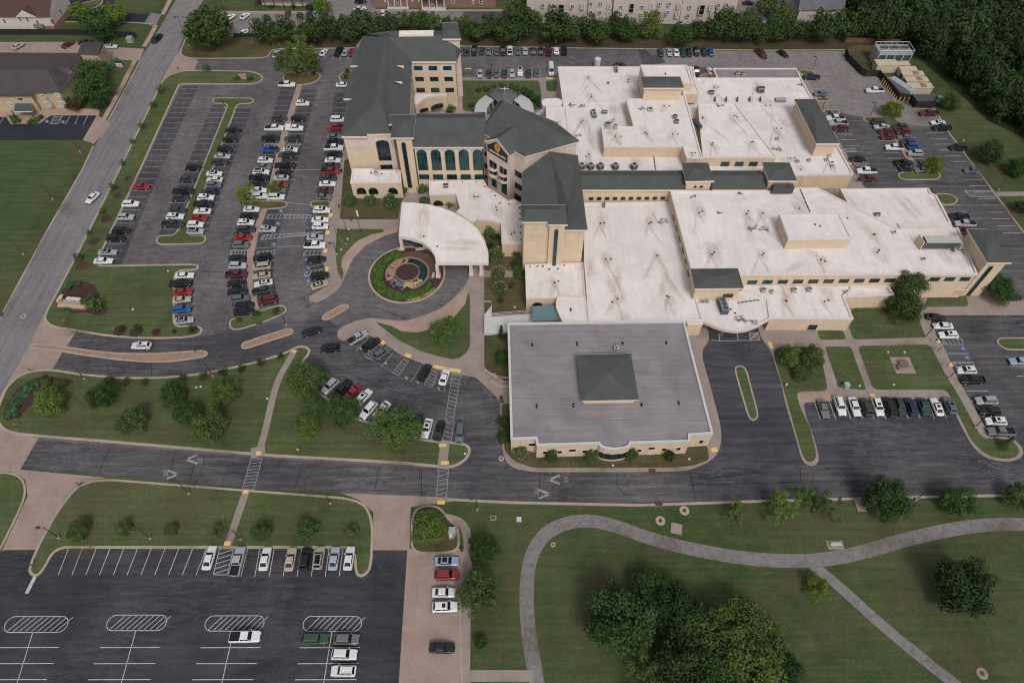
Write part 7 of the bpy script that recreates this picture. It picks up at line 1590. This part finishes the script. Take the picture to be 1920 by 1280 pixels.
# ---------------------------------------------------------------- trees
def crown(seed, kind):
    r = random.Random(seed); V, Fc = [], []
    if kind == 'round':
        gap = r.uniform(0, 6.28)
        for i in range(50):
            u = r.uniform(-.75, 1); t = r.uniform(0, 6.28)
            s = math.sqrt(max(0, 1-u*u)); rr = r.uniform(.45, .86)
            if abs((t-gap+3.14) % 6.28-3.14) < .2 and u < .5: continue
            c = Vector((s*math.cos(t)*rr, s*math.sin(t)*rr, u*rr*.82)); leafblob(r, V, Fc, c, r.uniform(.17, .33), 150, .043, .9)
        leafblob(r, V, Fc, Vector((0,0,0)), .74, 900, .045, .85)
    elif kind == 'loose':
        for i in range(38):
            u = r.uniform(-.85, 1); t = r.uniform(0, 6.28); s = math.sqrt(max(0, 1-u*u)); rr = r.uniform(.3, .95)
            c = Vector((s*math.cos(t)*rr, s*math.sin(t)*rr, u*rr)); leafblob(r, V, Fc, c, r.uniform(.13, .26), 95, .042, .8)
    elif kind == 'pine':
        for i in range(50):
            z = r.uniform(-1, 1); k = (1.0-(z+1)/2)**.55*.95 if z > -.6 else .85; t = r.uniform(0, 6.28); rr = r.uniform(.3, 1)*k
            c = Vector((math.cos(t)*rr, math.sin(t)*rr, z*1.25)); leafblob(r, V, Fc, c, r.uniform(.15, .30), 85, .042, .6)
    elif kind == 'cone':
        for i in range(34):
            z = -1+2*i/33; k = (1-(z+1)/2)*.8+.06
            for q in range(3): t = r.uniform(0, 6.28); leafblob(r, V, Fc, Vector((math.cos(t)*k*.7, math.sin(t)*k*.7, z*1.5)), .16+k*.25, 26, .05, .8)
    elif kind == 'shrub':
        for i in range(14):
            t = r.uniform(0, 6.28); rr = r.uniform(.1, .72); leafblob(r, V, Fc, Vector((math.cos(t)*rr, math.sin(t)*rr, r.uniform(-.3, .5))), r.uniform(.25, .42), 70, .085, .85)
    elif kind == 'far':
        for i in range(26):
            u = r.uniform(-.4, 1); t = r.uniform(0, 6.28); s = math.sqrt(max(0, 1-u*u)); rr = r.uniform(.45, .85)
            leafblob(r, V, Fc, Vector((s*math.cos(t)*rr, s*math.sin(t)*rr, u*rr)), r.uniform(.2, .38), 65, .07, .9)
        leafblob(r, V, Fc, Vector((0,0,0)), .7, 300, .09)
    return mesh('crown', V, Fc, M_leaf)
CR = {k: [crown(100+i*7+len(k), k) for i in range(n)] for k, n in (('round', 8), ('loose', 5), ('pine', 3), ('cone', 1), ('shrub', 4), ('far', 7))}
def flowers(seed):
    r = random.Random(seed); V, Fc = [], []
    for i in range(75):
        u = r.uniform(-.1, 1); t = r.uniform(0, 6.28); s = math.sqrt(max(0, 1-u*u)); leafblob(r, V, Fc, Vector((s*math.cos(t)*.95, s*math.sin(t)*.95, u*.95)), .07, 5, .034)
    return mesh('blossom', V, Fc, M_flower)
FL = [flowers(1), flowers(2)]
def trunkmesh(seed):
    r = random.Random(seed); b = MB(); b.tube((0,0,0), (0,0,.62), .085, .055, 8)
    for k in range(5): t = k*1.3+r.random(); a = Vector((0,0,.42+.05*k)); b.tube(a, a+Vector((math.cos(t)*.45, math.sin(t)*.45, .5)), .04, .015, 6)
    return mesh('trunk', b.v, b.f, M_bark)
TM = [trunkmesh(i) for i in range(3)]
PAL = dict(mid=(1.02,1,.92), bright=(1.35,1.3,.9), dark=(.60,.70,.58), yel=(1.55,1.3,.7), olive=(1.15,1.02,.8), deep=(.38,.48,.42), pine=(.55,.60,.48), blue=(.9,1.5,2.4), red=(.9,.45,.5), vyel=(1.8,1.5,.55))
RT = random.Random(21)
def tree(px, py, rp, kind='round', col='mid', label='', group=None, hk=1.0, name='tree', cat='tree', fl=False, z0=0.0, zs=1.0):
    """px, py, rp: crown centre and radius in the photograph; set on the ground under it."""
    if kind == 'shrub': zc = .45
    c = W(px, py); R = rp/sc(py)
    for _ in range(3):
        zc = R*(.5 if kind == 'shrub' else .88 if kind in ('round', 'loose') else 1.0 if kind == 'far' else 1.3)*hk
        c = W(px, py, zc); R = rp/sc(py)*(CAMH-zc)/CAMH
    R *= 1.3 if kind == 'shrub' else 1.22 if kind == 'far' else 1.1
    t = thing(name, label, cat, (c.x, c.y, z0), RT.uniform(0, 6.28), group)
    m = RT.choice(CR[kind]); o = put('crown', m, t); o.location = (0, 0, zc-z0); o.scale = (R*RT.uniform(.95,1.08), R*RT.uniform(.93,1.06), R*RT.uniform(.9, 1.05)*zs)
    q = PAL[col]; j = RT.uniform(.9, 1.12); o.color = (q[0]*j*RT.uniform(.95,1.05), q[1]*j, q[2]*j, 1)
    if kind != 'shrub':
        o = put('trunk', RT.choice(TM), t); s = max(zc*1.0, .6); o.scale = (s*.6, s*.6, s*1.15)
    if fl: o = put('blossom', RT.choice(FL), t); o.location = (0, 0, zc-z0); o.scale = (R, R, R)
    return t
def trees(where, items, kind='round', group=None, noun='tree', dcol='mid', **kw):
    items = sorted(items, key=lambda i: i[0])
    for i, it in enumerate(items):
        x, y, r = it[:3]; col = it[3] if len(it) > 3 else dcol; kd = it[4] if len(it) > 4 else kind
        adj = dict(mid='green', bright='light green', dark='dark green', yel='yellow-green', olive='olive green', deep='very dark green', pine='dull green', blue='blue-green', red='reddish', vyel='golden green')[col]
        size = 'large ' if r > 40 else 'small ' if r < 14 else ''
        o = ORD[i] if i < len(ORD) else ORD[len(items)-1-i]; sd_ = 'left' if i < len(ORD) else 'right'
        tree(x, y, r, kd, col, f"{size}{adj} {noun}, {o} from the {sd_} {where}", group or f'{noun}s ' + where, **kw)
trees('on the broad lawn between the drives', [(92,753,29,'bright'),(191,737,27,'dark'),(247,786,29),(325,738,26,'dark'),(352,772,28,'dark'),(392,797,34),(420,731,29,'olive')])
trees('on the soil strip of the curved lot', [(574,710,40),(606,703,13,'bright'),(587,758,26),(572,798,26,'bright'),(642,767,33,'dark'),(740,800,46)])
tree(837, 621, 32, 'round', 'mid', 'round green tree on the lawn south of the roundabout')
trees('in the row of young trees above the south-west stalls', [(146,994,20),(231,990,17),(320,993,13),(407,992,15,'olive','loose'),(490,995,20),(575,992,22),(660,996,15,'bright','loose')])
trees('among the trees by the concrete strip', [(804,991,35,'bright'),(905,1027,28,'dark'),(899,1109,43),(902,1203,14,'dark')])
trees('in the line along the south kerb', [(1382,960,22,'bright','loose'),(1462,953,32,'bright','loose'),(1503,928,25,'bright','loose'),(1550,950,29,'mid','loose'),(1665,932,46,'dark'),(1797,937,33,'dark'),(1912,930,28,'mid')])
tree(1804, 1101, 58, 'round', 'deep', 'large very dark green tree alone on the lawn right of the path fork')
tree(1535, 1100, 25, 'loose', 'vyel', 'small golden green tree at the path fork')
trees('in the big clump inside the path loop', [(1165,1168,68,'dark'),(1222,1108,40,'dark'),(1272,1150,56,'deep'),(1210,1140,36,'mid'),(1322,1196,56,'mid'),(1385,1172,54,'olive'),(1290,1255,64,'dark'),(1402,1245,68,'olive'),(1440,1205,40,'mid'),(1205,1262,44,'mid','loose'),(1240,1240,22,'bright','loose'),(1466,1250,36,'deep'),(1340,1290,60,'dark')])
tree(1709, 530, 29, 'round', 'mid', 'tall green tree before the east facade, upper crown', 'tall trees before the east facade', hk=2.1); tree(1698, 574, 33, 'round', 'dark', 'tall green tree before the east facade, lower and nearer', 'tall trees before the east facade', hk=.9)
tree(1876, 541, 29, 'round', 'dark', 'dark green tree right of the east stair tower')
trees('in the group on the lawn finger', [(1481,666,22),(1522,671,25,'olive'),(1505,701,17)])
trees('along the east side of the staff lot', [(1675,206,18,'vyel'),(1750,308,18,'vyel'),(1785,191,19,'dark'),(1860,285,25,'dark'),(1911,312,22,'dark'),(1918,388,14,'deep')])
tree(1888, 830, 13, 'cone', 'dark', 'small leaning conifer on the east lawn tip', z0=.15)
trees('under the west arches', [(655,376,13,'mid'),(693,376,12,'mid'),(752,353,14,'mid'),(791,352,13,'mid')], 'round', noun='shrub tree', hk=.7)
for x, y, r, l, z_ in ((731,377,15,'white-flowering shrub under the west arches',0),(794,376,10,'small white-flowering shrub left of the entrance wing',0),(845,380,12,'white-flowering shrub tree in the entrance notch',0),(920,433,14,'white-flowering tree in the deep court behind the canopy',0),(932,477,15,'topmost white-flowering tree right of the canopy',0),(935,513,15,'middle white-flowering tree right of the canopy',0),(937,541,14,'lowest white-flowering tree right of the canopy',0),(975,847,15,'white-flowering shrub at the left front of the office block',0)): tree(x, y, r, 'round', 'mid', l, 'white-flowering trees', hk=.8, fl=True)
trees('against the cream tower', [(966,471,13),(972,510,13)], noun='shrub tree', hk=.7)
trees('along the left wall of the office block', [(940,626,11,'deep','cone'),(941,670,14,'dark'),(943,790,11,'dark'),(946,819,13,'dark')], noun='bush', hk=.9, zs=1.3)
trees('along the front of the office block', [(1034,854,14,'mid'),(1110,852,14,'mid'),(1183,852,14,'mid'),(1256,854,11,'dark')], noun='bush', hk=1.3, zs=1.5)
trees('near the crossing in the west lot', [(463,367,22,'vyel'),(515,353,15,'vyel')], 'loose')
trees('on the bare island in the north-west', [(537,107,27,'olive'),(566,100,29,'yel'),(585,122,20,'olive'),(552,128,20,'olive')], 'loose')
trees('in the row of street saplings', [(387,127,9),(303,167,9,'mid'),(286,197,7),(266,235,7),(247,265,6),(230,305,6),(211,352,9),(192,397,7,'olive'),(166,436,6),(145,482,10)], 'loose')
tree(390, 53, 41, 'far', 'pine', 'big dull green tree at the top junction')
trees('in the pine row behind the north lots', [(495,57,24),(532,60,24),(582,57,28),(618,50,22),(652,55,25),(682,47,26),(707,50,20),(732,45,20),(757,40,16,'olive'),(784,40,19),(812,43,16,'mid'),(838,48,14),(867,45,15,'olive'),(889,58,20,'dark'),(920,50,22),(947,60,22),(975,46,32),(998,38,16,'olive'),(1040,52,32),(1072,53,24,'dark'),(1102,50,21),(1122,62,22,'dark'),(1155,50,22),(1180,57,22),(1222,48,23,'olive'),(1253,47,21,'olive'),(1277,66,22,'dark'),(1305,56,19),(1332,57,17,'olive'),(1358,48,30,'dark'),(1400,56,24),(1427,60,20),(1452,57,22),(1477,58,20),(1503,57,17,'deep'),(1545,50,29),(1582,48,25),(1620,42,30),(1660,55,26)][:25], 'far', noun='tree', dcol='pine')
trees('in the eastern half of the pine row', [(1253,40,18,'olive'),(1277,66,22,'dark'),(1305,56,19),(1332,57,17,'olive'),(1358,48,30,'dark'),(1400,56,24),(1427,60,20),(1452,57,22),(1477,58,20),(1503,57,17,'deep'),(1545,50,29),(1582,48,25),(1620,42,30),(1660,55,26)][1:], 'far', noun='tree', dcol='pine')
trees('among the trees of the west neighbour', [(173,136,26,'dark'),(180,165,25,'dark'),(160,172,20,'dark'),(185,190,15,'deep'),(137,195,14,'red')], 'far')
trees('near the top left drive', [(152,24,19,'yel'),(178,42,26,'dark'),(214,28,20,'yel'),(190,58,20,'deep'),(192,30,12,'deep'),(605,12,16,'bright')], 'far')
trees('behind the apartments at the top', [(965,18,22,'mid'),(1440,10,22,'olive'),(1470,30,20,'olive'),(1460,60,14,'olive'),(1405,30,14,'mid'),(20,-8,16,'deep'),(800,70-30,0.1,'mid')][:6], 'far')
# woodland: one thing per tree that shows its crown
FP = PX([(1585,-40),(1600,40),(1700,90),(1745,130),(1815,190),(1850,225),(1925,262),(2080,330),(2300,260),(2100,-60)])
def inside(p, P):
    c = False; n = len(P)
    for i in range(n):
        a, b_ = P[i], P[(i+1) % n]
        if (a.y > p.y) != (b_.y > p.y) and p.x < (b_.x-a.x)*(p.y-a.y)/(b_.y-a.y)+a.x: c = not c
    return c
k = 0; RF = random.Random(77); y = 90
while y < 330:
    x = 95
    while x < 330:
        p = Vector((x+RF.uniform(-3,3), y+RF.uniform(-3,3), 0))
        if inside(p, FP) and k < 290 and p.x < .80*p.y + 62:
            d = Vector((p.x, p.y, 8-CAMH)); dep = d.y*CP-d.z*SP
            R = RF.uniform(4.2, 7.4); h = RF.uniform(6.5, 11)
            t = thing('tree', 'dark green tree in the dense wood at the top right corner', 'tree', p, RF.uniform(0,6.28), 'trees of the dense wood')
            o = put('crown', RF.choice(CR['far']), t); o.location = (0,0,h*.6); o.scale = (R*1.1, R*1.1, R*1.3); q = PAL[RF.choice(['deep','deep','dark','deep','pine','deep','dark'])]; j = RF.uniform(.65,1.15); o.color = (q[0]*j, q[1]*j, q[2]*j, 1)
            o = put('trunk', RF.choice(TM), t); o.scale = (h*.6, h*.6, h*1.1); k += 1
        x += 7.6
    y += 7.6
sheet('woodland_floor', FP, .03, flat('woodland_soil', (.025,.03,.012), .95, .1, .3, 1), label='dark leafy floor of the wood')
# shrubs
trees('on the lawn edge below the entrance drive', [(206,712,8,'dark'),(236,716,8,'red'),(272,716,8,'dark'),(343,709,8,'dark'),(381,706,8,'dark'),(418,697,8,'dark'),(453,690,8,'dark'),(490,680,7,'red'),(526,668,7,'dark')], 'shrub', noun='round shrub', name='shrub', cat='shrub', z0=.15)
trees('in a mulch ring on the corner lawn', [(226,618,7,'red'),(256,617,8,'dark'),(293,622,5,'red'),(327,622,5,'red'),(361,616,8,'red')], 'shrub', noun='round shrub', name='shrub', cat='shrub', z0=.15)
trees('on the grass island at the foot of the west lot', [(448,599,6,'dark'),(482,589,8,'dark'),(517,583,7,'red')], 'shrub', noun='round shrub', name='shrub', cat='shrub', z0=.15)
trees('round the corner monument', [(133,536,9,'blue'),(147,533,6,'olive'),(127,580,8,'blue'),(176,573,18,'mid')], 'shrub', noun='shrub', name='shrub', cat='shrub', z0=.15)
trees('in the juniper bed on the left lawn', [(18,775,9,'blue'),(24,764,10,'blue'),(32,751,10,'blue'),(42,738,10,'blue'),(53,728,10,'blue'),(62,722,9,'blue'),(86,718,10,'mid'),(104,722,9,'olive'),(120,719,8,'olive'),(35,780,5,'red'),(84,707,5,'red')], 'shrub', noun='low shrub', name='shrub', cat='shrub', z0=.15)
trees('behind the grey garden pavilion', [(898,169,6,'dark'),(912,166,7,'dark'),(925,162,6,'mid'),(942,160,6,'mid'),(960,162,7,'mid'),(972,165,8,'mid'),(984,171,9,'dark'),(995,178,10,'dark'),(1005,186,9,'dark'),(1011,194,8,'dark'),(884,198,6,'dark'),(845,206,10,'mid')], 'shrub', noun='shrub', name='shrub', cat='shrub', z0=.15)
trees('by the small stone sign and island', [(445,147,6,'dark'),(470,147,6,'dark'),(650,134,5,'dark'),(648,145,5,'red')], 'shrub', noun='shrub', name='shrub', cat='shrub', z0=.15)
trees('before the west neighbour', [(24,220,7,'dark'),(30,227,9,'mid'),(60,227,10,'mid'),(77,220,6,'dark'),(218,117,9,'blue'),(205,124,9,'blue'),(140,202,9,'red'),(508,13,5,'deep'),(550,13,5,'deep'),(580,15,8,'deep')], 'shrub', noun='clipped shrub', name='shrub', cat='shrub')
# sparse planting of the courtyard
trees('in the courtyard under the myrtles', [(930,445,9,'deep'),(921,462,8,'deep'),(948,455,8,'deep'),(958,536,6,'brown' if False else 'red'),(938,563,7,'red'),(965,494,8,'deep'),(915,490,7,'deep')], 'shrub', noun='low shrub', name='shrub', cat='shrub', z0=.15)
# ---------------------------------------------------------------- people
M_skin = flat('skin', (.35,.21,.15), .7, .3, .05, 3); M_hair = flat('hair', (.02,.015,.012), .8, .2, .1, 3)
def person(px, py, rz, lab, top=(.03,.03,.035), leg=(.02,.02,.025)):
    c = W(px, py) + Vector((0,0,.16)); t = thing('person', lab, 'person', c, rz)
    J = [((0,0,.98),.16),((0,0,1.22),.17),((0,0,1.42),.15),((0,.0,1.53),.06),((0,.02,1.64),.10),((0,.02,1.74),.09),
         ((-.10,0,.90),.10),((-.12,.12,.50),.065),((-.12,-.02,.08),.05),((-.12,.12,.04),.045),((.10,0,.90),.10),((.12,.02,.50),.065),((.12,-.22,.10),.05),((.12,-.08,.04),.045),
         ((-.20,0,1.42),.06),((-.26,-.05,1.15),.045),((-.25,.08,.92),.035),((.20,0,1.42),.06),((.26,.05,1.15),.045),((.25,.16,.94),.035)]
    E = [(0,1),(1,2),(2,3),(3,4),(4,5),(0,6),(6,7),(7,8),(8,9),(0,10),(10,11),(11,12),(12,13),(2,14),(14,15),(15,16),(2,17),(17,18),(18,19)]
    me = bpy.data.meshes.new('body'); me.from_pydata([j[0] for j in J], E, []); o = bpy.data.objects.new('body', me); COL.objects.link(o)
    m = o.modifiers.new('skin', 'SKIN'); 
    for i, (p, r) in enumerate(J): me.skin_vertices[0].data[i].radius = (r, r)
    me.skin_vertices[0].data[0].use_root = True
    s = o.modifiers.new('sub', 'SUBSURF'); s.levels = 1
    dg = bpy.context.evaluated_depsgraph_get(); m2 = bpy.data.meshes.new_from_object(o.evaluated_get(dg)); bpy.data.objects.remove(o)
    for mm in (flat('shirt', top, .9, .2), flat('trousers', leg, .9, .2), M_skin): m2.materials.append(mm)
    for p in m2.polygons:
        z = p.center.z; x = abs(p.center.x); p.material_index = 2 if z > 1.5 or (x > .215 and z < 1.05 and z > .8) else 0 if z > .95 else 1
        p.use_smooth = True
    put('body', m2, t)
    b = MB(); bm = bmesh.new(); bmesh.ops.create_uvsphere(bm, u_segments=10, v_segments=6, radius=.115)
    for v in bm.verts: v.co.z *= .8
    hm = bpy.data.meshes.new('hair'); bm.to_mesh(hm); bm.free(); hm.materials.append(M_hair); o = put('hair', hm, t); o.location = (0, -.01, 1.75)
person(641.5, 325, 2.9, 'person in dark clothes walking on the west pavement beside the red truck')
person(1605.5, 342, .4, 'person in dark clothes on the walk at the foot of the staff lot')
person(659, 416, 1.2, 'person in dark clothes by the lawn edge near the flagpoles')
person(637, 392, .3, 'person in dark clothes standing on the west pavement above the tactile pads')
